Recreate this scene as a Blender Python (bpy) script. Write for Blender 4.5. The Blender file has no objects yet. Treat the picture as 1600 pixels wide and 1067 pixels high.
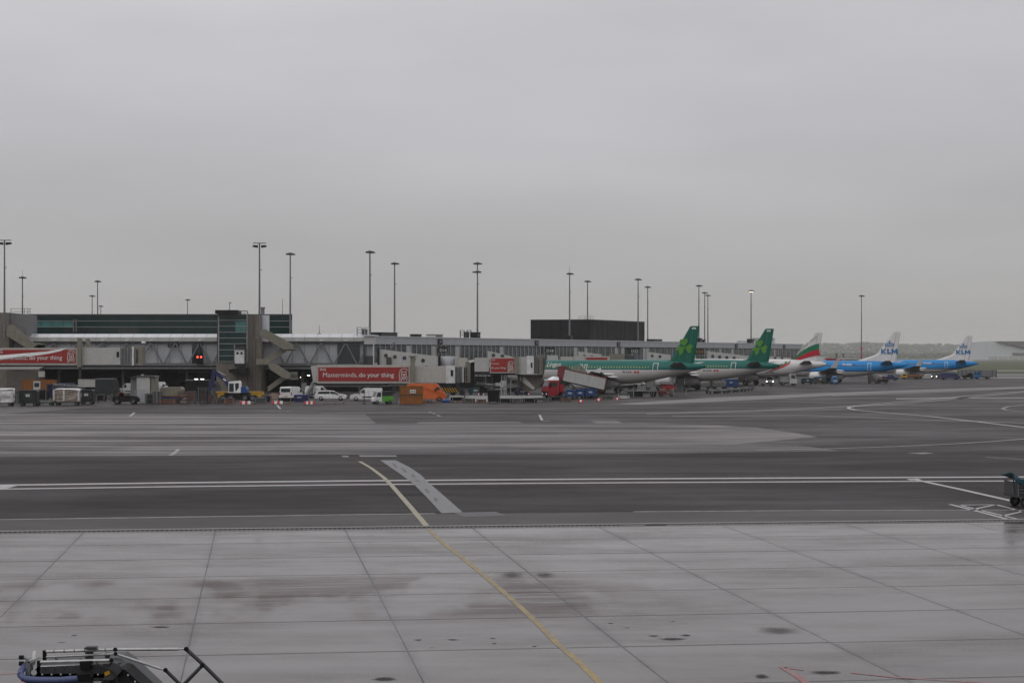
import bpy, math, random
from mathutils import Vector, Matrix
random.seed(7)
R = math.radians
sc = bpy.context.scene
COL = sc.collection

# ------------------------------------------------------------------ camera
H = 6.6            # eye height above the apron
F = 3000.0         # focal length in photo pixels (photo 1600 px wide)
HZ = 556.0         # horizon row
cam = bpy.data.cameras.new("camera"); cam_o = bpy.data.objects.new("camera", cam); COL.objects.link(cam_o)
cam_o.location = (0, 0, H); cam_o.rotation_euler = (R(90), 0, 0)
cam.sensor_fit = 'HORIZONTAL'; cam.sensor_width = 36.0; cam.lens = 36.0 * F / 1600.0
cam.shift_y = (HZ - 533.5) / 1600.0
cam.clip_start = 0.5; cam.clip_end = 20000
sc.camera = cam_o

# ------------------------------------------------------------------ sky, sun, exposure
SUN_EL, SUN_AZ = R(52), R(215)
w = bpy.data.worlds.new("World"); sc.world = w; w.use_nodes = True
nt = w.node_tree; nt.nodes.clear()
N = nt.nodes.new; L = nt.links.new
out = N('ShaderNodeOutputWorld'); bg = N('ShaderNodeBackground'); L(bg.outputs[0], out.inputs[0])
sky = N('ShaderNodeTexSky'); sky.sky_type = 'NISHITA'; sky.sun_disc = False
sky.sun_elevation = SUN_EL; sky.sun_rotation = SUN_AZ; sky.dust_density = 4; sky.altitude = 0
tc = N('ShaderNodeTexCoord'); sp = N('ShaderNodeSeparateXYZ'); L(tc.outputs['Generated'], sp.inputs[0])
# overcast deck: grey, a little brighter towards the zenith, soft uneven cloud base
mp = N('ShaderNodeMapping'); mp.inputs['Scale'].default_value = (2.0, 2.0, 9.0); L(tc.outputs['Generated'], mp.inputs[0])
nz = N('ShaderNodeTexNoise'); nz.inputs['Scale'].default_value = 1.6; nz.inputs['Detail'].default_value = 5; nz.inputs['Roughness'].default_value = 0.5
L(mp.outputs[0], nz.inputs['Vector'])
cl = N('ShaderNodeMapRange'); cl.inputs[1].default_value = 0.3; cl.inputs[2].default_value = 0.7; cl.inputs[3].default_value = 0.915; cl.inputs[4].default_value = 1.085
L(nz.outputs[0], cl.inputs[0])
gr = N('ShaderNodeMapRange'); gr.inputs[1].default_value = 0.0; gr.inputs[2].default_value = 0.40; gr.inputs[3].default_value = 1.0; gr.inputs[4].default_value = 2.08
L(sp.outputs[2], gr.inputs[0])
mu = N('ShaderNodeMath'); mu.operation = 'MULTIPLY'; L(cl.outputs[0], mu.inputs[0]); L(gr.outputs[0], mu.inputs[1])
gc = N('ShaderNodeMix'); gc.data_type = 'RGBA'; gc.blend_type = 'MULTIPLY'; gc.inputs[0].default_value = 1
tint = N('ShaderNodeMix'); tint.data_type = 'RGBA'; tint.inputs[6].default_value = (3.90, 3.84, 3.76, 1); tint.inputs[7].default_value = (3.86, 3.83, 4.00, 1)
tf = N('ShaderNodeMapRange'); tf.inputs[1].default_value = 0.0; tf.inputs[2].default_value = 0.11; L(sp.outputs[2], tf.inputs[0]); L(tf.outputs[0], tint.inputs[0]); L(tint.outputs[2], gc.inputs[6])
cmb = N('ShaderNodeCombineColor')
for i in range(3): L(mu.outputs[0], cmb.inputs[i])
L(cmb.outputs[0], gc.inputs[7])
mx = N('ShaderNodeMix'); mx.data_type = 'RGBA'; mx.inputs[0].default_value = 0.96
L(sky.outputs[0], mx.inputs[6]); L(gc.outputs[2], mx.inputs[7])
L(mx.outputs[2], bg.inputs[0]); bg.inputs[1].default_value = 0.10

sl = bpy.data.lights.new("sun", 'SUN'); sl.energy = 0.5; sl.angle = R(60); sl.color = (1, 0.98, 0.95)
so = bpy.data.objects.new("sun", sl); COL.objects.link(so); so.location = (0, 0, 60)
sd = Vector((math.sin(SUN_AZ) * math.cos(SUN_EL), math.cos(SUN_AZ) * math.cos(SUN_EL), math.sin(SUN_EL)))
so.rotation_euler = sd.to_track_quat('Z', 'Y').to_euler()

sc.view_settings.view_transform = 'Standard'; sc.view_settings.look = 'None'
sc.view_settings.exposure = 0.0; sc.view_settings.gamma = 1.0
sc.render.engine = 'CYCLES'
sc.cycles.use_denoising = True
sc.cycles.max_bounces = 6; sc.cycles.diffuse_bounces = 3; sc.cycles.glossy_bounces = 3; sc.cycles.volume_bounces = 1
sc.cycles.use_adaptive_sampling = True; sc.cycles.adaptive_threshold = 0.015

# ------------------------------------------------------------------ measuring helpers
def PX(x, D): return (x - 800.0) * D / F
def PZ(y, D): return H + (HZ - y) * D / F
def P(x, y, D): return (PX(x, D), D, PZ(y, D))
def GD(y): return H * F / (y - HZ)              # distance of a ground point seen on row y
def G(x, y, z=0.0):
    D = (H - z) * F / (y - HZ)
    return (PX(x, D), D, z)

# ------------------------------------------------------------------ materials
MATS = {}
def mat(name, col, rough=0.6, metal=0.0, var=0.18, scale=1.5, spec=0.4, emit=None, estr=0, coat=0.0, dirt=0.0, alpha=1.0):
    if name in MATS: return MATS[name]
    m = bpy.data.materials.new(name); m.use_nodes = True
    t = m.node_tree; b = t.nodes['Principled BSDF']
    b.inputs['Roughness'].default_value = rough; b.inputs['Metallic'].default_value = metal
    b.inputs['Specular IOR Level'].default_value = spec
    if coat: b.inputs['Coat Weight'].default_value = coat; b.inputs['Coat Roughness'].default_value = 0.15
    if emit:
        b.inputs['Emission Color'].default_value = (*emit, 1); b.inputs['Emission Strength'].default_value = estr
    tcn = t.nodes.new('ShaderNodeTexCoord')
    n = t.nodes.new('ShaderNodeTexNoise'); n.inputs['Scale'].default_value = scale; n.inputs['Detail'].default_value = 5; n.inputs['Roughness'].default_value = 0.65
    t.links.new(tcn.outputs['Object'], n.inputs['Vector'])
    r = t.nodes.new('ShaderNodeMix'); r.data_type = 'RGBA'
    r.inputs[6].default_value = (*[c * (1 - var) for c in col], 1)
    r.inputs[7].default_value = (*[min(1, c * (1 + var)) for c in col], 1)
    mr = t.nodes.new('ShaderNodeMapRange'); mr.inputs[1].default_value = 0.3; mr.inputs[2].default_value = 0.7
    t.links.new(n.outputs[0], mr.inputs[0]); t.links.new(mr.outputs[0], r.inputs[0])
    last = r.outputs[2]
    if dirt:
        # grime runs: streaks stretched along the height
        mp_ = t.nodes.new('ShaderNodeMapping'); mp_.inputs['Scale'].default_value = (2.2, 2.2, 0.25)
        t.links.new(tcn.outputs['Object'], mp_.inputs[0])
        n2 = t.nodes.new('ShaderNodeTexNoise'); n2.inputs['Scale'].default_value = 1.4; n2.inputs['Detail'].default_value = 6
        t.links.new(mp_.outputs[0], n2.inputs['Vector'])
        m2 = t.nodes.new('ShaderNodeMapRange'); m2.inputs[1].default_value = 0.5; m2.inputs[2].default_value = 0.75; m2.inputs[3].default_value = 0; m2.inputs[4].default_value = dirt
        t.links.new(n2.outputs[0], m2.inputs[0])
        x2 = t.nodes.new('ShaderNodeMix'); x2.data_type = 'RGBA'; x2.inputs[7].default_value = (0.05, 0.045, 0.04, 1)
        t.links.new(m2.outputs[0], x2.inputs[0]); t.links.new(last, x2.inputs[6]); last = x2.outputs[2]
    t.links.new(last, b.inputs['Base Color'])
    rr = t.nodes.new('ShaderNodeMapRange'); rr.inputs[3].default_value = max(0.03, rough - 0.1); rr.inputs[4].default_value = min(1, rough + 0.1)
    t.links.new(n.outputs[0], rr.inputs[0]); t.links.new(rr.outputs[0], b.inputs['Roughness'])
    MATS[name] = m; return m

def ground_mat(name, dark, light, rough=(0.35, 0.6), spec=0.35, streak=0.0, streak_ang=0.12, big=0.03, fine=1.5, warm=None, rnd=0.0, streak_scale=0.6, bump=0.15, sheen=None):
    """Damp pavement: mottling at two sizes, traffic streaks along the lane, wet patches that are glossier."""
    m = bpy.data.materials.new(name); m.use_nodes = True
    t = m.node_tree; b = t.nodes['Principled BSDF']; N_ = t.nodes.new; K = t.links.new
    b.inputs['Specular IOR Level'].default_value = spec
    g = N_('ShaderNodeNewGeometry')
    def noise(scale3, sc_, det=6, rgh=0.6, rot=0.0):
        mp_ = N_('ShaderNodeMapping'); mp_.inputs['Scale'].default_value = scale3; mp_.inputs['Rotation'].default_value = (0, 0, rot)
        K(g.outputs['Position'], mp_.inputs[0])
        n_ = N_('ShaderNodeTexNoise'); n_.inputs['Scale'].default_value = sc_; n_.inputs['Detail'].default_value = det; n_.inputs['Roughness'].default_value = rgh
        K(mp_.outputs[0], n_.inputs['Vector']); return n_.outputs[0]
    def rng(s, a, b_, c, d):
        q = N_('ShaderNodeMapRange'); q.inputs[1].default_value = a; q.inputs[2].default_value = b_; q.inputs[3].default_value = c; q.inputs[4].default_value = d
        K(s, q.inputs[0]); return q.outputs[0]
    def math_(op, a, b_):
        q = N_('ShaderNodeMath'); q.operation = op
        for i, v in enumerate((a, b_)):
            if isinstance(v, (int, float)): q.inputs[i].default_value = v
            else: K(v, q.inputs[i])
        return q.outputs[0]
    A = noise((1, 1, 1), big, 5); B = noise((1, 1, 1), fine, 8, 0.7); C = noise((0.02, streak_scale, 1), 1.0, 6, 0.7, -streak_ang)
    f = math_('ADD', math_('MULTIPLY', rng(A, 0.3, 0.7, 0, 1), 0.45), math_('MULTIPLY', rng(B, 0.3, 0.7, 0, 1), 0.55 - 0.5 * streak if streak < 1 else 0.1))
    if streak: f = math_('ADD', f, math_('MULTIPLY', rng(C, 0.35, 0.65, -0.5, 0.5), streak))
    if rnd:
        oi = N_('ShaderNodeObjectInfo'); f = math_('ADD', f, math_('MULTIPLY', math_('SUBTRACT', oi.outputs['Random'], 0.5), rnd))
    x = N_('ShaderNodeMix'); x.data_type = 'RGBA'; x.clamp_factor = True
    x.inputs[6].default_value = (*dark, 1); x.inputs[7].default_value = (*light, 1); K(f, x.inputs[0])
    last = x.outputs[2]
    if warm:
        wn = noise((0.35, 0.16, 1), 0.5, 5, 0.6, -0.13); wf = rng(wn, 0.56, 0.72, 0, warm[3])
        x2 = N_('ShaderNodeMix'); x2.data_type = 'RGBA'; x2.inputs[7].default_value = (*warm[:3], 1); K(wf, x2.inputs[0]); K(last, x2.inputs[6]); last = x2.outputs[2]
    K(last, b.inputs['Base Color'])
    W = noise((0.5, 1.0, 1), 0.09 if big < 0.1 else 0.3, 6, 0.65, -0.13)
    ro = rng(math_('ADD', math_('MULTIPLY', W, 0.7), math_('MULTIPLY', C if streak else B, 0.3)), 0.38, 0.62, rough[0], rough[1])
    K(ro, b.inputs['Roughness'])
    if sheen:
        sv = rng(math_('ADD', math_('MULTIPLY', noise((0.10, 0.45, 1), 1.0, 6, 0.65, -0.13), 0.6), math_('MULTIPLY', noise((1, 1, 1), 0.12, 4), 0.4)), 0.36, 0.64, sheen[0], sheen[1]); K(sv, b.inputs['Specular IOR Level'])
    if bump:
        bn = N_('ShaderNodeBump'); bn.inputs['Strength'].default_value = bump; bn.inputs['Distance'].default_value = 0.01
        K(noise((1, 1, 1), 14.0, 4, 0.7), bn.inputs['Height']); K(bn.outputs[0], b.inputs['Normal'])
    MATS[name] = m; return m

def paint_mat(name, col, wear=0.35, under=(0.07, 0.066, 0.066), scale=2.0, rough=0.5):
    """Road paint worn through to the pavement in places."""
    m = bpy.data.materials.new(name); m.use_nodes = True; t = m.node_tree; b = t.nodes['Principled BSDF']; N_ = t.nodes.new; K = t.links.new
    b.inputs['Roughness'].default_value = rough; b.inputs['Specular IOR Level'].default_value = 0.3
    g = N_('ShaderNodeNewGeometry'); n = N_('ShaderNodeTexNoise'); n.inputs['Scale'].default_value = scale; n.inputs['Detail'].default_value = 8; n.inputs['Roughness'].default_value = 0.72
    K(g.outputs['Position'], n.inputs['Vector'])
    q = N_('ShaderNodeMapRange'); q.inputs[1].default_value = 0.38 + 0.0 * wear; q.inputs[2].default_value = 0.66; q.inputs[3].default_value = 0.0; q.inputs[4].default_value = min(1, wear * 2)
    K(n.outputs[0], q.inputs[0])
    x = N_('ShaderNodeMix'); x.data_type = 'RGBA'; x.inputs[6].default_value = (*col, 1); x.inputs[7].default_value = (*under, 1)
    K(q.outputs[0], x.inputs[0]); K(x.outputs[2], b.inputs['Base Color']); MATS[name] = m; return m

def M(n): return MATS[n]
# plain palette (real-world base colours)
mat('white_paint', (0.6, 0.6, 0.59), 0.4, dirt=0.25); mat('white_clean', (0.78, 0.78, 0.77), 0.3, var=0.05)
mat('grey_panel', (0.36, 0.37, 0.385), 0.5, dirt=0.12, var=0.08); mat('roof_panel', (0.52, 0.53, 0.54), 0.35, metal=0.2, var=0.1, dirt=0.1)
mat('light_grey', (0.41, 0.41, 0.39), 0.5, dirt=0.15, var=0.1); mat('mid_grey', (0.15, 0.15, 0.152), 0.6, dirt=0.2)
mat('dark_grey', (0.05, 0.05, 0.052), 0.6); mat('black', (0.008, 0.008, 0.0085), 0.6, spec=0.12); mat('rubber', (0.02, 0.02, 0.02), 0.85)
mat('beige_concrete', (0.155, 0.138, 0.115), 0.8, dirt=0.3); mat('beige_panel', (0.185, 0.172, 0.135), 0.6, dirt=0.2)
mat('beige_dark', (0.1, 0.088, 0.075), 0.8, dirt=0.3)
mat('cream_panel', (0.41, 0.39, 0.355), 0.5, dirt=0.18, var=0.08)
mat('glass_dark', (0.022, 0.028, 0.03), 0.08, spec=0.6, var=0.3); mat('glass_teal', (0.007, 0.03, 0.027), 0.15, spec=0.35, var=0.35, scale=0.3)
mat('glass_teal_lit', (0.05, 0.17, 0.155), 0.12, spec=0.6, var=0.3, scale=0.6); mat('glass_pier', (0.035, 0.042, 0.045), 0.12, spec=0.55, var=0.6, scale=0.45)  # paler teal: light behind the panes is put into the colour
mat('mullion', (0.27, 0.28, 0.28), 0.5); mat('steel_grey', (0.16, 0.165, 0.17), 0.45, metal=0.5); mat('steel_dark', (0.05, 0.053, 0.056), 0.5, metal=0.5)
mat('galv', (0.33, 0.34, 0.345), 0.4, metal=0.7, var=0.1); mat('black_clad', (0.012, 0.0125, 0.0135), 0.6, spec=0.12, var=0.25, scale=0.3)
mat('ad_red', (0.27, 0.018, 0.014), 0.45, var=0.08, scale=0.4); mat('ad_white', (0.62, 0.6, 0.58), 0.5, var=0.05)
mat('orange', (0.5, 0.095, 0.012), 0.4, dirt=0.15); mat('orange_dark', (0.24, 0.085, 0.012), 0.55, dirt=0.35)
mat('yellow', (0.45, 0.25, 0.012), 0.45, dirt=0.25); mat('red', (0.25, 0.008, 0.014), 0.4, dirt=0.15); mat('red_dark', (0.13, 0.008, 0.012), 0.45, dirt=0.25)
mat('blue', (0.012, 0.055, 0.19), 0.45, dirt=0.2); mat('navy', (0.01, 0.016, 0.075), 0.45, dirt=0.15); mat('teal_canvas', (0.008, 0.045, 0.065), 0.6, var=0.35, scale=2)
mat('sky_blue', (0.012, 0.11, 0.25), 0.4, dirt=0.1); mat('lime', (0.07, 0.27, 0.02), 0.4, dirt=0.1); mat('green_dark', (0.013, 0.017, 0.018), 0.5, dirt=0.2)
mat('rust', (0.11, 0.05, 0.035), 0.85, var=0.5, scale=4); mat('soil', (0.14, 0.10, 0.075), 0.95, var=0.4, scale=3); mat('gravel_load', (0.10, 0.11, 0.09), 0.95, var=0.5, scale=3)
mat('plastic_wrap', (0.5, 0.49, 0.48), 0.25, var=0.25, scale=3, coat=0.4); mat('cargo_brown', (0.22, 0.17, 0.14), 0.5, var=0.7, scale=4, coat=0.5)
mat('silver', (0.26, 0.26, 0.25), 0.4, metal=0.5, dirt=0.2, var=0.25); mat('wood', (0.20, 0.14, 0.09), 0.85, var=0.4, scale=5)
mat('alu_tube', (0.40, 0.40, 0.39), 0.42, metal=0.6, var=0.2, scale=9); mat('belt_black', (0.03, 0.031, 0.033), 0.7, var=0.3, scale=6); mat('hose_blue', (0.06, 0.075, 0.16), 0.5)
mat('kerb_white', (0.21, 0.20, 0.195), 0.7); mat('signal_red', (0.5, 0.02, 0.02), 0.5, emit=(1, 0.06, 0.03), estr=5); mat('lamp_white', (0.9, 0.9, 0.9), 0.4, emit=(1, 0.97, 0.9), estr=5)
mat('lamp_warm', (0.9, 0.9, 0.9), 0.4, emit=(1, 0.75, 0.5), estr=3); mat('sign_black', (0.012, 0.012, 0.012), 0.5); mat('sign_white', (0.7, 0.7, 0.68), 0.5, var=0.04)
mat('barrier_red', (0.42, 0.015, 0.022), 0.5, dirt=0.15); mat('shamrock_green', (0.075, 0.235, 0.03), 0.35, var=0.06)
mat('air_teal', (0.0, 0.155, 0.12), 0.3, var=0.08, scale=0.3, coat=0.3); mat('air_green', (0.0, 0.1, 0.066), 0.35, var=0.08, scale=0.3, spec=0.25)
mat('air_white', (0.6, 0.59, 0.58), 0.32, var=0.06, scale=0.4, coat=0.3); mat('air_grey', (0.2, 0.2, 0.205), 0.4, var=0.08, scale=0.5)
mat('air_blue', (0.005, 0.24, 0.60), 0.3, var=0.06, scale=0.3, coat=0.3); mat('air_navy', (0.004, 0.035, 0.17), 0.35, var=0.05)
mat('logo_blue', (0.0, 0.13, 0.36), 0.4, var=0.04); mat('stripe_green', (0.005, 0.15, 0.07), 0.35, var=0.05); mat('stripe_red', (0.40, 0.01, 0.025), 0.35, var=0.05)
mat('window_gold', (0.16, 0.24, 0.10), 0.3, var=0.1); mat('window_dark', (0.015, 0.02, 0.035), 0.15)
mat('hangar', (0.5, 0.52, 0.53), 0.6); mat('foliage_far', (0.05, 0.062, 0.04), 0.9, var=0.4, scale=0.05)
ground_mat('asphalt_mid', (0.030, 0.0255, 0.0245), (0.056, 0.049, 0.047), (0.36, 0.62), spec=0.05, streak=0.6, streak_ang=0.12, sheen=(0.012, 0.055))
ground_mat('asphalt_dark', (0.024, 0.0205, 0.020), (0.056, 0.048, 0.047), (0.45, 0.7), spec=0.05, streak=0.9, streak_ang=0.12, sheen=(0.015, 0.055))
ground_mat('asphalt_edge', (0.050, 0.044, 0.042), (0.088, 0.079, 0.076), (0.42, 0.62), spec=0.06, streak=0.5)
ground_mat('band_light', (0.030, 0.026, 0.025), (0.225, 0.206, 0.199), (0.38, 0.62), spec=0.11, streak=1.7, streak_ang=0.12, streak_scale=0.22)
ground_mat('concrete_wet', (0.075, 0.064, 0.060), (0.126, 0.110, 0.104), (0.06, 0.30), spec=0.14, streak=0.5, big=0.16, fine=1.1, rnd=0.4, bump=0.03, sheen=(0.05, 0.19))
def soil_slabs(m):
    t = m.node_tree; N_ = t.nodes.new; K = t.links.new; bs = t.nodes['Principled BSDF']; src = bs.inputs['Base Color'].links[0].from_socket
    def mr(sock, a, b_, c, d, smooth=True):
        q = N_('ShaderNodeMapRange'); q.interpolation_type = 'SMOOTHSTEP' if smooth else 'LINEAR'
        for i, v in enumerate((a, b_, c, d)): q.inputs[i + 1].default_value = v
        K(sock, q.inputs[0]); return q.outputs[0]
    def mul(a, b_):
        q = N_('ShaderNodeMath'); q.operation = 'MULTIPLY'; K(a, q.inputs[0]); K(b_, q.inputs[1]); return q.outputs[0]
    def over(base, col, f):
        x = N_('ShaderNodeMix'); x.data_type = 'RGBA'; x.inputs[7].default_value = (*col, 1); K(f, x.inputs[0]); K(base, x.inputs[6]); return x.outputs[2]
    g = N_('ShaderNodeNewGeometry'); mp_ = N_('ShaderNodeMapping'); mp_.vector_type = 'TEXTURE'; mp_.inputs['Rotation'].default_value = (0, 0, math.radians(7.6)); K(g.outputs['Position'], mp_.inputs[0])
    def nz_(scale3, sc_, off=0.0, det=7, rg=.7):
        q = N_('ShaderNodeMapping'); q.inputs['Scale'].default_value = scale3; q.inputs['Location'].default_value = (off, off * 1.7, off); K(mp_.outputs[0], q.inputs[0])
        n_ = N_('ShaderNodeTexNoise'); n_.inputs['Scale'].default_value = sc_; n_.inputs['Detail'].default_value = det; n_.inputs['Roughness'].default_value = rg; K(q.outputs[0], n_.inputs['Vector']); return n_.outputs[0]
    s_ = N_('ShaderNodeSeparateXYZ'); K(mp_.outputs[0], s_.inputs[0])
    # rubber and rust scuffs: broad patches broken into streaks along the wheel tracks, in the two middle slab rows
    band = mul(mr(s_.outputs[1], 46.5, 49.5, 0, 1), mr(s_.outputs[1], 56.5, 58.2, 1, 0)); lft = mr(s_.outputs[0], 7, 13, 1, .1)
    patch = mr(nz_((.46, .13, 1), 1.0, 4.4, 3, .5), .42, .58, 0, 1); strk = mr(nz_((.28, 3.2, 1), 1.0, 7.7), .30, .56, .25, 1)
    rmask = mul(mul(mul(band, lft), patch), mr(strk, 0, 1, 0, .8, False))
    c = over(src, (0.066, 0.038, 0.036), rmask)
    # faint dark damp streaks everywhere
    c = over(c, (0.045, 0.040, 0.040), mul(mr(nz_((.12, 1.1, 1), 1.0, 12.3), .56, .74, 0, .5), mr(nz_((.25, .25, 1), 1.0, 1.3, 3), .45, .65, 0, 1)))
    # grime along the slab edges
    tc_ = N_('ShaderNodeTexCoord'); so_ = N_('ShaderNodeSeparateXYZ'); K(tc_.outputs['Object'], so_.inputs[0])
    ab = N_('ShaderNodeMath'); ab.operation = 'ABSOLUTE'; K(so_.outputs[0], ab.inputs[0])
    c = over(c, (0.040, 0.036, 0.034), mul(mr(ab.outputs[0], 2.16, 2.42, 0, .9), mr(nz_((1, .35, 1), 1.2, 5.5), .36, .60, .0, 1)))
    K(c, bs.inputs['Base Color'])
    # scuffed and grimy places are matt, the rest keeps its wet sheen
    sp_ = bs.inputs['Specular IOR Level'].links[0].from_socket; inv = mr(rmask, 0, .7, 1, .12, False); K(mul(sp_, inv), bs.inputs['Specular IOR Level'])
soil_slabs(MATS['concrete_wet'])
ground_mat('grass', (0.065, 0.074, 0.042), (0.10, 0.108, 0.066), (0.9, 1.0), spec=0.1, streak=0.4, big=0.01, bump=0)
ground_mat('concrete_far', (0.13, 0.122, 0.118), (0.20, 0.19, 0.183), (0.5, 0.7), spec=0.2, streak=0.3)
paint_mat('paint_white', (0.40, 0.39, 0.385), 0.22); paint_mat('paint_white_worn', (0.25, 0.243, 0.24), 0.5, under=(0.07, 0.066, 0.065), scale=1.2)
paint_mat('paint_cream', (0.33, 0.295, 0.20), 0.35, under=(0.15, 0.135, 0.11), scale=1.6); paint_mat('paint_yellow', (0.30, 0.215, 0.07), 0.62, under=(0.13, 0.115, 0.10), scale=1.6); paint_mat('paint_grey', (0.165, 0.168, 0.172), 0.3, under=(0.085, 0.083, 0.083))
ground_mat('joint_fill', (0.03, 0.026, 0.025), (0.10, 0.088, 0.084), (0.3, 0.5), spec=0.12, big=0.4, fine=2.5, bump=0)
paint_mat('paint_red', (0.27, 0.075, 0.075), 0.5, under=(0.18, 0.16, 0.16), scale=1.5)
def stain_mat(name, col, strength, lo=.30, hi=.62):
    """A stain soaked into the pavement: ragged and feathered towards its edge."""
    m = bpy.data.materials.new(name); m.use_nodes = True; t = m.node_tree; b = t.nodes['Principled BSDF']; N_ = t.nodes.new; K = t.links.new
    b.inputs['Base Color'].default_value = (*col, 1); b.inputs['Roughness'].default_value = .5; b.inputs['Specular IOR Level'].default_value = .04
    c = N_('ShaderNodeTexCoord'); g = N_('ShaderNodeNewGeometry')
    v = N_('ShaderNodeVectorMath'); v.operation = 'SUBTRACT'; v.inputs[1].default_value = (.5, .5, 0); K(c.outputs['Generated'], v.inputs[0])
    ms = N_('ShaderNodeVectorMath'); ms.operation = 'MULTIPLY'; ms.inputs[1].default_value = (2, 2, 0); K(v.outputs[0], ms.inputs[0])
    ln = N_('ShaderNodeVectorMath'); ln.operation = 'LENGTH'; K(ms.outputs[0], ln.inputs[0])
    n = N_('ShaderNodeTexNoise'); n.inputs['Scale'].default_value = 2.6; n.inputs['Detail'].default_value = 9; n.inputs['Roughness'].default_value = .8; mpq = N_('ShaderNodeMapping'); mpq.inputs['Scale'].default_value = (1, 2.2, 1); K(g.outputs['Position'], mpq.inputs[0]); K(mpq.outputs[0], n.inputs['Vector'])
    fa = N_('ShaderNodeMapRange'); fa.interpolation_type = 'SMOOTHSTEP'; fa.inputs[1].default_value = .05; fa.inputs[2].default_value = .95; fa.inputs[3].default_value = 1; fa.inputs[4].default_value = 0; K(ln.outputs['Value'], fa.inputs[0])
    a = N_('ShaderNodeMath'); a.operation = 'MULTIPLY_ADD'; a.inputs[1].default_value = .42; K(fa.outputs[0], a.inputs[0]); K(n.outputs[0], a.inputs[2])
    q0 = N_('ShaderNodeMapRange'); q0.inputs[1].default_value = lo + .45; q0.inputs[2].default_value = hi + .45; q0.inputs[3].default_value = 0; q0.inputs[4].default_value = strength; K(a.outputs[0], q0.inputs[0])
    q = N_('ShaderNodeMath'); q.operation = 'MULTIPLY'; K(q0.outputs[0], q.inputs[0]); K(fa.outputs[0], q.inputs[1])
    K(q.outputs[0], b.inputs['Alpha']); MATS[name] = m
stain_mat('stain', (0.020, 0.018, 0.018), .9, .26, .40); stain_mat('stain_soft', (0.050, 0.042, 0.040), .6, .18, .5)
paint_mat('patch_dark', (0.045, 0.042, 0.043), 0.25, under=(0.08, 0.075, 0.075), scale=3.0)

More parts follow.
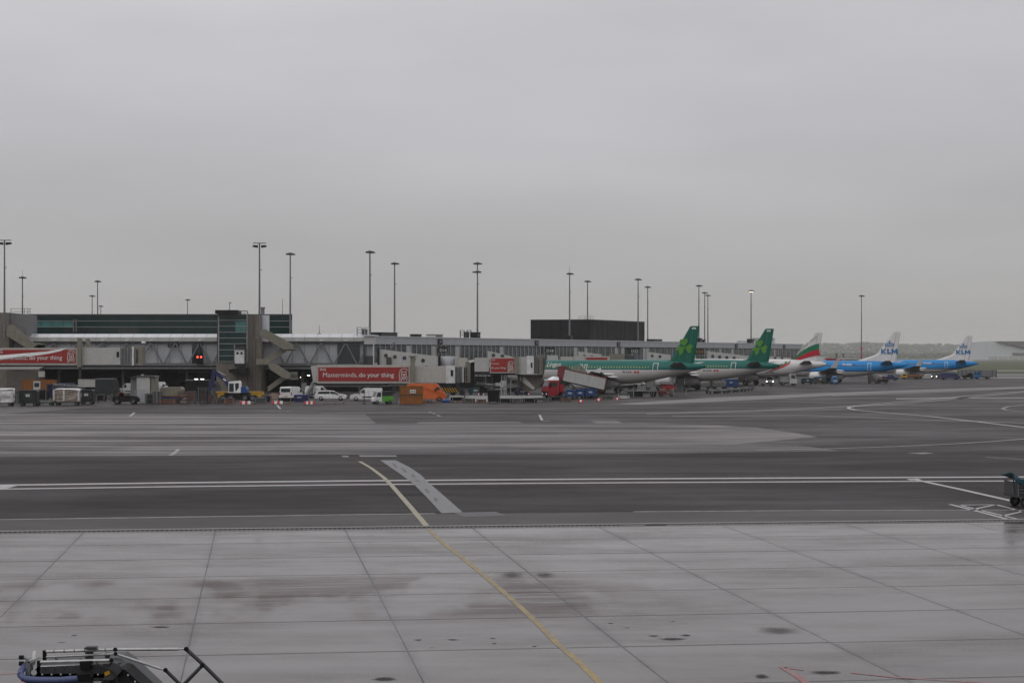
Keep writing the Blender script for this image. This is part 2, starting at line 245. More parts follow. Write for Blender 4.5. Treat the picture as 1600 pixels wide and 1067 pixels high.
# ------------------------------------------------------------------ mesh helpers
class MB:
    def __init__(s, off=(0, 0, 0)): s.v = []; s.f = []; s.sm = []; s.off = off
    def add(s, vs, fs, smooth=False):
        b = len(s.v); o = s.off
        s.v += [(p[0] - o[0], p[1] - o[1], p[2] - o[2]) for p in vs]
        s.f += [tuple(i + b for i in f) for f in fs]; s.sm += [smooth] * len(fs); return s
    def box(s, x0, x1, y0, y1, z0, z1):
        if x0 > x1: x0, x1 = x1, x0
        if y0 > y1: y0, y1 = y1, y0
        if z0 > z1: z0, z1 = z1, z0
        return s.add([(x0, y0, z0), (x1, y0, z0), (x1, y1, z0), (x0, y1, z0), (x0, y0, z1), (x1, y0, z1), (x1, y1, z1), (x0, y1, z1)],
              [(3, 2, 1, 0), (4, 5, 6, 7), (0, 1, 5, 4), (1, 2, 6, 5), (2, 3, 7, 6), (3, 0, 4, 7)])
    def prism(s, poly, y0, y1):          # poly in (x, z), extruded along y
        n = len(poly); a = [(p[0], y0, p[1]) for p in poly] + [(p[0], y1, p[1]) for p in poly]
        return s.add(a, [tuple(range(n)), tuple(range(2 * n - 1, n - 1, -1))] + [(i, i + n, (i + 1) % n + n, (i + 1) % n) for i in range(n)])
    def prism_z(s, poly, z0, z1):        # poly in (x, y), extruded along z
        n = len(poly); a = [(p[0], p[1], z0) for p in poly] + [(p[0], p[1], z1) for p in poly]
        return s.add(a, [tuple(range(n - 1, -1, -1)), tuple(range(n, 2 * n))] + [(i, (i + 1) % n, (i + 1) % n + n, i + n) for i in range(n)])
    def prism_x(s, poly, x0, x1):        # poly in (y, z), extruded along x
        n = len(poly); a = [(x0, p[0], p[1]) for p in poly] + [(x1, p[0], p[1]) for p in poly]
        return s.add(a, [tuple(range(n)), tuple(range(2 * n - 1, n - 1, -1))] + [(i, i + n, (i + 1) % n + n, (i + 1) % n) for i in range(n)])
    def cyl(s, p0, p1, r0, r1=None, n=10, caps=True):
        r1 = r0 if r1 is None else r1; p0 = Vector(p0); p1 = Vector(p1); d = p1 - p0
        if d.length < 1e-6: return s
        q = d.to_track_quat('Z', 'Y'); a = q @ Vector((1, 0, 0)); b = q @ Vector((0, 1, 0))
        ring = [(math.cos(2 * math.pi * i / n), math.sin(2 * math.pi * i / n)) for i in range(n)]
        lo = [p0 + a * (c * r0) + b * (d_ * r0) for c, d_ in ring]; hi = [p1 + a * (c * r1) + b * (d_ * r1) for c, d_ in ring]
        s.add(lo + hi, [(i, (i + 1) % n, (i + 1) % n + n, i + n) for i in range(n)], True)
        if caps: s.add(lo, [tuple(range(n - 1, -1, -1))]); s.add(hi, [tuple(range(n))])
        return s
    def tube(s, pts, r, n=8):
        for a, b in zip(pts, pts[1:]): s.cyl(a, b, r, r, n)
        return s
    def bar(s, p0, p1, w, h=None):       # square section bar
        h = w if h is None else h; p0 = Vector(p0); p1 = Vector(p1); q = (p1 - p0).to_track_quat('Z', 'Y')
        a = q @ Vector((w / 2, 0, 0)); b = q @ Vector((0, h / 2, 0))
        vs = [p0 - a - b, p0 + a - b, p0 + a + b, p0 - a + b, p1 - a - b, p1 + a - b, p1 + a + b, p1 - a + b]
        return s.add(vs, [(3, 2, 1, 0), (4, 5, 6, 7), (0, 1, 5, 4), (1, 2, 6, 5), (2, 3, 7, 6), (3, 0, 4, 7)])
    def lathe(s, c, prof, n=16, axis='z'):   # prof: (r, h)
        vs = []
        for r, h in prof:
            for i in range(n):
                a = 2 * math.pi * i / n; x, y = r * math.cos(a), r * math.sin(a)
                vs.append({'z': (c[0] + x, c[1] + y, c[2] + h), 'x': (c[0] + h, c[1] + x, c[2] + y), 'y': (c[0] + x, c[1] + h, c[2] + y)}[axis])
        fs = [(k * n + i, k * n + (i + 1) % n, (k + 1) * n + (i + 1) % n, (k + 1) * n + i) for k in range(len(prof) - 1) for i in range(n)]
        return s.add(vs, fs, True)
    def shell(s, prof, hw, zt, inset):   # vehicle body: side outline (x, z), half width, tumblehome above zt
        zm = max(p[1] for p in prof); n = len(prof)
        yy = [hw if z <= zt else hw - inset * (z - zt) / (zm - zt) for _, z in prof]
        a = [(p[0], -y, p[1]) for p, y in zip(prof, yy)] + [(p[0], y, p[1]) for p, y in zip(prof, yy)]
        return s.add(a, [tuple(range(n)), tuple(range(2 * n - 1, n - 1, -1))] + [(i, i + n, (i + 1) % n + n, (i + 1) % n) for i in range(n)])
    # pixel-measured pieces of things that face the camera, at their own distance D (front face) and real depth
    def fbox(s, x0, y0, x1, y1, D, dep): return s.box(PX(x0, D), PX(x1, D), D, D + dep, PZ(y1, D), PZ(y0, D))
    def fprism(s, pts, D, dep): return s.prism([(PX(x, D), PZ(y, D)) for x, y in pts], D, D + dep)
    def mesh(s, name):
        me = bpy.data.meshes.new(name); me.from_pydata(s.v, [], s.f)
        me.polygons.foreach_set('use_smooth', s.sm); me.validate(); me.update()
        import bmesh
        bm = bmesh.new(); bm.from_mesh(me); bmesh.ops.recalc_face_normals(bm, faces=bm.faces); bm.to_mesh(me); bm.free(); return me
    def build(s, name, m, parent=None):
        me = s.mesh(name); me.materials.append(M(m) if isinstance(m, str) else m)
        o = bpy.data.objects.new(name, me); COL.objects.link(o)
        if parent: o.parent = parent
        return o
def tag(o, label=None, cat=None, group=None, kind=None):
    if label: o['label'] = label
    if cat: o['category'] = cat
    if group: o['group'] = group
    if kind: o['kind'] = kind
    return o
def thing(name, label, cat, loc=(0, 0, 0), rz=0, group=None):
    o = bpy.data.objects.new(name, None); COL.objects.link(o); o.empty_display_size = 0.5
    o.location = loc; o.rotation_euler = (0, 0, rz); return tag(o, label, cat, group)
def inst(me, name, parent, loc=(0, 0, 0), rot=(0, 0, 0), scale=(1, 1, 1)):
    o = bpy.data.objects.new(name, me); COL.objects.link(o); o.parent = parent; o.location = loc; o.rotation_euler = rot; o.scale = scale; return o
def copy_tree(o, loc=None, rz=None, label=None, parent=None):
    c = o.copy(); COL.objects.link(c); c.parent = parent
    if loc is not None: c.location = loc
    if rz is not None: c.rotation_euler = (0, 0, rz)
    if label: c['label'] = label
    for ch in list(o.children): copy_tree(ch, parent=c)
    return c
WH = {}
def wheel(parent, x, y, r, w=0.25, z=None):
    k = (round(r, 2), round(w, 2))
    if k not in WH:
        t = MB(); t.lathe((0, -w / 2, 0), [(r * 0.6, 0), (r * 0.92, 0), (r, w * 0.15), (r, w * 0.85), (r * 0.92, w), (r * 0.6, w)], 16, 'y')
        me = t.mesh('wheel'); me.materials.append(M('rubber'))
        q = MB(); q.lathe((0, -w / 2 + 0.02, 0), [(0.001, w * 0.25), (r * 0.25, 0.02), (r * 0.62, 0.03), (r * 0.62, w - 0.07), (r * 0.25, w - 0.06), (0.001, w * 0.7)], 12, 'y')
        m2 = q.mesh('rim'); m2.materials.append(M('steel_grey')); WH[k] = (me, m2)
    a = inst(WH[k][0], 'wheel', parent, (x, y, r if z is None else z)); inst(WH[k][1], 'rim', a); return a
def text_mesh(s, width=None, size=1.0, bold=0.0, shear=0.0):
    c = bpy.data.curves.new('lettering', 'FONT'); c.body = s; c.size = size; c.offset = bold; c.shear = shear; c.resolution_u = 3
    o = bpy.data.objects.new('lettering', c); COL.objects.link(o); bpy.context.view_layer.update()
    dg = bpy.context.evaluated_depsgraph_get(); me = bpy.data.meshes.new_from_object(o.evaluated_get(dg))
    vs = [v.co.copy() for v in me.vertices]; fs = [tuple(p.vertices) for p in me.polygons]
    bpy.data.objects.remove(o); bpy.data.curves.remove(c); bpy.data.meshes.remove(me)
    x0 = min(v.x for v in vs); x1 = max(v.x for v in vs); k = (width / (x1 - x0)) if width else 1.0
    return [((v.x - x0) * k, v.y * k) for v in vs], fs
def lettering(s, fn, m, parent, width=None, size=1.0, bold=0.0, shear=0.0, name='lettering', off=(0, 0, 0)):
    uv, fs = text_mesh(s, width, size, bold, shear); b = MB(off); b.add([fn(u, v) for u, v in uv], fs)
    me = bpy.data.meshes.new(name); me.from_pydata(b.v, [], b.f); me.materials.append(M(m)); o = bpy.data.objects.new(name, me); COL.objects.link(o); o.parent = parent; return o

# ================================================================== GROUND
def sheet(name, pts, z, m, label=None, kind='structure', parent=None):
    b = MB(); b.add([(p[0], p[1], z) for p in pts], [tuple(range(len(pts)))])
    me = bpy.data.meshes.new(name); me.from_pydata(b.v, [], b.f); me.materials.append(M(m)); me.update()
    if me.polygons[0].normal.z < 0: me.flip_normals()
    o = bpy.data.objects.new(name, me); COL.objects.link(o); o.parent = parent
    if parent is None: tag(o, label, None, None, kind)
    return o
ground = sheet('ground', [(-6000, -60), (6000, -60), (6000, 12000), (-6000, 12000)], 0.0, 'asphalt_mid', 'dark damp airport apron surface')
def gp(pts, z=0.0): return [G(x, y, z) for x, y in pts]
# dark taxi lane, lighter shoulder, streaked light band
sheet('taxi_lane', gp([(-900, 727), (0, 713.5), (540, 710.5), (1040, 708.5), (1330, 705), (2400, 700), (2400, 792), (1600, 796), (1040, 798.6), (540, 803.5), (0, 811), (-900, 830)]), 0.004, 'asphalt_dark', 'dark asphalt lane between the concrete stand and the light band')
sheet('lane_shoulder', gp([(-900, 830.6), (0, 811.6), (540, 804.1), (1040, 799.2), (1600, 796.6), (2400, 792.6), (2400, 812), (1600, 817.6), (1040, 821.2), (800, 823.6), (540, 827.2), (0, 835), (-900, 853)]), 0.004, 'asphalt_edge', 'grey asphalt shoulder along the drain')
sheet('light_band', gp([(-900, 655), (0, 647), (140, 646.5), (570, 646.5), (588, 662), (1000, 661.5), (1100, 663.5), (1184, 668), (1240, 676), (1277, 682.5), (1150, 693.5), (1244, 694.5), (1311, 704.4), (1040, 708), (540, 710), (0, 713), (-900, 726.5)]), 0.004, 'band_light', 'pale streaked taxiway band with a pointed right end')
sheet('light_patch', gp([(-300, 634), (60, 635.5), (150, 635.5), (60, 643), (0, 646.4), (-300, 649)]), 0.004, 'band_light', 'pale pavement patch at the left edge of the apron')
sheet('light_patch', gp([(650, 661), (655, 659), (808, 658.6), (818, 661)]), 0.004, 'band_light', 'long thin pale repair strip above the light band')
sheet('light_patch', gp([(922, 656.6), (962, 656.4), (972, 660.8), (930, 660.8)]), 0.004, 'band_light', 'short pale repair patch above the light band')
sheet('stand_apron', gp([(-300, 631.6), (640, 632.2), (960, 630), (1100, 620), (1330, 610), (1700, 597), (1700, 590), (1400, 590), (1000, 600), (-300, 600)]), 0.004, 'asphalt_mid', 'paler apron strip where the ground vehicles stand')
sheet('grey_lane', gp([(960, 631), (1110, 621.5), (1340, 612), (1750, 599), (1750, 601), (1340, 616), (1110, 628), (1000, 632)]), 0.006, 'concrete_far', 'pale curved pavement edge beside the parked aircraft')
for i, (a, b_, c, d) in enumerate([((1010, 646), (1180, 641), (1400, 631), (1600, 612)), ((1300, 618), (1440, 613), (1560, 608), (1640, 604)), ((1050, 650), (1250, 648), (1440, 655), (1650, 662)), ((1400, 622), (1490, 620.5), (1560, 621), (1650, 620))]):
    pts = [a, b_, c, d]; sheet('pale_streak', gp(pts + [(x, y + (1.3, 1.0, 1.0, 2.2)[i]) for x, y in pts[::-1]]), 0.008, 'concrete_far', ['pale worn curve leading to the right-hand bay', 'faint pale strip behind the right-hand bay', 'faint pale seam under the bay outline', 'wide pale strip beside the bay outline'][i])  # thin pale strips laid over the apron
# grass field and far pavements
sheet('grass_field', gp([(1290, 583), (1510, 583.6), (1700, 584), (3000, 584), (3000, 558.2), (600, 558.2), (900, 575), (1200, 579)]), 0.004, 'grass', 'flat green field beyond the airport apron')
sheet('far_taxiway', gp([(1450, 578.2), (3000, 578.2), (3000, 579.8), (1450, 579.8)]), 0.008, 'concrete_far', 'thin pale taxiway across the green field')
sheet('far_taxiway', gp([(1450, 563.6), (3000, 563.6), (3000, 564.6), (1450, 564.6)]), 0.010, 'concrete_far', 'farthest pale taxiway across the green field')
sheet('service_road', gp([(1440, 584.5), (3000, 584.2), (3000, 586.2), (1440, 586.6)]), 0.006, 'concrete_far', 'pale service road at the edge of the field')
sheet('service_road', gp([(1440, 588.4), (3000, 588.2), (3000, 590.6), (1440, 591)]), 0.006, 'concrete_far', 'nearer pale strip at the edge of the field')

# concrete stand: real slabs with open joints
AN = R(7.6); ca, sa = math.cos(AN), math.sin(AN)
def UV(u, v): return (u * ca - v * sa, u * sa + v * ca)
SU, SV, U0, V0 = 4.87, 5.07, 3.36, 73.2
apron = thing('concrete_stand', None, None, (0, 0, 0)); tag(apron, 'pale wet concrete stand of large square slabs', None, None, 'structure')
sheet('joint_filler', [UV(-40, 73.1), UV(50, 73.1), UV(50, 27.4), UV(-40, 27.4)], 0.013, 'joint_fill', parent=apron)
for r in range(9):
    v1 = V0 - r * SV - 0.034; v0 = V0 - (r + 1) * SV + 0.034
    for c in range(-7, 9):
        u0 = U0 + c * SU + 0.012; u1 = U0 + (c + 1) * SU - 0.012
        cx, cy = UV((u0 + u1) / 2, (v0 + v1) / 2); px = 800 + F * cx / cy
        if not (-260 < px < 1860): continue
        b = MB(); hx, hy = (u1 - u0) / 2, (v1 - v0) / 2
        zt = 0.02 + random.uniform(-0.002, 0.002); e = 0.03
        b.add([(-hx, -hy, 0.002), (hx, -hy, 0.002), (hx, hy, 0.002), (-hx, hy, 0.002), (-hx + .0, -hy, zt - .008), (hx, -hy, zt - .008), (hx, hy, zt - .008), (-hx, hy, zt - .008),
               (-hx + e, -hy + e, zt), (hx - e, -hy + e, zt), (hx - e, hy - e, zt), (-hx + e, hy - e, zt)],
              [(0, 1, 5, 4), (1, 2, 6, 5), (2, 3, 7, 6), (3, 0, 4, 7), (4, 5, 9, 8), (5, 6, 10, 9), (6, 7, 11, 10), (7, 4, 8, 11), (8, 9, 10, 11)])
        o = b.build('slab', 'concrete_wet', apron); o.location = (cx, cy, 0); o.rotation_euler = (0, 0, AN)
# slot drain along the slab edge
dr = thing('drain_channel', None, None, (*UV(0, V0 + 0.22), 0), AN); tag(dr, 'long slotted drain channel between slabs and shoulder', None, None, 'structure')
MB().box(-30, 36, -0.02, 0.30, 0.0, 0.062).build('channel_body', 'kerb_white', dr)
MB().box(-30, 36, -0.03, 0.32, 0.062, 0.070).build('kerb_cap', 'kerb_white', dr)
MB().box(-30, 36, -0.20, -0.06, 0.0, 0.024).build('kerb_rail', 'kerb_white', dr)
b = MB()
for i in range(0, 366):
    x = -30 + i * 0.18
    if 14.2 < x < 16.4: continue
    b.box(x, x + (0.085 if x < 14 else 0.03), -0.024, -0.01, 0.016, 0.05)
tag(b.build('drain_slot', 'black', dr), None, None, None, 'stuff')
cov = thing('drain_cover', 'dark rectangular drain cover set in the slab edge', 'drain cover', G(1023, 820.3), AN)
b = MB(); b.box(-0.42, 0.42, -0.3, 0.3, 0.02, 0.034); b.build('cover_plate', 'black', cov)
for i in range(5): MB().box(-0.36 + i * 0.16, -0.3 + i * 0.16, -0.26, 0.26, 0.034, 0.045).build('rib', 'steel_dark', cov)

# ---- paint
def ribbon(name, pts, wid, z, m, label):
    """Painted line through ground points (photo-measured), real width in metres (may vary)."""
    g = [Vector((*G(x, y, z)[:2],)) for x, y in pts]; n = len(g); Lf = []; Rt = []
    for i in range(n):
        d = (g[min(i + 1, n - 1)] - g[max(i - 1, 0)]).normalized(); nn = Vector((-d.y, d.x))
        w_ = wid[i] if isinstance(wid, (list, tuple)) else wid
        Lf.append(g[i] + nn * w_ / 2); Rt.append(g[i] - nn * w_ / 2)
    vs = [(p.x, p.y, z) for p in Lf] + [(p.x, p.y, z) for p in Rt]
    me = bpy.data.meshes.new(name); me.from_pydata(vs, [], [(i, i + 1, n + i + 1, n + i) for i in range(n - 1)]); me.update()
    if me.polygons[0].normal.z < 0: me.flip_normals()
    me.materials.append(M(m)); o = bpy.data.objects.new(name, me); COL.objects.link(o); return tag(o, label, None, None, 'structure')
ribbon('white_line', [(-300, 763), (0, 757.7), (270, 754), (540, 751), (800, 749), (1040, 747.5), (1330, 746), (1600, 744.8), (1900, 744)], 1.05, 0.010, 'paint_white', 'far white line of the painted double lane line')
ribbon('white_line', [(-300, 769), (0, 763.8), (270, 760), (540, 757), (800, 755), (1040, 753.4), (1330, 752), (1600, 751), (1900, 750)], 0.8, 0.010, 'paint_white', 'near white line of the painted double lane line')
ribbon('red_line', [(0, 760.6), (540, 754.8), (1040, 751.2)], 0.10, 0.010, 'paint_red', 'thin faded red line between the double white lines')
sheet('line_junction', gp([(-60, 760.5), (0, 759), (28, 758.6), (12, 763), (-60, 765)]), 0.012, 'paint_white', 'white blob where the double lines join at left')
sheet('line_junction', gp([(1416, 748.6), (1434, 747.6), (1440, 749.4), (1422, 750.4)]), 0.012, 'paint_white', 'white wedge where the diagonal line meets the double line')
ribbon('diagonal_line', [(1430, 749), (1500, 764), (1580, 782), (1660, 800)], 0.34, 0.011, 'paint_white', 'white diagonal line running to the right-hand cart')
ribbon('yellow_line', [(562, 720.5), (580, 731), (600, 746), (612, 758), (640, 790), (668, 823)], [0.22, 0.22, 0.23, .24, .24, .24], 0.014, 'paint_cream', 'curved yellow guide line across the dark lane')
ribbon('yellow_line', [(669, 825.5), (690, 846), (720, 869), (745, 889.5), (775, 914), (800, 936), (835, 968), (870, 1004), (905, 1034), (960, 1088)], 0.165, 0.0245, 'paint_yellow', 'worn yellow guide line continuing over the concrete slabs')
sheet('grey_marking', gp([(594, 719), (618, 719), (640, 730), (657, 741.5), (672, 756), (700, 780), (723, 800.5), (690, 802), (668, 778), (645, 755), (622, 738)]), 0.012, 'paint_grey', 'wide grey painted strip beside the yellow line')
for (x0, y0, x1, y1) in [(612, 724, 622, 730), (626, 731, 637, 738), (642, 741, 650, 746), (648, 750, 658, 753), (663, 764, 672, 770), (678, 778, 684, 783)]:
    sheet('grey_marking_letter', gp([(x0, y0), (x0 + 4, y0), (x1, y1), (x1 - 5, y1)]), 0.016, 'patch_dark', 'dark worn letter remnant on the grey painted strip')
sheet('patch_repair', gp([(709, 801), (775, 799.5), (792, 806), (724, 808)]), 0.012, 'patch_dark', 'dark rectangular asphalt repair below the grey strip')
for (x0, x1, y, l) in [(533, 543, 713, 'short'), (560, 618, 712.3, 'long')]:
    sheet('worn_bar', gp([(x0, y - 1), (x1, y - 1), (x1 + 3, y + 1.2), (x0 + 3, y + 1.2)]), 0.012, 'paint_white_worn', l + ' worn white bar above the start of the yellow line')
ribbon('bay_outline', [(1660, 606), (1600, 611), (1515, 618), (1431, 626), (1370, 631), (1337.5, 634), (1326, 636.3), (1326, 638), (1337, 640.5), (1390, 645), (1450, 650), (1530, 659), (1600, 667.5), (1680, 678)], 0.5, 0.010, 'paint_white', 'white outline of the pointed bay at right')
ribbon('bay_outline', [(1660, 629.5), (1600, 632), (1575, 635), (1566, 638), (1572, 640.5), (1600, 643), (1660, 647)], 0.5, 0.010, 'paint_white_worn', 'small white curved bay outline at the right edge')
ribbon('curved_line', [(1680, 678.5), (1600, 685.5), (1550, 689.5), (1499, 692.6), (1430, 696), (1375, 698), (1281, 701), (1180, 703)], 0.55, 0.012, 'paint_white_worn', 'white curved line merging into the lane from the right')
ribbon('thin_line', [(500, 645.6), (760, 644.6), (1000, 644.8), (1180, 642), (1320, 638.5)], 0.9, 0.010, 'paint_white_worn', 'thin pale line above the light band')
ribbon('thin_line', [(130, 661.6), (520, 660.4)], 0.9, 0.010, 'paint_white_worn', 'faint pale line along the light band at left')
ribbon('thin_line', [(-50, 812), (270, 807.5), (540, 803.8), (680, 802)], 0.42, 0.012, 'paint_white_worn', 'thin pale edge line at the shoulder, left part')
ribbon('thin_line', [(990, 799), (1280, 797), (1640, 796.2)], 0.36, 0.012, 'paint_white_worn', 'thin pale edge line at the shoulder, right part')
ribbon('short_dash', [(1540, 714), (1610, 718)], 0.35, 0.012, 'paint_white_worn', 'short white dash at the right edge of the lane')
sheet('worn_bar', gp([(1415, 707.6), (1445, 707.2), (1461, 708.2), (1440, 709.4)]), 0.012, 'paint_white_worn', 'small worn white mark near the right end of the lane')
for i, (x0, y0, x1, y1) in enumerate([(203, 650, 207, 647), (207, 647, 210, 644.5), (266, 711, 270, 709), (271, 708.6, 275, 706), (275, 705, 279, 702), (414, 642.6, 428, 642.6), (434, 642.6, 440, 642.6), (446, 642.8, 456, 642.6), (433, 633, 438, 638.5), (671, 643.4, 674, 644.4), (676, 645.6, 680, 646.6), (683, 648.4, 688, 650), (843, 648, 847, 656.5), (848, 657.4, 860, 657.6)]):
    o = ribbon('paint_dash', [(x0, y0), (x1, y1)], 0.55 if abs(y1 - y0) < 1 else 0.26, 0.012, 'paint_white', 'small white paint dash on the far apron'); o['group'] = 'white dashes scattered on the apron'
for pts, wd, lab in [([(1484, 787.5), (1530, 799), (1590, 815)], 0.22, 'outer white line of the parking box beside the cart'), ([(1497, 788), (1545, 800), (1600, 813)], 0.16, 'inner white line of the parking box beside the cart'),
                     ([(1497, 788.5), (1556, 788)], 0.28, 'top white line of the parking box beside the cart'), ([(1522, 795), (1556, 788)], 0.2, 'white cross stroke of the parking box beside the cart'),
                     ([(1556, 788), (1600, 799), (1650, 811)], 0.2, 'right white line of the parking box under the cart'), ([(1565, 806), (1605, 797)], 0.2, 'lower white stroke of the parking box under the cart')]:
    ribbon('parking_line', pts, wd, 0.012, 'paint_white', lab)
for pts, wd, lab in [([(1222, 1041), (1245, 1055), (1268, 1072)], 0.16, 'left edge of the faded red triangle at the bottom'), ([(1226, 1042), (1255, 1046)], 0.10, 'upper edge of the faded red triangle at the bottom'), ([(1330, 1050), (1400, 1057.5), (1470, 1062), (1560, 1067), (1620, 1071)], 0.13, 'faded red line at the lower right corner'),
                     ([(-10, 1054), (30, 1051), (42, 1060), (20, 1075)], 0.12, 'faded red mark in the lower left corner')]:
    ribbon('red_marking', pts, wd, 0.0245, 'paint_red', lab)
# ---- stains with ragged outlines
def blot(cx, cy, rx, ry, m, label, seed, z=0.0246):
    pts = [(cx - rx * 1.5, cy - ry * 1.5), (cx + rx * 1.5, cy - ry * 1.5), (cx + rx * 1.5, cy + ry * 1.5), (cx - rx * 1.5, cy + ry * 1.5)]
    return sheet('stain', gp(pts, z), z, m, label)
for i, (cx, cy, rx, ry, lab) in enumerate([(600, 1060, 26, 4.5, 'big dark oil stain at the bottom edge'), (653, 999, 9, 1.3, 'small dark tread mark left of the yellow line'), (708, 998.6, 15, 1.5, 'longer dark tread mark left of the yellow line'), (770, 996.5, 8, .9, 'thin dark mark beside the yellow line'), (772, 1004.5, 6, 1.1, 'small dark blot beside the yellow line'), (835, 1009, 5, 1.3, 'tiny dark blot touching the yellow line'), (675, 1011, 5, .7, 'thin dark dash left of the yellow line'),
        (1022, 993, 12, 1.8, 'left dark oil blot on the slab right of the yellow line'), (1072, 992, 11, 2.0, 'right dark oil blot on the slab right of the yellow line'), (1050, 998, 28, 3.2, 'spattered dark oil below the two blots'), (954, 973, 7, .9, 'small dark dash near the slab joint'), (980, 980, 8, .8, 'second dark dash near the slab joint'),
        (1288, 1050, 30, 4.2, 'dark oil stain beside the red triangle'), (1190, 1056, 12, 5, 'grey smear left of the red triangle'), (1052, 970, 6, .9, 'tiny dark dash on the middle slab'), (250, 979, 18, 2.0, 'dark scuffs at a slab joint on the left'), (95, 1003, 9, .8, 'thin dark scuff above the belt loader'), (116, 992, 4, 1.3, 'tiny dark scuff above the belt loader')]):
    blot(cx, cy, rx, ry, 'stain', lab, i)
for i, (cx, cy, rx, ry, lab) in enumerate([(800, 898, 24, 7, 'grey smudges beside the yellow line'), (850, 898, 20, 6, 'grey smudge crossing the slab joint'), (1215, 985, 36, 8, 'diagonal faint brown smear on a right slab')]):
    blot(cx, cy, rx, ry, 'stain_soft', lab, 50 + i, 0.0238)

# ================================================================== TERMINAL: raised walkway (left)
DS = 353.0
def B(root): return MB(tuple(root.location))
wk = thing('raised_walkway', 'long grey panelled walkway with open steel trusses left of the pier', 'walkway', (PX(300, DS), DS, 0))
B(wk).fbox(-80, 534.5, 572, 574, DS + 0.9, 16).build('core_wall', 'grey_panel', wk)
B(wk).fbox(-80, 522.2, 573, 534.5, DS + 2.8, 15).build('roof_core', 'mid_grey', wk)
B(wk).fbox(-80, 571, 573, 577.5, DS + 0.3, 17).build('floor_slab', 'dark_grey', wk)
B(wk).fbox(-80, 533.2, 573, 535.3, DS - 0.05, 0.4).build('top_chord', 'steel_dark', wk)
B(wk).fbox(-80, 568.3, 573, 571.2, DS - 0.05, 0.4).build('bottom_chord', 'steel_grey', wk)
B(wk).fbox(-80, 574.0, 573, 576.4, DS - 0.1, 0.38).build('lower_beam', 'steel_grey', wk)
pitch = 19.2
me1 = MB().prism_x([(0, 0), (2.2, PZ(0, DS) - PZ(5.6, DS)), (2.4, PZ(0, DS) - PZ(5.6, DS)), (2.4, 0)], 0, PX(800 + pitch - 0.5, DS)).mesh('roof_panel'); me1.materials.append(M('roof_panel'))
me2 = MB().box(0, PX(800 + pitch - 0.4, DS), 0, 0.3, 0, PZ(0, DS) - PZ(6.3, DS)).mesh('fascia_panel'); me2.materials.append(M('light_grey'))
me3 = MB().box(0, PX(800 + pitch - 0.7, DS), 0, 0.2, 0, PZ(0, DS) - PZ(30.5, DS)).mesh('wall_panel'); me3.materials.append(M('grey_panel'))
rl = wk.location
for i in range(33):
    x = -62 + i * pitch
    if x > 560: break
    inst(me1, 'roof_panel', wk, (PX(x, DS) - rl.x, 0.35, PZ(527, DS)))
    inst(me2, 'fascia_panel', wk, (PX(x, DS) - rl.x, 0.28, PZ(533.3, DS)))
    if not (330 < x < 420): inst(me3, 'wall_panel', wk, (PX(x, DS) - rl.x, 0.72, PZ(567.3, DS)))
for (x0, x1, y0, y1) in [(262, 280, 535.8, 542.5), (300, 317, 536, 568), (527, 562, 537, 568), (60, 68, 536, 545)]:
    B(wk).fbox(x0, y0, x1, y1, DS + 0.55, 0.3).build('window', 'glass_dark', wk)
for x0 in range(-30, 580, 38):
    if 325 < x0 < 400: continue
    for a, b_ in (((x0, 535), (x0 + 18, 569)), ((x0 + 38, 535), (x0 + 20, 569))):
        B(wk).bar(P(a[0], a[1], DS + 0.12), P(b_[0], b_[1], DS + 0.12), 0.26, 0.26).build('truss_diagonal', 'steel_grey', wk)
    B(wk).fbox(x0 - 2.5, 531.2, x0 + 2.5, 533.0, DS - 0.3, 0.5).build('lamp_box', 'white_paint', wk)
for x0 in (8, 90, 190, 290, 470, 560): B(wk).fbox(x0, 577, x0 + 4, 612.2, DS + 3, 0.6).build('column', 'beige_dark', wk)
B(wk).fbox(-80, 577.4, 590, 611.4, DS + 9, 0.5).build('ground_floor_wall', 'black', wk)  # black colour stands in for the deep shade under the walkway
B(wk).fbox(277, 577.6, 340, 582.5, DS + 4, 0.6).build('duct', 'dark_grey', wk)
for x0 in (304, 313.5): B(wk).fbox(x0, 591.8, x0 + 5, 592.8, DS + 6, 0.2).build('tube_lamp', 'lamp_white', wk)
for x0, y0 in ((469, 589), (480, 586)): B(wk).fbox(x0, y0, x0 + 4, y0 + 0.9, DS + 6, 0.2).build('tube_lamp', 'lamp_white', wk)
sig = thing('signal_light', 'pair of red signal lamps in a dark box hung on the walkway', 'signal', (PX(311, DS - 1), DS - 1, PZ(568, DS - 1)))
B(sig).fbox(306, 553.5, 317, 568.5, DS - 1, 0.6).build('housing', 'black', sig); B(sig).fbox(310, 534, 311.2, 553.5, DS - 0.9, 0.2).build('hanger', 'steel_dark', sig)
for x0 in (308.6, 314.2): B(sig).cyl(P(x0, 557.8, DS - 1.1), P(x0, 557.8, DS - 0.99), 0.17, n=12).build('lamp', 'signal_red', sig)

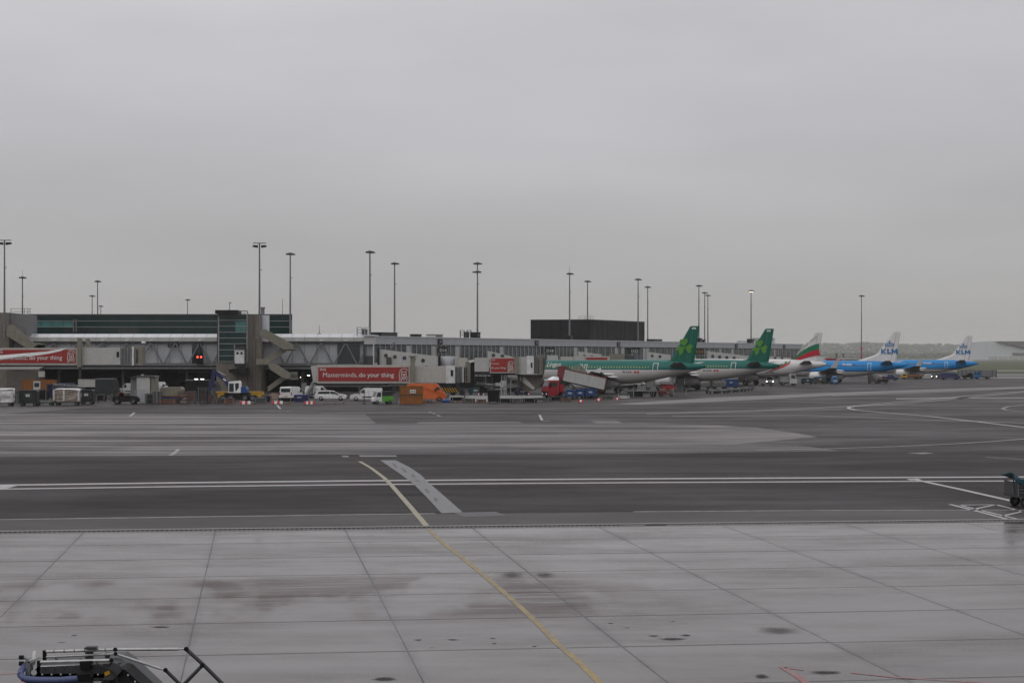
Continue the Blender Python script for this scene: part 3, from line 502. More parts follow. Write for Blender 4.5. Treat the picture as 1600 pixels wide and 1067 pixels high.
# glass storey behind the walkway
DG = 380.0
gb = thing('glass_storey', 'dark teal glass upper storey behind the walkway roof', 'building', (PX(250, DG), DG, 0))
B(gb).prism_z([(PX(40, DG), DG + .6), (PX(456, DG), DG + .6), (PX(440, DG + 20), DG + 20), (PX(40, DG + 20), DG + 20)], 8.0, PZ(493, DG)).build('core_wall', 'black_clad', gb)
B(gb).prism_z([(PX(38, DG), DG - .3), (PX(457, DG), DG - .3), (PX(440, DG + 20), DG + 20), (PX(38, DG + 20), DG + 20)], PZ(493.4, DG), PZ(490.8, DG)).build('roof_edge', 'steel_dark', gb)
xs = list(range(48, 455, 17)); rd = random.Random(3)
for r_, (y0, y1) in enumerate([(493.6, 501.2), (501.8, 510.4), (511.2, 528)]):
    for x in xs:
        lit = (r_ >= 1 and x < 115 and not (r_ == 2 and x > 85)); dark = r_ == 2 and (88 < x < 136 or 180 < x < 212)
        B(gb).fbox(x, y0, min(x + 16.4, 455), y1, DG, 0.15).build('glass_pane', 'glass_teal_lit' if lit and r_ == 1 else 'glass_teal' if not dark else 'glass_dark', gb)
for y0 in (501.2, 510.5): B(gb).fbox(45, y0, 456, y0 + 0.75, DG - 0.2, 0.3).build('glazing_rail', 'mullion', gb)
for x0 in (44, 49.5, 114, 118, 454): B(gb).fbox(x0, 499, x0 + 1.6, 519, DG - 0.35, 0.3).build('post', 'steel_grey', gb)
B(gb).fbox(362, 513, 368, 522, DG - 1, 0.8).build('vent_box', 'light_grey', gb)

# lift tower in the middle
DT = 350.0
tw = thing('lift_tower', 'beige concrete lift tower with teal glass front and white pod', 'tower', (PX(372, DT), DT, 0))
B(tw).fbox(339, 491.5, 387, 566, DT + 0.5, 7).build('shaft_core', 'dark_grey', tw)
yy = [491.8, 500.7, 510, 519.5, 528.5, 537.5, 547, 556.3, 565.2]
for i in range(8):
    B(tw).fbox(342.5, yy[i], 385.5 if i < 5 else 366, yy[i + 1] - 0.9, DT + 0.12, 0.3).build('glass_pane', 'glass_teal' if i not in (1, 2) else 'glass_teal_lit' if False else 'glass_teal', tw)
    B(tw).fbox(341.5, yy[i + 1] - 0.9, 386 if i < 5 else 366.5, yy[i + 1], DT - 0.02, 0.3).build('glazing_rail', 'mullion', tw)
B(tw).fbox(368, 502.5, 384, 518, DT + 0.06, 0.05).build('lit_pane', 'glass_teal_lit', tw)  # lit look comes from the paler colour, the pane does not glow
for x0 in (340.8, 385.2): B(tw).fbox(x0, 490.5, x0 + 1.5, 566.5, DT - 0.05, 0.5).build('corner_post', 'mullion', tw)
B(tw).fbox(365.6, 538.5, 367, 566, DT - 0.04, 0.4).build('post', 'mullion', tw)
B(tw).fbox(336, 484.4, 371, 490, DT - 1.2, 5).build('canopy', 'black_clad', tw)
b = B(tw); b.tube([P(371, 486, DT), P(386, 486, DT), P(387.5, 491, DT)], 0.09); b.tube([P(371, 489.5, DT), P(384, 489.5, DT)], 0.06); b.build('roof_rail', 'steel_grey', tw)
B(tw).fbox(358, 472, 359.4, 484.5, DT + 1, 0.15).build('aerial', 'galv', tw); B(tw).fbox(358, 472.5, 362.5, 473.6, DT + 1, 0.2).build('aerial_arm', 'galv', tw)
B(tw).fprism([(386.7, 491.2), (400, 490.6), (408, 491.8), (408, 612.3), (386.7, 612.3)], DT + 0.3, 8).build('side_wall', 'beige_concrete', tw)
B(tw).fbox(386.9, 491.6, 396.5, 612.3, DT + 0.06, 0.23).build('wall_panel', 'beige_dark', tw)
B(tw).fbox(396.6, 528, 398.4, 612.3, DT - 0.06, 0.33).build('pilaster', 'beige_concrete', tw)
B(tw).lathe((PX(409.5, DT + 3), DT + 3, PZ(534, DT + 3)), [(1.35, 0), (1.35, PZ(492.3, DT) - PZ(534, DT)), (0.01, PZ(492.2, DT) - PZ(534, DT))], 20).build('round_stair_wall', 'grey_panel', tw)
b = B(tw); c0 = P(410.5, 491.5, DT + 3); b.cyl(c0, (c0[0], c0[1], c0[2] + 1.15), 0.34); b.cyl((c0[0], c0[1], c0[2] + 1.1), (c0[0], c0[1], c0[2] + 1.35), 0.45); b.build('vent_cowl', 'mid_grey', tw)
B(tw).fbox(338, 566, 386.6, 612.3, DT + 0.2, 8).build('base_wall', 'beige_concrete', tw)
for x0 in (352, 371): B(tw).fbox(x0, 567, x0 + 0.7, 612, DT + 0.14, 0.1).build('wall_joint', 'beige_dark', tw)
pod = B(tw).fprism([(367, 545.5), (381, 545.5), (381, 568), (367, 568)], DT - 1.6, 1.9).build('white_pod', 'white_paint', tw)
for x0 in (371, 377.4): B(tw).cyl(P(x0, 551.8, DT - 1.66), P(x0, 551.8, DT - 1.5), 0.22, n=14).build('round_window', 'black', pod)
B(tw).fbox(366, 543, 382, 545.6, DT - 1.9, 2.2).build('pod_roof', 'dark_grey', pod)
B(tw).fbox(366, 568.2, 382, 572, DT - 1.3, 1.7).build('pod_base', 'steel_dark', pod)
B(tw).fprism([(357, 577), (385, 574.5), (386, 582), (358, 582.5)], DT - 3.4, 3.6).build('awning', 'black_clad', tw)

def zig(root, D):
    """Outside emergency stair: solid parapet flights and landings."""
    fl = [([(409, 514.5), (415, 514.5), (458.5, 538.5), (458.5, 547.5), (446, 547.5), (405, 523)], 'flight'), ([(458.5, 540), (458.5, 547.5), (449, 547.5), (417, 569.5), (400, 569.5), (400, 560.5), (413, 560.5), (444, 540)], 'flight'),
          ([(418, 568), (428, 566.5), (454, 583), (454, 592.8), (446, 592.8), (422, 577)], 'flight'), ([(454, 584), (454, 592.8), (446, 592.8), (419.5, 611.5), (418, 611.5), (418, 604), (445, 584)], 'flight')]
    for i, (pts, nm) in enumerate(fl):
        o = B(root).fprism(pts, D + (0.0 if i % 2 == 0 else 1.9), 0.25).build(nm, 'beige_panel', root)
        B(root).fprism([(x, y + 0.4) for x, y in pts], D + (1.6 if i % 2 == 0 else 3.5), 0.25).build('rear_parapet', 'beige_panel', o)
    for (x0, y0, x1, y1) in [(444, 546.2, 459, 548), (399, 568, 418, 570), (444, 591.4, 464, 593.2)]:
        B(root).fbox(x0, y0, x1, y1, D, 3.8).build('landing', 'beige_concrete', root)
    b = B(root)
    for x0 in (456, 459, 462, 464): b.fbox(x0, 582, x0 + 0.5, 592, D + 0.1, 0.05)
    b.fbox(454, 581.5, 464.5, 582.3, D + 0.1, 0.06); b.fbox(454, 584.4, 464.5, 584.9, D + 0.1, 0.06); b.build('landing_rail', 'light_grey', root)
zs = thing('zigzag_stair', 'beige zigzag escape stair with solid parapets beside the lift tower', 'stairs', (PX(430, DT - 3), DT - 3, 0)); zig(zs, DT - 4)

# left tower with its stair
lt = thing('corner_tower', 'beige and grey tower with roof railing at the left edge', 'tower', (PX(15, DT), DT, 0))
B(lt).fprism([(-60, 487.5), (14, 488.5), (14, 612.3), (-60, 612.3)], DT + 0.4, 9).build('side_wall', 'beige_concrete', lt)
B(lt).fprism([(14.3, 488.6), (41, 491.5), (41, 531), (14.3, 531)], DT + 1.0, 8).build('grey_wall', 'mid_grey', lt)
for pts in ([(12, 508), (20, 507), (52, 535), (70, 537), (70, 546), (45, 546), (10, 524)], [(70, 538.5), (70, 546), (62, 546), (25, 572), (15, 572), (15, 563), (30, 563), (58, 538.5)]):
    B(lt).fprism(pts, DT - 1.6, 0.3).build('flight', 'beige_panel', lt); B(lt).fprism(pts, DT - 0.4, 0.3).build('rear_parapet', 'beige_panel', lt)
B(lt).fbox(10, 572, 62, 612, DT + 0.2, 4).build('base_wall', 'beige_dark', lt)
b = B(lt)
for x0 in (16.5, 35, 37.5, 43, 46.5): b.fbox(x0, 482, x0 + 0.7, 491, DT + 2, 0.06)
for y0 in (482, 486.5): b.fbox(16.5, y0, 48, y0 + 0.6, DT + 2, 0.06)
b.build('roof_railing', 'steel_dark', lt)
B(lt).fbox(60, 580, 69.5, 589, DT - 0.8, 0.4).build('wall_cabinet', 'cream_panel', lt)

# ================================================================== PIER (angled, receding right)
PA = Vector((PX(585, 355), 355.0, 0)); PDIR = Vector((0.428, 0.904, 0)); PROT = math.atan2(0.904, 0.428); PLEN = 271.0
pier = thing('pier_concourse', 'long low grey pier with ribbon windows receding behind the parked aircraft', 'terminal', PA, PROT)
MB().box(0, PLEN, 0.35, 25, 8.75, 10.1).build('roof_core', 'mid_grey', pier)
MB().box(0, PLEN, -0.12, 25.2, 10.1, 10.28).build('roof_edge', 'roof_panel', pier)
MB().box(0, PLEN, 0.42, 25, 4.3, 8.75).build('core_wall', 'black_clad', pier)
MB().box(0, PLEN, 0.0, 0.9, 4.2, 5.35).build('sill_band', 'light_grey', pier)
MB().box(0, PLEN, 4.0, 25, 0.0, 4.3).build('ground_floor_wall', 'black', pier)  # coloured black to give the shade of the open floor below the pier
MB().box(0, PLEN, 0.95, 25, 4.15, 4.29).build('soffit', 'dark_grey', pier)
np_ = 66; pw = PLEN / np_
mA = MB().box(0.02, pw - 0.03, 0, 0.34, 0, 1.34).mesh('fascia_panel'); mA.materials.append(M('grey_panel'))
mB_ = MB().box(0.16, pw / 2 - 0.16, 0.05, 0.4, 0, 3.1).mesh('window'); mB_.materials.append(M('glass_pier'))
mC = MB().box(-0.14, 0.14, -0.06, 0.38, 0, 3.36).mesh('mullion'); mC.materials.append(M('mullion'))
mD = MB().box(0.16, pw / 2 - 0.16, 0.02, 0.4, 0, 3.1).mesh('wall_panel'); mD.materials.append(M('light_grey'))
mE = MB().box(-0.06, 0.3, 0.12, 0.38, 0, 3.36).mesh('dark_rib'); mE.materials.append(M('black'))
rd = random.Random(5)
for i in range(np_):
    inst(mA, 'fascia_panel', pier, (i * pw, 0, 8.76))
    for k in (0, 1):
        s = i * pw + k * pw / 2
        inst(mD if rd.random() < 0.12 else mB_, 'window', pier, (s, 0, 5.45)); inst(mC if (k == 0 or i < 22) else mE, 'mullion', pier, (s, 0, 5.38))
for i in range(0, 66, 3): MB().box(i * pw - 0.3, i * pw + 0.3, 1.2, 1.8, 0, 4.16).build('column', 'beige_dark', pier)
MB().box(2.0, PLEN, -0.10, 0.0, 8.70, 8.76).build('gutter_line', 'steel_dark', pier)
# end block joining walkway and pier
lk = thing('link_block', 'white and grey link block where walkway meets pier', 'building', (PX(578, 352), 352, 0))
B(lk).fbox(569, 525.0, 585.5, 538, 351.5, 10).build('fascia_block', 'light_grey', lk); B(lk).fbox(568.5, 522.8, 586, 525.2, 351.2, 10).build('roof_edge', 'roof_panel', lk)
B(lk).fbox(571, 538, 583, 556, 352.3, 9).build('upper_wall', 'grey_panel', lk); B(lk).fbox(571, 556, 583, 571, 352.1, 9).build('lower_wall', 'dark_grey', lk)
for x0 in (573, 576.5, 580): B(lk).fbox(x0, 538, x0 + 0.35, 556, 352.2, 0.1).build('panel_joint', 'mid_grey', lk)
B(lk).fbox(583, 536, 584.2, 573, 351.4, 0.5).build('downpipe', 'white_paint', lk); B(lk).fbox(567.5, 532.5, 570.5, 572, 351.6, 1).build('end_post', 'steel_dark', lk)

def pier_px(x, back=0.0):
    """Point of the pier front seen at photo column x, moved 'back' metres into the roof."""
    k = (x - 800) / F; n = Vector((-0.904, 0.428)); a = Vector((PA.x, PA.y)) + n * back
    t = (k * a.y - a.x) / (PDIR.x - k * PDIR.y); q = a + Vector((PDIR.x, PDIR.y)) * t
    return q, t
# gate signs on the pier
for i, (x, txt, lab, m) in enumerate([(692, 'D16', 'black gate sign reading D16 on the pier', 'sign_white'), (858, 'D18', 'black gate sign reading D18 on the pier', 'sign_white'), (990, 'D22', 'black gate sign reading D22 on the pier', 'sign_white'), (1091, 'D24', 'black gate sign reading D24 with yellow lettering', 'yellow')]):
    q, t = pier_px(x); k_ = q.y / 376; hgt = 1.15 * k_; wd = 1.75 * k_
    sg = thing('gate_sign', lab, 'sign', (q.x, q.y - 1.2, 7.72), R(10), 'black gate signs on the pier')
    MB().box(-wd / 2, wd / 2, -0.9, -0.6, -hgt / 2 + 0.1, hgt / 2 + 0.1).build('sign_board', 'sign_black', sg)
    MB().box(-0.1, 0.1, -0.6, 1.5, -0.3, 0.3).build('bracket', 'steel_dark', sg)
    lettering(txt, lambda u, v: (u - wd * .38, -0.93, v - hgt * .25), m, sg, width=wd * .76)
for i, (x, lab) in enumerate([(687, 'first small dark plate on the pier fascia, above the D16 sign'), (838, 'second small dark plate on the pier fascia, above the D18 sign'), (966, 'third small dark plate on the pier fascia, above the D22 sign'), (1150, 'fourth small dark plate on the pier fascia, between the two green tails'), (1225, 'farthest small dark plate on the pier fascia')]):
    q, t = pier_px(x); o = thing('fascia_plate', lab, 'sign', (q.x, q.y, 9.42), PROT, 'small dark plates on the fascia')
    MB().box(-0.9, 0.9, -0.22, -0.02, -0.52, 0.52).build('plate', 'sign_black', o); MB().box(-0.55, 0.55, -0.25, -0.22, -0.2, 0.2).build('plate_face', 'mid_grey', o)

# dark block on the roof
bb = thing('roof_block', 'large windowless black block standing on the pier roof', 'building', (19.1, 470, 10.2))
c1 = Vector((PX(922, 470), 470)); c2 = c1 + Vector((PDIR.x, PDIR.y)) * 36.5; c0 = Vector((PX(829, 474), 474)); c3 = c0 + Vector((PDIR.x, PDIR.y)) * 36.5
B(bb).prism_z([c0, c1, c2, c3], 10.2, 15.35).build('main_wall', 'black_clad', bb)
cm = (c0 + c1 + c2 + c3) / 4
B(bb).prism_z([cm + (c - cm) * 1.004 for c in (c0, c1, c2, c3)], 15.35, 15.55).build('roof_edge', 'steel_dark', bb)
for k in range(1, 12):
    a = c1.lerp(c2, k / 12); B(bb).box(a.x - 0.06, a.x + 0.06, a.y - 0.12, a.y + 0.05, 10.3, 15.3).build('seam', 'dark_grey', bb)
for k in range(1, 6):
    a = c0.lerp(c1, k / 6); B(bb).box(a.x - 0.06, a.x + 0.06, a.y - 0.1, a.y + 0.05, 10.3, 15.3).build('seam', 'black', bb)
# small roof furniture
def roof_unit(x, back, wd, hg, dp, lab, m='black_clad', name='roof_unit', cat='roof unit'):
    q, t = pier_px(x, back); o = thing(name, lab, cat, (q.x, q.y, 10.28), PROT)
    MB().box(-wd / 2, wd / 2, 0, dp, 0, hg).build('casing', m, o); MB().box(-wd / 2 - .1, wd / 2 + .1, -0.1, dp + .1, hg, hg + 0.12).build('lid', 'steel_dark', o)
    MB().box(-wd / 2 + .2, wd / 2 - .2, -0.06, 0.0, hg * .3, hg * .7).build('louvre', 'dark_grey', o); return o
roof_unit(608, 2, 6.5, 0.65, 2.5, 'long flat black roof unit near the walkway end'); roof_unit(655, 2, 1.9, 0.45, 1.5, 'small tilted dark roof hatch')
roof_unit(748, 3, 1.6, 1.15, 1.6, 'dark mast cabinet at the two-level lamp mast'); roof_unit(1028, 5, 6, 0.55, 2, 'flat dark roof unit right of the black block')
roof_unit(1095, 4, 2.2, 1.1, 1.4, 'dark mast cabinet left of the second green tail'); roof_unit(1101, 12, 1.6, 0.95, 1.2, 'smaller dark cabinet beside the twin masts')
roof_unit(1176, 4, 2.4, 1.2, 1.4, 'dark cabinet at the lit lamp mast'); roof_unit(893, 5, 1.6, 1.0, 1.3, 'dark cabinet in front of the black block'); roof_unit(686, 3, 3.2, 0.5, 2.0, 'pale dish platform on the roof above the D16 sign', 'light_grey')
def roof_cage(x, back, lab, m='steel_dark'):
    q, t = pier_px(x, back); o = thing('roof_cage', lab, 'railing', (q.x, q.y, 10.28), PROT)
    for sx in (-0.9, 0.9):
        for sy in (0, 1.6): MB().box(sx - .07, sx + .07, sy - .07, sy + .07, 0, 1.6).build('post', m, o)
    for z in (0.6, 1.1, 1.58):
        for sy in (0, 1.6): MB().box(-0.9, 0.9, sy - 0.05, sy + .05, z - .05, z + .05).build('rail', m, o)
    MB().box(0.1, 0.7, 0.3, 1.1, 0, 1.3).build('cabinet', 'dark_grey', o)
roof_cage(733, 3, 'black steel cage beside the two-level lamp mast', 'black'); roof_cage(573.5, 1, 'pale railing cage around the mast on the link block', 'galv')

# ---- light masts
def mast(x, ytop, D, zb, lab, kind=1, lit=False, red=False):
    ht = PZ(ytop, D) - zb; o = thing('light_mast', lab, 'light mast', (PX(x, D), D, zb), random.uniform(-0.3, 0.3), 'floodlight masts')
    r0 = 0.22 if ht > 12 else 0.17
    MB().cyl((0, 0, 0), (0, 0, ht), r0, 0.12, 10).build('pole', 'steel_grey', o)
    if kind == 2:    # wide double head
        h = MB(); h.box(-1.15, 1.15, -0.25, 0.25, ht - 0.08, ht + 0.06); h.build('head_frame', 'steel_grey', o)
        for s in (-1, 1): MB().prism([(s * 0.3, ht - 0.85), (s * 1.25, ht - 0.7), (s * 1.2, ht - 0.4), (s * 0.3, ht - 0.4)], -0.4, 0.4).build('floodlight', 'black', o)
        MB().box(-0.1, 0.1, -0.1, 0.1, ht - 0.9, ht).build('bracket', 'steel_dark', o)
    else:
        lv = [ht] if kind in (1, 4) else [ht, ht - 1.75]
        for j, z in enumerate(lv):
            s0 = 1 if j % 2 == 0 else -1
            f = MB().prism([(-0.75 * s0, z - 0.3), (0.35 * s0, z - 0.35), (1.05 * s0, z - 0.28), (0.75 * s0, z - 0.02), (-0.7 * s0, z)], -0.55, 0.55).build('floodlight', 'steel_dark', o)
            if lit: MB().box(-0.5, 0.6, -0.6, 0.3, z - 0.45, z - 0.36).build('lamp_glass', 'lamp_warm', f)
            MB().box(-0.3, 0.3, -0.3, 0.3, z, z + 0.18).build('head_plate', 'galv', o)
    if kind == 4: MB().cyl((0, 0, ht), (0, 0, ht + 2.0), 0.05, 0.03, 6).build('aerial', 'galv', o)
    zz = ht * 0.72; MB().box(-0.05, 0.42, -0.05, 0.05, zz - 0.06, zz + 0.06).build('climb_stop', 'steel_dark', o)
    if red:
        for k in range(2): MB().cyl((0, 0, ht - 16.6 - 2.2 * k), (0, 0, ht - 17.7 - 2.2 * k), r0 + 0.03, n=10, caps=False).build('red_band', 'barrier_red', o)
for a in [(7, 375.5, 348.5, PZ(527, 348.5), 'tall double-headed mast at the left edge', 2), (35, 433, 452, 9.0, 'mast with aerial behind the left tower', 4), (144, 462, 600, 0, 'shorter of two thin masts behind the glass storey', 1), (152.5, 439, 497, 0, 'taller of two thin masts behind the glass storey', 1), (157.5, 478, 700, 0, 'shortest thin mast behind the glass storey', 1),
          (293, 468, 650, 0, 'lone small mast behind the middle of the glass storey', 1), (405.5, 380, 348.6, PZ(529, 348.6), 'tall double-headed mast on the lift tower', 2), (453.5, 396, 372, 9.5, 'tall mast at the right end of the glass storey', 1), (578, 393, 357, 10.3, 'tall mast on the link block', 1), (616.5, 411, 401, 10.28, 'mast above the flat roof unit', 1),
          (746, 411, 401, 10.28, 'two-level mast right of the D16 sign', 3), (890, 427, 451, 10.28, 'mast with aerial in front of the black block', 4), (918, 439, 497, 10.28, 'mast behind the black block', 1), (997, 436, 485, 10.28, 'mast before the right end of the black block', 1), (1012, 448, 539, 10.28, 'mast just right of the black block', 1),
          (1092, 446, 529, 10.28, 'mast directly behind the nearest green tail', 1), (1101, 457, 588, 10.28, 'middle of three masts behind the nearest green tail', 1), (1106, 461, 612, 10.28, 'right of three masts behind the nearest green tail', 1)]:
    mast(*a)
mast(1173.5, 454, 570, 10.28, 'mast with a lit lamp left of the second green tail', 1, lit=True); mast(1346, 462, 619, 0, 'lone mast with red bands beyond the blue airliners', 1, red=True)
for i, (x, y, D, zb, lab) in enumerate([(441.5, 466, 380, 14, 'thin whip aerial on the glass storey'), (499, 508, 356, 10.6, 'tiny aerial on the walkway roof')]):
    o = thing('whip_aerial', lab, 'aerial', (PX(x, D), D, zb)); MB().cyl((0, 0, 0), (0, 0, PZ(y, D) - zb), 0.06, 0.03, 6).build('rod', 'steel_dark', o); MB().box(-0.3, 0.3, -0.3, 0.3, 0, 0.18).build('foot', 'steel_dark', o)
rg = thing('mast_platform', 'railed platform around the mast on the black block', 'railing', (PX(918, 485), 485, 15.5))
for sx in (-2.2, -0.7, 0.7, 1.4): B(rg).box(PX(918, 485) + sx - .05, PX(918, 485) + sx + .05, 484.9, 485, 15.5, 16.7).build('post', 'galv', rg)
for z in (16.1, 16.65): B(rg).box(PX(918, 485) - 2.2, PX(918, 485) + 1.4, 484.9, 485, z, z + 0.07).build('rail', 'galv', rg)

# ================================================================== JET BRIDGES
def lion(root, x0, y0, x1, y1, D, m='ad_white'):
    """Line-drawn lion head emblem, printed on the panel."""
    W = x1 - x0; Hh = y1 - y0
    def st(pts, wd):
        b = B(root)
        for a, c in zip(pts, pts[1:]):
            p, q = Vector(P(x0 + a[0] * W, y0 + a[1] * Hh, D)), Vector(P(x0 + c[0] * W, y0 + c[1] * Hh, D)); d = (q - p).normalized(); n_ = Vector((-d.z, 0, d.x)) * wd * .45; d = d * wd * .25
            b.add([p - n_ - d, q - n_ + d, q + n_ + d, p + n_ - d], [(0, 1, 2, 3)])
        return b
    mane = [(.08, 1.0), (.10, .85), (.0, .78), (.08, .66), (.0, .56), (.09, .46), (.03, .36), (.12, .26), (.10, .14), (.24, .12), (.30, .02), (.45, .05), (.58, .0), (.68, .06), (.82, .03), (.88, .14), (1, .16)]
    face = [(.30, .34), (.24, .24), (.34, .2), (.42, .28), (.62, .28), (.72, .2), (.80, .26), (.74, .38), (.78, .55), (.70, .70), (.66, .84), (.52, .90), (.38, .84), (.36, .70), (.27, .55), (.30, .34)]
    for pts, wd in ((mane, .13), (face, .11), ([(.38, .44), (.47, .47)], .12), ([(.58, .47), (.68, .44)], .12), ([(.50, .48), (.48, .64), (.52, .68), (.57, .64), (.55, .48)], .10), ([(.42, .78), (.52, .74), (.62, .78)], .1), ([(.2, .7), (.26, .86), (.22, .98)], .11), ([(.84, .62), (.88, .8), (.80, .98)], .11)):
        st(pts, wd).build('emblem_stroke', m, root)
def flat_text(root, s, x0, ybase, x1, D, m, bold=0.0):
    lettering(s, lambda u, v: (PX(x0, D) + u, D, PZ(ybase, D) + v), m, root, width=PX(x1, D) - PX(x0, D), bold=bold, off=tuple(root.location))

# bridge at the left edge
D1 = 322.0
b1 = thing('jet_bridge', 'jet bridge with a red advert behind a white wing tip at the left edge', 'jet bridge', (PX(60, D1), D1, 0))
B(b1).fbox(-70, 543.6, 122, 570.2, D1, 3.2).build('outer_tunnel', 'cream_panel', b1); B(b1).fbox(-60, 546.4, 117.8, 567.2, D1 - 0.08, 0.07).build('advert_panel', 'ad_red', b1)
flat_text(b1, 'Astronauts,', -2, 561.8, 43, D1 - 0.12, 'ad_white'); flat_text(b1, 'do your thing', 45.5, 561.8, 97, D1 - 0.12, 'ad_white', 0.008); flat_text(b1, 'ING', -8, 551.5, 4, D1 - 0.12, 'ad_white', 0.01)
lion(b1, 105, 547.5, 117.5, 566, D1 - 0.12)
B(b1).fbox(120.5, 528, 126.5, 573.5, D1 - 0.6, 1.0).build('support_post', 'beige_panel', b1); B(b1).fbox(134, 529, 139, 545, D1 + 1.5, 1).build('support_post', 'beige_panel', b1)
B(b1).fbox(128, 543.2, 188, 569.5, D1 + 0.25, 2.7).build('inner_tunnel', 'light_grey', b1); B(b1).fbox(182.3, 549.5, 186, 558, D1 + 0.18, 0.1).build('window', 'black', b1)
B(b1).fbox(-70, 570.4, 60, 573.5, D1 + 0.3, 2.6).build('underframe', 'steel_dark', b1); B(b1).fprism([(-70, 573.6), (68, 572.6), (60, 577), (-70, 577)], D1 + 0.2, 1.2).build('lower_beam', 'light_grey', b1)
bw = B(b1)
for i in range(7): bw.fbox(188.6 + i * 2.4, 543.5 + (i % 2) * 0.5, 190.8 + i * 2.4, 569 - (i % 2) * 0.5, D1 + 0.3 + (i % 2) * 0.15, 2.4)
bw.build('bellows', 'mid_grey', b1)
B(b1).fbox(206, 541.5, 209, 571, D1 + 0.2, 2.9).build('frame_arch', 'white_paint', b1); B(b1).fbox(210, 541.5, 222, 570.5, D1 + 0.5, 2.8).build('cab', 'beige_panel', b1); B(b1).fbox(212.5, 546, 215.5, 567, D1 + 0.42, 0.1).build('cab_window', 'glass_dark', b1)
B(b1).fbox(221, 533, 226, 536.2, D1 + 1, 1).build('cab_lamp', 'white_clean', b1)
B(b1).fbox(123, 573, 126, 618.6, D1 + 0.2, 0.6).build('leg', 'steel_dark', b1)

# middle bridge with the long advert
D2 = 318.0
b2 = thing('jet_bridge', 'lowered jet bridge carrying the long red advert in the middle', 'jet bridge', (PX(600, D2), D2, 0))
B(b2).fbox(495, 570.4, 641, 598.8, D2, 3.4).build('outer_tunnel', 'cream_panel', b2); B(b2).fbox(497.3, 573.8, 638, 595.4, D2 - 0.08, 0.07).build('advert_panel', 'ad_red', b2)
B(b2).fbox(494.8, 598.9, 641, 600.6, D2 + 0.1, 3.2).build('underframe', 'steel_dark', b2)
flat_text(b2, 'Masterminds,', 504.6, 589.0, 558.5, D2 - 0.12, 'ad_white'); flat_text(b2, 'do your thing', 561, 589.0, 615.5, D2 - 0.12, 'ad_white', 0.008); flat_text(b2, 'ING', 500, 579.2, 509.5, D2 - 0.12, 'ad_white', 0.01)
lion(b2, 623.5, 575.6, 638, 595.4, D2 - 0.12)
B(b2).fprism([(485.5, 572), (494.8, 571), (494.8, 598), (489.5, 597.5)], D2 + 0.4, 2.8).build('end_wall', 'light_grey', b2)
B(b2).fbox(488, 600.8, 600, 604.2, D2 + 0.5, 2.2).build('lower_beam', 'mid_grey', b2); B(b2).fprism([(596, 604), (612, 600.8), (640, 600.8), (640, 602.2), (614, 602.4)], D2 + 0.4, 0.6).build('brace', 'light_grey', b2)
B(b2).fbox(641.2, 556.5, 648, 601, D2 - 0.5, 1.2).build('support_post', 'beige_panel', b2); B(b2).fbox(638.5, 555.8, 650.5, 558, D2 - 0.7, 1.6).build('post_head', 'beige_panel', b2)
B(b2).fbox(648.2, 572.4, 697, 598.2, D2 + 0.25, 2.8).build('inner_tunnel', 'cream_panel', b2); B(b2).fbox(697, 571.3, 711, 598.6, D2 + 0.05, 3.1).build('cab_section', 'white_paint', b2)
B(b2).fbox(704.2, 578, 708, 587.6, D2 - 0.03, 0.1).build('window', 'black', b2)
bw = B(b2)
for i in range(6): bw.fbox(711.4 + i * 2.2, 573 + (i % 2) * 0.5, 713.4 + i * 2.2, 597.5, D2 + 0.4 + (i % 2) * 0.15, 2.3)
bw.build('bellows', 'mid_grey', b2)
B(b2).fbox(722.3, 572, 724.8, 597.5, D2 + 0.2, 2.6).build('frame_arch', 'light_grey', b2); cab = B(b2).fprism([(727, 566), (731, 563.5), (735, 562.5), (735, 597.8), (727, 597.8)], D2 + 0.3, 3).build('cab', 'beige_panel', b2)
B(b2).fbox(728, 574, 730, 584.5, D2 + 0.22, 0.1).build('cab_window', 'glass_dark', cab); B(b2).fbox(728, 586, 730, 596.5, D2 + 0.22, 0.1).build('cab_window', 'glass_dark', cab)
B(b2).fprism([(730, 563.6), (740, 561.6), (741, 565), (735, 567)], D2 + 0.2, 3).build('cab_hood', 'white_paint', cab); B(b2).fbox(735.2, 566, 741, 597.5, D2 + 0.6, 2.6).build('closure', 'black', cab)
for x0 in (700, 715): B(b2).fbox(x0, 598.6, x0 + 3.2, 612, D2 + 1, 0.8).build('leg', 'steel_dark', b2)
ws = B(b2).fprism([(688, 605.5), (713, 605.5), (716, 613.5), (692, 613.5)], D2 - 1.2, 0.8).build('wheel_guard', 'black', b2)
for i in range(6): B(b2).fprism([(689.5 + i * 4, 605.7), (691 + i * 4, 605.7), (696 + i * 4, 613.2), (694.5 + i * 4, 613.2)], D2 - 1.25, 0.05).build('hazard_stripe', 'yellow', ws)
for x0 in (694, 708, 722): B(b2).cyl(P(x0, 613.2, D2 + 0.2), P(x0, 613.2, D2 + 0.8), 0.52, n=14).build('wheel', 'rubber', b2)
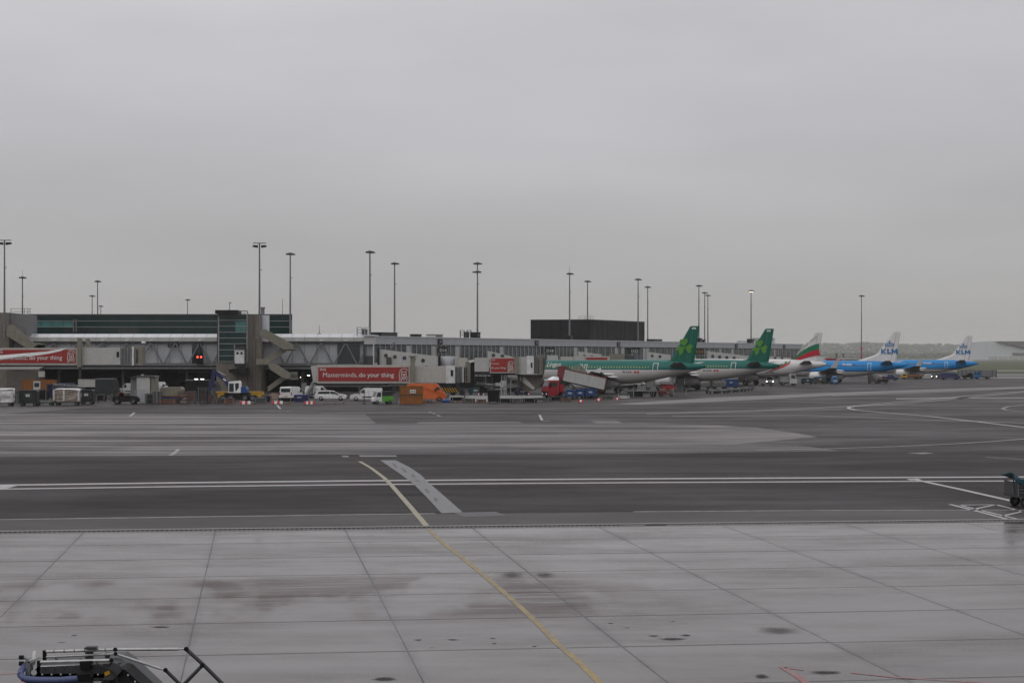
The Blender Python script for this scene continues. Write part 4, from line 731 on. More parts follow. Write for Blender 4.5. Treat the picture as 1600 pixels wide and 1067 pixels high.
# sloping fixed link with portholes and rotunda behind it
def porthole_link(lab, pts, D, holes, extra=None, m='light_grey'):
    o = thing('fixed_link', lab, 'jet bridge', (PX(pts[0][0], D), D, 0)); body = B(o).fprism(pts, D, 3.0).build('tunnel', m, o)
    for (x, y, r) in holes: B(o).cyl(P(x, y, D - 0.06), P(x, y, D + 0.05), r, n=16).build('porthole', 'glass_dark', body)
    xa, xb = min(p[0] for p in pts), max(p[0] for p in pts); yb = max(p[1] for p in pts)
    for x in (xa + (xb - xa) * .25, xa + (xb - xa) * .8): B(o).box(PX(x, D) - .25, PX(x, D) + .25, D + 1.2, D + 1.7, 0, PZ(yb, D) + 0.01).build('leg', 'steel_dark', o)
    return o
o = porthole_link('sloping grey link with five portholes behind the long advert', [(591.5, 545.5), (684.5, 557), (684.5, 571.5), (591.5, 571.5)], 334.0, [(603, 555.5, .34), (617, 557.5, .34), (632, 559.4, .34), (646.5, 561.2, .34), (661, 563.2, .34)])
B(o).fprism([(589.5, 543.5), (592.5, 544), (592.5, 572), (589.5, 572)], 333.5, 3.6).build('end_frame', 'black_clad', o); B(o).fbox(603.5, 558, 611.5, 571, 333.6, 0.5).build('service_cabinet', 'dark_grey', o)
B(o).lathe((PX(699, 336), 337.5, PZ(571.5, 336)), [(1.55, 0), (1.55, PZ(557, 336) - PZ(571.5, 336)), (0.01, PZ(556.4, 336) - PZ(571.5, 336))], 24).build('rotunda', 'grey_panel', o)
B(o).fbox(684.6, 556.2, 687, 572, 333.8, 3.4).build('rotunda_frame', 'black_clad', o); B(o).fbox(711, 557.2, 715.5, 571.5, 334.5, 2.6).build('rotunda_post', 'light_grey', o)
B(o).fbox(715.8, 559, 730, 572, 334.2, 2.8).build('next_tunnel', 'cream_panel', o)

# bridge at the first green airliner
D3 = 312.0
b3 = thing('jet_bridge', 'jet bridge with a small square red advert docked at the first green airliner', 'jet bridge', (PX(790, D3), D3, 0))
B(b3).fbox(741.5, 558.8, 764, 580.6, D3 + 0.4, 2.8).build('inner_tunnel', 'light_grey', b3)
B(b3).fbox(765.4, 558.2, 805, 583, D3, 3.2).build('outer_tunnel', 'cream_panel', b3); B(b3).fbox(767, 560, 803.6, 580.9, D3 - 0.08, 0.07).build('advert_panel', 'ad_red', b3)
flat_text(b3, 'ING', 768.5, 563.2, 773.5, D3 - 0.12, 'ad_white', 0.01); flat_text(b3, 'Friends,', 768.2, 569.2, 780, D3 - 0.12, 'ad_white'); flat_text(b3, 'do your thing', 767.9, 576, 790, D3 - 0.12, 'ad_white', 0.008); lion(b3, 793.3, 564.2, 803, 581, D3 - 0.12)
B(b3).fbox(805.2, 556.5, 810.5, 584.5, D3 - 0.4, 1.0).build('support_post', 'beige_panel', b3); B(b3).fbox(810.6, 557.5, 823, 584.8, D3 + 0.2, 3).build('tunnel_end', 'light_grey', b3)
cs = B(b3).fbox(823, 556, 834, 583.6, D3 + 0.0, 3.2).build('cab_section', 'white_paint', b3); B(b3).fbox(829.6, 566.5, 832, 574.6, D3 - 0.08, 0.1).build('window', 'black', cs)
bw = B(b3)
for i in range(3): bw.fbox(834.3 + i * 1.9, 557 + (i % 2) * .5, 835.9 + i * 1.9, 584, D3 + 0.4 + (i % 2) * .15, 2.4)
bw.build('bellows', 'mid_grey', b3)
cab = B(b3).fprism([(840, 554.5), (849, 556), (852.5, 563), (849.5, 585.5), (840, 585.5)], D3 + 0.2, 3.4).build('cab', 'beige_panel', b3); B(b3).fbox(840.8, 560.5, 842.4, 583, D3 + 0.12, 0.1).build('cab_window', 'glass_dark', cab)
B(b3).fprism([(848, 557), (853.5, 562), (850, 585), (848, 585)], D3 - 0.1, 3.8).build('closure', 'dark_grey', cab)
B(b3).fbox(742, 581, 812, 586, D3 + 0.8, 2).build('underframe', 'steel_dark', b3); B(b3).fbox(770, 585.8, 782, 598, D3 + 1.2, 1.2).build('drive_cabinet', 'black', b3)
for x0 in (783, 787, 790, 809, 815): B(b3).fbox(x0, 585, x0 + 1.6, 619.4, D3 + 0.9, 0.4).build('leg', 'steel_dark' if x0 > 800 else 'galv', b3)
b = B(b3)
for i in range(4): b.fbox(742 + i * 6.5, 586.2, 747 + i * 6.5, 587.6, D3 + 0.7, 0.8)
b.build('cable_tray', 'light_grey', b3)
B(b3).fprism([(808, 585.5), (849, 585.5), (846, 600), (836, 610), (822, 612), (812, 606)], D3 + 1.4, 2).build('service_stair', 'beige_dark', b3); B(b3).fprism([(812, 588), (820, 590), (836, 606), (833, 609), (812, 594)], D3 + 1.3, .1).build('stair_stringer', 'light_grey', b3)
porthole_link('sloping link with two portholes behind the square advert', [(762, 548), (800, 557), (800, 562), (762, 562)], 355.0, [(771, 555, .34), (785, 556.6, .34)])
porthole_link('pale sloping link above the first green airliner', [(904, 549), (940, 553.5), (940, 563), (904, 563)], 410.0, [(913, 556.5, .34), (925, 557.5, .34)])
porthole_link('pale sloping link left of the nearest green tail', [(1011, 549.5), (1048, 554.5), (1048, 563), (1011, 563)], 450.0, [(1019, 556, .34), (1031, 557, .34)])
porthole_link('long pale sloping link between the two green tails', [(1106, 548.5), (1190, 558.5), (1190, 565), (1106, 565)], 470.0, [(1113.5, 556.6, .4), (1124.5, 557.6, .4), (1135.5, 558.6, .4), (1147, 559.5, .4)])
porthole_link('farthest pale link behind the second green tail', [(1196, 556), (1236, 559), (1236, 566), (1196, 566)], 540.0, [(1211, 559.5, .4), (1222, 560.2, .4)])
D4 = 392.0
b4 = thing('jet_bridge', 'mostly hidden jet bridge with a red strip above the first green airliner', 'jet bridge', (PX(930, D4), D4, 0))
for (x0, y0, x1, y1, nm, m) in [(855, 555, 872, 566, 'cab_section', 'light_grey'), (876, 557, 896, 566, 'inner_tunnel', 'cream_panel'), (897, 556, 914, 566, 'rotunda_wall', 'light_grey'), (914.5, 556.5, 953, 568, 'outer_tunnel', 'cream_panel'), (953.5, 553, 976, 568, 'tunnel_end', 'beige_panel')]:
    B(b4).fbox(x0, y0, x1, y1, D4, 3).build(nm, m, b4)
B(b4).fbox(916, 558.6, 949, 566, D4 - 0.08, 0.07).build('advert_panel', 'ad_red', b4); B(b4).fbox(974, 555, 990, 563, D4 + 1, 2).build('cab', 'dark_grey', b4)
for x0 in (880, 950): B(b4).fbox(x0, 566, x0 + 3, 606, D4 + 1, .5).build('leg', 'steel_dark', b4)

# ================================================================== AIRLINERS
def interp(tab, x, k):
    for a, b in zip(tab, tab[1:]):
        if a[0] <= x <= b[0]:
            t = (x - a[0]) / (b[0] - a[0]); t2 = t
            return a[k] + (b[k] - a[k]) * t2
    return tab[0][k] if x < tab[0][0] else tab[-1][k]
#          x     top   bot   half-width      (x from the tail cone forwards)
A320 = dict(L=37.57, tab=[(0, 4.98, 4.52, .22), (1, 5.22, 4.2, .5), (3, 5.52, 3.7, .95), (6, 5.75, 3.0, 1.42), (9, 5.84, 2.38, 1.76), (12, 5.87, 1.92, 1.93), (14, 5.87, 1.76, 1.97), (31.5, 5.87, 1.76, 1.97), (33.5, 5.82, 1.78, 1.93), (35, 5.55, 1.86, 1.76), (36.2, 4.95, 2.05, 1.42), (37, 4.45, 2.4, .95), (37.4, 4.0, 2.8, .5), (37.57, 3.55, 3.25, .12)],
            fin=[(7.9, 5.7), (6.2, 5.95), (2.62, 11.7), (2.45, 11.76), (.92, 11.76), (1.95, 5.45), (3, 5.4)], stab=(6.3, 3.1, 2.3, 1.0, 6.2, 4.75), wing=(22.6, 15.4, 10.6, 9.3, 17.0, 2.55, 4.2), eng=(5.75, 20.2, 1.55, 1.0, 4.4), gear=(17.6, 3.8, 30.3))
B737 = dict(L=38.0, tab=[(0, 4.55, 4.15, .18), (1, 4.85, 3.85, .48), (3, 5.1, 3.3, .92), (6, 5.3, 2.6, 1.38), (9, 5.4, 2.0, 1.7), (12, 5.42, 1.55, 1.84), (14, 5.42, 1.4, 1.88), (31.5, 5.42, 1.4, 1.88), (33.8, 5.36, 1.42, 1.84), (35.4, 5.05, 1.5, 1.68), (36.6, 4.45, 1.7, 1.35), (37.4, 3.95, 2.05, .9), (37.85, 3.5, 2.5, .45), (38.0, 3.1, 2.85, .1)],
            fin=[(12.4, 5.38), (8.2, 6.7), (7.3, 7.2), (3.3, 12.45), (3.1, 12.5), (1.55, 12.5), (2.7, 5.05), (4, 5.0)], stab=(6.6, 3.2, 2.4, 1.0, 7.1, 4.55), wing=(23.0, 15.8, 11.2, 9.7, 17.2, 2.1, 3.9), eng=(4.85, 20.6, 1.35, 1.0, 4.2), gear=(17.6, 2.86, 32.0))
def cross(T, x, z):
    """Half width of the fuselage at station x and height z."""
    top, bot, hw = interp(T['tab'], x, 1), interp(T['tab'], x, 2), interp(T['tab'], x, 3)
    zc = (top + bot) / 2; rh = (top - bot) / 2; q = max(0.0, 1 - ((z - zc) / rh) ** 2); return hw * math.sqrt(q)
def fuselage_mat(name, upper, line, lower, zs, lw=0.12):
    m = bpy.data.materials.new(name); m.use_nodes = True; t = m.node_tree; b = t.nodes['Principled BSDF']; N_ = t.nodes.new; K = t.links.new
    b.inputs['Roughness'].default_value = 0.38; b.inputs['Specular IOR Level'].default_value = 0.28
    c = N_('ShaderNodeTexCoord'); s = N_('ShaderNodeSeparateXYZ'); K(c.outputs['Object'], s.inputs[0])
    def mix(f, a, bb):
        x = N_('ShaderNodeMix'); x.data_type = 'RGBA'; K(f, x.inputs[0])
        for i, v in ((6, a), (7, bb)):
            if isinstance(v, tuple): x.inputs[i].default_value = (*v, 1)
            else: K(v, x.inputs[i])
        return x.outputs[2]
    def gt(v):
        g = N_('ShaderNodeMath'); g.operation = 'GREATER_THAN'; K(s.outputs[2], g.inputs[0]); g.inputs[1].default_value = v; return g.outputs[0]
    n = N_('ShaderNodeTexNoise'); n.inputs['Scale'].default_value = 0.5; n.inputs['Detail'].default_value = 6; K(c.outputs['Object'], n.inputs['Vector'])
    r = N_('ShaderNodeMapRange'); r.inputs[1].default_value = .3; r.inputs[2].default_value = .7; K(n.outputs[0], r.inputs[0])
    low = mix(r.outputs[0], tuple(v * .93 for v in lower), lower); up = mix(r.outputs[0], tuple(v * .9 for v in upper), upper)
    K(mix(gt(zs), mix(gt(zs - lw), low, line), up), b.inputs['Base Color']); MATS[name] = m; return name
fuselage_mat('livery_green', (0.0, 0.108, 0.085), (0.006, 0.016, 0.07), (0.50, 0.485, 0.465), 4.25, 0.08)
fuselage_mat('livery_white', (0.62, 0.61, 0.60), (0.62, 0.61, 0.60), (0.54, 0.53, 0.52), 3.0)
fuselage_mat('livery_blue', (0.004, 0.21, 0.52), (0.004, 0.025, 0.13), (0.52, 0.51, 0.495), 2.95, 0.22)

def airliner(T, label, loc, fus, fin_m, style, group, winglet, wing_m='air_grey', rz=155):
    o = thing('airliner', label, 'airplane', loc, R(rz), group)
    L_ = T['L']; n = 32; xs = []
    for a, b in zip(T['tab'], T['tab'][1:]):
        k = max(1, int((b[0] - a[0]) / 1.2)); xs += [a[0] + (b[0] - a[0]) * i / k for i in range(k)]
    xs.append(L_); vs = []; fs = []
    for x in xs:
        top, bot, hw = (interp(T['tab'], x, k) for k in (1, 2, 3)); zc = (top + bot) / 2; rh = (top - bot) / 2
        vs += [(x, hw * math.cos(2 * math.pi * i / n), zc + rh * math.sin(2 * math.pi * i / n)) for i in range(n)]
    for k in range(len(xs) - 1): fs += [(k * n + i, k * n + (i + 1) % n, (k + 1) * n + (i + 1) % n, (k + 1) * n + i) for i in range(n)]
    fs += [tuple(range(n)), tuple(range((len(xs) - 1) * n, len(xs) * n))]
    body = MB().add(vs, fs, True).build('fuselage', fus, o)
    # nose glazing, belly fairing, tail exhaust
    MB().lathe((15.0, 0, T['tab'][6][2] + 0.55), [(0.05, 0), (1.0, 0.8), (1.55, 2.5), (1.7, 5), (1.6, 7.5), (1.0, 9.6), (0.05, 10.6)], 20, 'x').build('belly_fairing', 'air_white', o)
    MB().lathe((-0.12, 0, (T['tab'][0][1] + T['tab'][0][2]) / 2), [(0.05, 0.05), (0.17, 0), (0.2, 0.14)], 12, 'x').build('tail_exhaust', 'black', o)
    ck = MB()
    for s in (-1, 1):
        ck.add([(L_ - 1.75, s * (cross(T, L_ - 1.75, 4.75) + .02), 4.75), (L_ - 2.8, s * (cross(T, L_ - 2.8, 4.75) + .02), 4.75), (L_ - 2.8, s * (cross(T, L_ - 2.8, 5.2) + .02), 5.2), (L_ - 2.1, s * (cross(T, L_ - 2.1, 5.1) + .02), 5.1)], [(0, 1, 2, 3)])
    ck.build('cockpit_window', 'window_dark', body)
    # fin (tapered section)
    F_ = T['fin']; ztop = max(p[1] for p in F_); zb = min(p[1] for p in F_)
    def fth(x, z): return 0.34 - 0.22 * (z - zb) / (ztop - zb)
    le = [p for p in F_]; nn = len(F_); cx = sum(p[0] for p in F_) / nn
    vs = []
    for s in (-1, 1): vs += [(p[0], s * 0.04, p[1]) for p in F_]
    inn = [(p[0] + (cxz - p[0]) * 0.22, p[1]) for p in F_ for cxz in [0.5 * (min(q[0] for q in F_ if True) + 4.2) if False else (3.9 - (p[1] - zb) / (ztop - zb) * 1.9)]]
    vs += [(p[0], -fth(*p) * .9, p[1]) for p in inn] + [(p[0], fth(*p) * .9, p[1]) for p in inn]
    fs = [(i, (i + 1) % nn, nn + (i + 1) % nn, nn + i) for i in range(nn)]
    fs += [(i, (i + 1) % nn, 2 * nn + (i + 1) % nn, 2 * nn + i) for i in range(nn)] + [(nn + i, nn + (i + 1) % nn, 3 * nn + (i + 1) % nn, 3 * nn + i) for i in range(nn)]
    fs += [tuple(range(2 * nn, 3 * nn)), tuple(range(3 * nn, 4 * nn))]
    fin = MB().add(vs, fs).build('fin', fin_m, o)
    te0, te1 = F_[-3], F_[-2]; rud = MB()
    q0, q1 = (te0[0] + .95, te0[1] - .3), (te1[0] + 1.15, te1[1] + .5)
    rud.add([(q0[0], .37 * .62, q0[1]), (q1[0], .36, q1[1]), (q1[0] + .05, .36, q1[1]), (q0[0] + .05, .37 * .62, q0[1])], [(0, 1, 2, 3)]); rud.build('rudder_joint', 'mid_grey', fin)
    # tailplane
    xr, cr_, ct, sw_, half, z0 = T['stab']
    for s in (-1, 1):
        tip = 0.75
        t = MB(); xl = xr; xt = xr - 2.9
        def sec(y, xa, xb, z, th): return [(xa, y, z), (xa - (xa - xb) * .35, y, z + th), (xb, y, z + .02), (xa - (xa - xb) * .35, y, z - th)]
        v = sec(s * .6, xl, xl - cr_ - .1, z0, .16) + sec(s * half, xt, xt - 1.35, z0 + 0.12 * half, .05)
        t.add(v, [(0, 1, 5, 4), (1, 2, 6, 5), (2, 3, 7, 6), (3, 0, 4, 7), (4, 5, 6, 7)]).build('tailplane', 'air_grey', o)
    # wings with engines
    xl, xtr, xtl, xtt, half, zr, zt = T['wing'][:7]
    for s in (-1, 1):
        def wsec(y, xa, xb, z, th): return [(xa, y, z), (xa - (xa - xb) * .3, y, z + th), (xb, y, z - .04), (xa - (xa - xb) * .35, y, z - th * .8)]
        kink = 6.3; v = wsec(s * 1.4, xl, xtr, zr, .42) + wsec(s * kink, xl - 2.75, xtr - .1, zr + .45, .24) + wsec(s * half, xl - 8.6, xl - 10.1, zt - .15, .07)
        fs = []
        for k in (0, 4): fs += [(k, k + 1, k + 5, k + 4), (k + 1, k + 2, k + 6, k + 5), (k + 2, k + 3, k + 7, k + 6), (k + 3, k, k + 4, k + 7)]
        fs.append((8, 9, 10, 11)); wg = MB().add(v, fs).build('wing', wing_m, o)
        if winglet == 'fence': MB().prism([(xl - 8.7, zt - .2), (xl - 10.2, zt + .45), (xl - 10.4, zt - .1), (xl - 10.1, zt - .5)], s * half - .04, s * half + .05).build('wingtip_fence', 'air_white', wg)
        else: MB().add([(xl - 8.7, s * half, zt - .2), (xl - 10.2, s * half, zt - .2), (xl - 11.4, s * (half + .85), zt + 2.2), (xl - 10.7, s * (half + .85), zt + 2.2), (xl - 8.8, s * (half + .12), zt - .2), (xl - 10.2, s * (half + .12), zt - .2), (xl - 11.4, s * (half + .93), zt + 2.2), (xl - 10.7, s * (half + .93), zt + 2.2)],
                      [(0, 1, 2, 3), (4, 5, 6, 7), (0, 1, 5, 4), (1, 2, 6, 5), (2, 3, 7, 6), (3, 0, 4, 7)]).build('winglet', 'air_white', wg)
        for yk in (4.0, 8.8, 11.8):
            xc = xtr - .1 - max(0, yk - 6.3) * .46; MB().lathe((xc - .9, s * yk, zr + .1 + yk * .07), [(.02, 0), (.16, .6), (.2, 1.6), (.02, 3.0)], 8, 'x').build('flap_fairing', 'air_white', wg)
        ye, xe, re, ri, le_ = T['eng']; zc = zr - .62 if T is A320 else zr - .5
        e = MB().lathe((xe - 1.2, s * ye, zc), [(re * .42, -.6), (re * .55, .0), (re * .66, .02), (re * .78, .9), (re * .82, 2.2), (re * .76, 3.3), (re * .66, 3.42), (re * .6, 3.2)], 20, 'x').build('engine', 'air_white', o)
        MB().lathe((xe - 1.2, s * ye, zc), [(.02, 2.9), (re * .6, 2.75), (re * .6, 2.7)], 16, 'x').build('engine_fan', 'black', e)
        MB().prism([(xe + 1.4, zc + re * .7), (xe - 1.6, zc + re * .3), (xe - 2.2, zr + .35), (xe - .2, zr + .55)], s * ye - .12, s * ye + .12).build('pylon', 'air_white', e)
    gx, gy, nx = T['gear']
    for s in (-1, 1):
        MB().cyl((gx, s * gy, .5), (gx, s * gy * .92, zr + .2), .13).build('gear_strut', 'galv', o)
        for dy in (-.4, .4): wheel(o, gx, s * gy + dy, .57, .38)
    MB().cyl((nx, 0, .4), (nx + .1, 0, 2.2), .1).build('nose_gear_strut', 'galv', o)
    for dy in (-.22, .22): wheel(o, nx, dy, .38, .2)
    # left-side doors and windows
    def side(x, z, out=.025): return (x, cross(T, x, z) + out, z)
    zd = T['tab'][6][1] - 1.0
    def door(x, wd, z0, z1, m, nm='door_outline'):
        b = MB(); ex = .09
        for (xa, xb, za, zb2) in ((x - wd / 2, x - wd / 2 + ex, z0, z1), (x + wd / 2 - ex, x + wd / 2, z0, z1), (x - wd / 2, x + wd / 2, z1 - ex, z1), (x - wd / 2, x + wd / 2, z0, z0 + ex)):
            kz = 6; q = [za + (zb2 - za) * i / kz for i in range(kz + 1)]
            for c, d in zip(q, q[1:]): b.add([side(xa, c), side(xb, c), side(xb, d), side(xa, d)], [(0, 1, 2, 3)])
        return b.build(nm, m, body)
    zw = T['tab'][6][1] - 1.42; wn = MB()
    for i in range(46):
        x = 9.6 + i * .53
        if x > L_ - 6.5: break
        wn.add([side(x, zw), side(x + .24, zw), side(x + .24, zw + .34), side(x, zw + .34)], [(0, 1, 2, 3)])
    tag(wn.build('cabin_window', {'shamrock': 'window_gold'}.get(style, 'window_dark'), body), None, None, None, 'stuff')
    if style == 'shamrock':
        for x in (8.45, L_ - 5.2): door(x, .95, zd - 1.35, zd + .5, 'ad_white')
        for x in (L_ - 15.2, L_ - 16.1): door(x, .55, zd - .75, zd + .25, 'ad_white', 'exit_outline')
        lettering('Aer Lingus', lambda u, v: side(L_ - 6.4 - u, 4.74 + v, .09), 'ad_white', body, width=4.9, bold=.0, shear=.2)
        lettering('EI-CVA', lambda u, v: side(14.4 - u, 3.62 + v), 'sign_black', body, width=1.7, bold=.015)
        sw = MB()
        for k, dx in enumerate((0, .55)): sw.add([side(12.3 - dx, 3.62), side(11.9 - dx, 3.62), side(11.9 - dx, 3.95), side(12.3 - dx, 3.95)], [(0, 1, 2, 3)])
        sw.build('flag_mark', 'stripe_red', body)
        # shamrock: three heart-shaped leaves and a stalk, on both sides of the fin
        for s in (1, -1):
            cx0, cz0 = 3.55, 8.15
            for ang in (90, 205, -25):
                ar = R(ang + 8); pts = []
                for i in range(24):
                    a = 2 * math.pi * i / 24; hx = 16 * math.sin(a) ** 3 / 17; hz = (13 * math.cos(a) - 5 * math.cos(2 * a) - 2 * math.cos(3 * a) - math.cos(4 * a) + 17) / 29
                    r_, w_ = hz * 1.42, hx * .84
                    pts.append((cx0 + s * 0 - (r_ * math.cos(ar) - w_ * math.sin(ar)), cz0 + r_ * math.sin(ar) + w_ * math.cos(ar)))
                me = MB(); me.add([(x, s * .36, z) for x, z in pts], [tuple(range(24))]); me.build('shamrock_leaf', 'shamrock_green', fin)
            MB().add([(cx0 + .02, s * .365, cz0), (cx0 - .2, s * .365, cz0), (cx0 + .85, s * .365, cz0 - 1.55), (cx0 + 1.05, s * .365, cz0 - 1.5)], [(0, 1, 2, 3)]).build('shamrock_stalk', 'shamrock_green', fin)
        MB().add([(2.25, .2, 11.2), (1.5, .2, 11.2), (1.5, .2, 11.5), (2.25, .2, 11.5)], [(0, 1, 2, 3)]).build('fin_code', 'ad_white', fin)
    elif style == 'crown':
        door(8.9, .9, zd - 1.35, zd + .45, 'ad_white'); door(L_ - 5.4, .9, zd - 1.35, zd + .45, 'ad_white')
        for s in (1, -1):
            x0 = 6.25
            def glyph(nm, quads):
                g = MB()
                for qd in quads: g.add([((x0 - u) if s > 0 else (x0 - 4.0 + u), s * .40, 7.1 + v) for u, v in qd], [tuple(range(len(qd)))])
                g.build(nm, 'logo_blue', fin)
            t_ = .36; hh = 1.25
            glyph('letter_k', [[(0, 0), (t_, 0), (t_, hh), (0, hh)], [(t_, .5), (.85, hh), (1.3, hh), (t_ + .12, .42)], [(t_ + .12, .72), (1.38, 0), (.92, 0), (t_, .5)]])
            glyph('letter_l', [[(1.5, 0), (1.86, 0), (1.86, hh), (1.5, hh)], [(1.86, 0), (2.42, 0), (2.42, .3), (1.86, .3)]])
            glyph('letter_m', [[(2.55, 0), (2.9, 0), (2.9, hh), (2.55, hh)], [(3.65, 0), (4.0, 0), (4.0, hh), (3.65, hh)], [(2.9, hh), (2.9, .75), (3.2, .2), (3.35, .2), (3.65, .75), (3.65, hh), (3.275, .62)]])
            cxk = x0 - 2.05; c = MB()
            c.add([(cxk + 1.15, s * .4, 8.95), (cxk - 1.15, s * .4, 8.95), (cxk - 1.15, s * .4, 9.15), (cxk + 1.15, s * .4, 9.15)], [(0, 1, 2, 3)]); c.build('crown_band', 'logo_blue', fin)
            for dx, dz, r_ in [(-.95, 9.45, .2), (-.48, 9.55, .2), (0, 9.6, .2), (.48, 9.55, .2), (.95, 9.45, .2)]:
                MB().add([(cxk + dx + r_ * math.cos(a * .785), s * .4, dz + r_ * math.sin(a * .785)) for a in range(8)], [tuple(range(8))]).build('crown_jewel', 'logo_blue', fin)
            MB().add([(cxk - .09, s * .4, 9.8), (cxk + .09, s * .4, 9.8), (cxk + .09, s * .4, 10.3), (cxk - .09, s * .4, 10.3)], [(0, 1, 2, 3)]).build('crown_cross', 'logo_blue', fin)
            MB().add([(cxk - .28, s * .401, 9.98), (cxk + .28, s * .401, 9.98), (cxk + .28, s * .401, 10.14), (cxk - .28, s * .401, 10.14)], [(0, 1, 2, 3)]).build('crown_cross', 'logo_blue', fin)
        lettering('PH-BXL', lambda u, v: side(15.6 - u, 4.25 + v), 'ad_white', body, width=2.4, bold=.015)
        MB().add([side(12.9, 4.25), side(12.3, 4.25), side(12.3, 4.55), side(12.9, 4.55)], [(0, 1, 2, 3)]).build('flag_mark', 'air_navy', body)
    else:
        for x in (L_ - 5.2,): door(x, .95, zd - 1.35, zd + .5, 'mid_grey')
        b = MB(); b.add([side(11.4, 4.55), side(10.2, 4.55), side(10.2, 4.0), side(11.4, 4.0)], [(0, 1, 2, 3)]); b.build('flag_mark', 'black', body)
        lettering('LZ-FBE', lambda u, v: side(13.6 - u, 2.7 + v), 'sign_black', body, width=1.9)
        # green and red bands sweeping from the belly up the fin
        def band(za, zb2, m):
            b = MB(); pts = [(13.6, 2.95, .03), (12.2, 3.35, .2), (11.2, 3.75, .4), (10.0, 4.3, .6), (9.0, 4.8, .75), (8.0, 5.25, .6)]
            rows = []
            for x, z, k in pts:
                q = []
                for j in range(5):
                    zz = z + k * (za + (zb2 - za) * j / 4) * 1.0; zz = min(zz, interp(T['tab'], x, 1) - .02); q.append((x, cross(T, x, zz) + .03, zz))
                rows.append(q)
            for r0, r1 in zip(rows, rows[1:]):
                for j in range(4): b.add([r0[j], r1[j], r1[j + 1], r0[j + 1]], [(0, 1, 2, 3)])
            b.build('livery_band', m, body)
            fpts = [(8.0, 5.65, .3), (7.2, 5.9, .7), (6.2, 6.35, 1.2), (5.2, 6.9, 1.6), (4.0, 7.45, 1.9), (2.9, 7.8, 2.1), (1.6, 8.05, 2.25)]; b = MB()
            for s in (1, -1):
                r0 = None
                for x, z, k in fpts:
                    r1 = ((x, s * .37, z + k * za * .75), (x, s * .37, z + k * zb2 * .75))
                    if r0: b.add([r0[0], r1[0], r1[1], r0[1]], [(0, 1, 2, 3)])
                    r0 = r1
            b.build('livery_band', m, fin)
        band(-.8, .0, 'stripe_red'); band(.05, .8, 'stripe_green')
        b = MB()
        for s in (1, -1):
            pts = [(6.9, 6.7), (5.6, 8.0), (4.2, 9.3), (3.2, 10.1), (2.2, 10.8)]
            for a, c in zip(pts, pts[1:]): b.add([(a[0], s * .36, a[1]), (c[0], s * .36, c[1]), (c[0], s * .36, c[1] + .4), (a[0], s * .36, a[1] + .15)], [(0, 1, 2, 3)])
        b.build('grey_band', 'light_grey', fin)
    return o
airliner(A320, 'nearest green and white airliner with a shamrock on its tail', (PX(1101, 331), 331, 0), 'livery_green', 'air_green', 'shamrock', 'parked airliners', 'fence')
airliner(A320, 'second green and white airliner with a shamrock on its tail, farther right', (PX(1216.5, 364), 364, 0), 'livery_green', 'air_green', 'shamrock', 'parked airliners', 'fence')
airliner(A320, 'white airliner with green and red bands sweeping up its tail', (PX(1291.5, 428), 428, 0), 'livery_white', 'air_white', 'bands', 'parked airliners', 'fence')
airliner(B737, 'nearer light blue airliner with a crown on its white tail', (PX(1417, 468), 468, 0), 'livery_blue', 'air_white', 'crown', 'parked airliners', 'winglet')
airliner(B737, 'farther light blue airliner with a crown on its white tail', (PX(1528, 561), 561, 0), 'livery_blue', 'air_white', 'crown', 'parked airliners', 'winglet')
# wing of an aircraft that stands outside the left edge
DW = 300.0
wt = thing('aircraft_wing', 'white upswept wing tip reaching in from the left edge', 'airplane wing', (PX(-60, DW), DW, 0))
pts = [(-140, 566, 1.6), (-60, 562.5, 1.3), (0, 557.6, 1.0), (42, 554.3, .85), (75, 551, .7), (93, 547.4, .5), (105, 543.6, .25)]
b = B(wt); rows = []
for (x, y, c) in pts:
    k = (105 - x) / 245; th = .05 + .42 * k; X, _, Z = P(x, y, DW); rows.append([(X, DW, Z), (X, DW + c, Z + th * .5), (X, DW + 2.2 * c + .3, Z), (X, DW + c, Z - th * .5)])
vs = [p for r in rows for p in r]; fs = []
for k in range(len(rows) - 1): fs += [(k * 4 + j, k * 4 + (j + 1) % 4, k * 4 + 4 + (j + 1) % 4, k * 4 + 4 + j) for j in range(4)]
b.add(vs, fs + [(0, 1, 2, 3), tuple(range(len(vs) - 4, len(vs)))]).build('wing_surface', 'white_clean', wt)
B(wt).fprism([(-140, 572), (0, 562.8), (44, 557.2), (76, 552.6), (94, 548.6), (106, 543.0), (92, 545.8), (74, 549.0), (40, 551.8), (0, 555), (-140, 560)], DW - .2, .18).build('leading_edge', 'white_clean', wt)
B(wt).fprism([(-140, 566.5), (0, 560.2), (40, 554.8), (41, 556.2), (0, 562), (-140, 571)], DW - .45, .2).build('flap', 'air_white', wt)
B(wt).cyl((PX(-130, DW), DW + 1.2, 0), (PX(-130, DW), DW + 1.2, PZ(569, DW)), .25).build('support', 'steel_dark', wt)

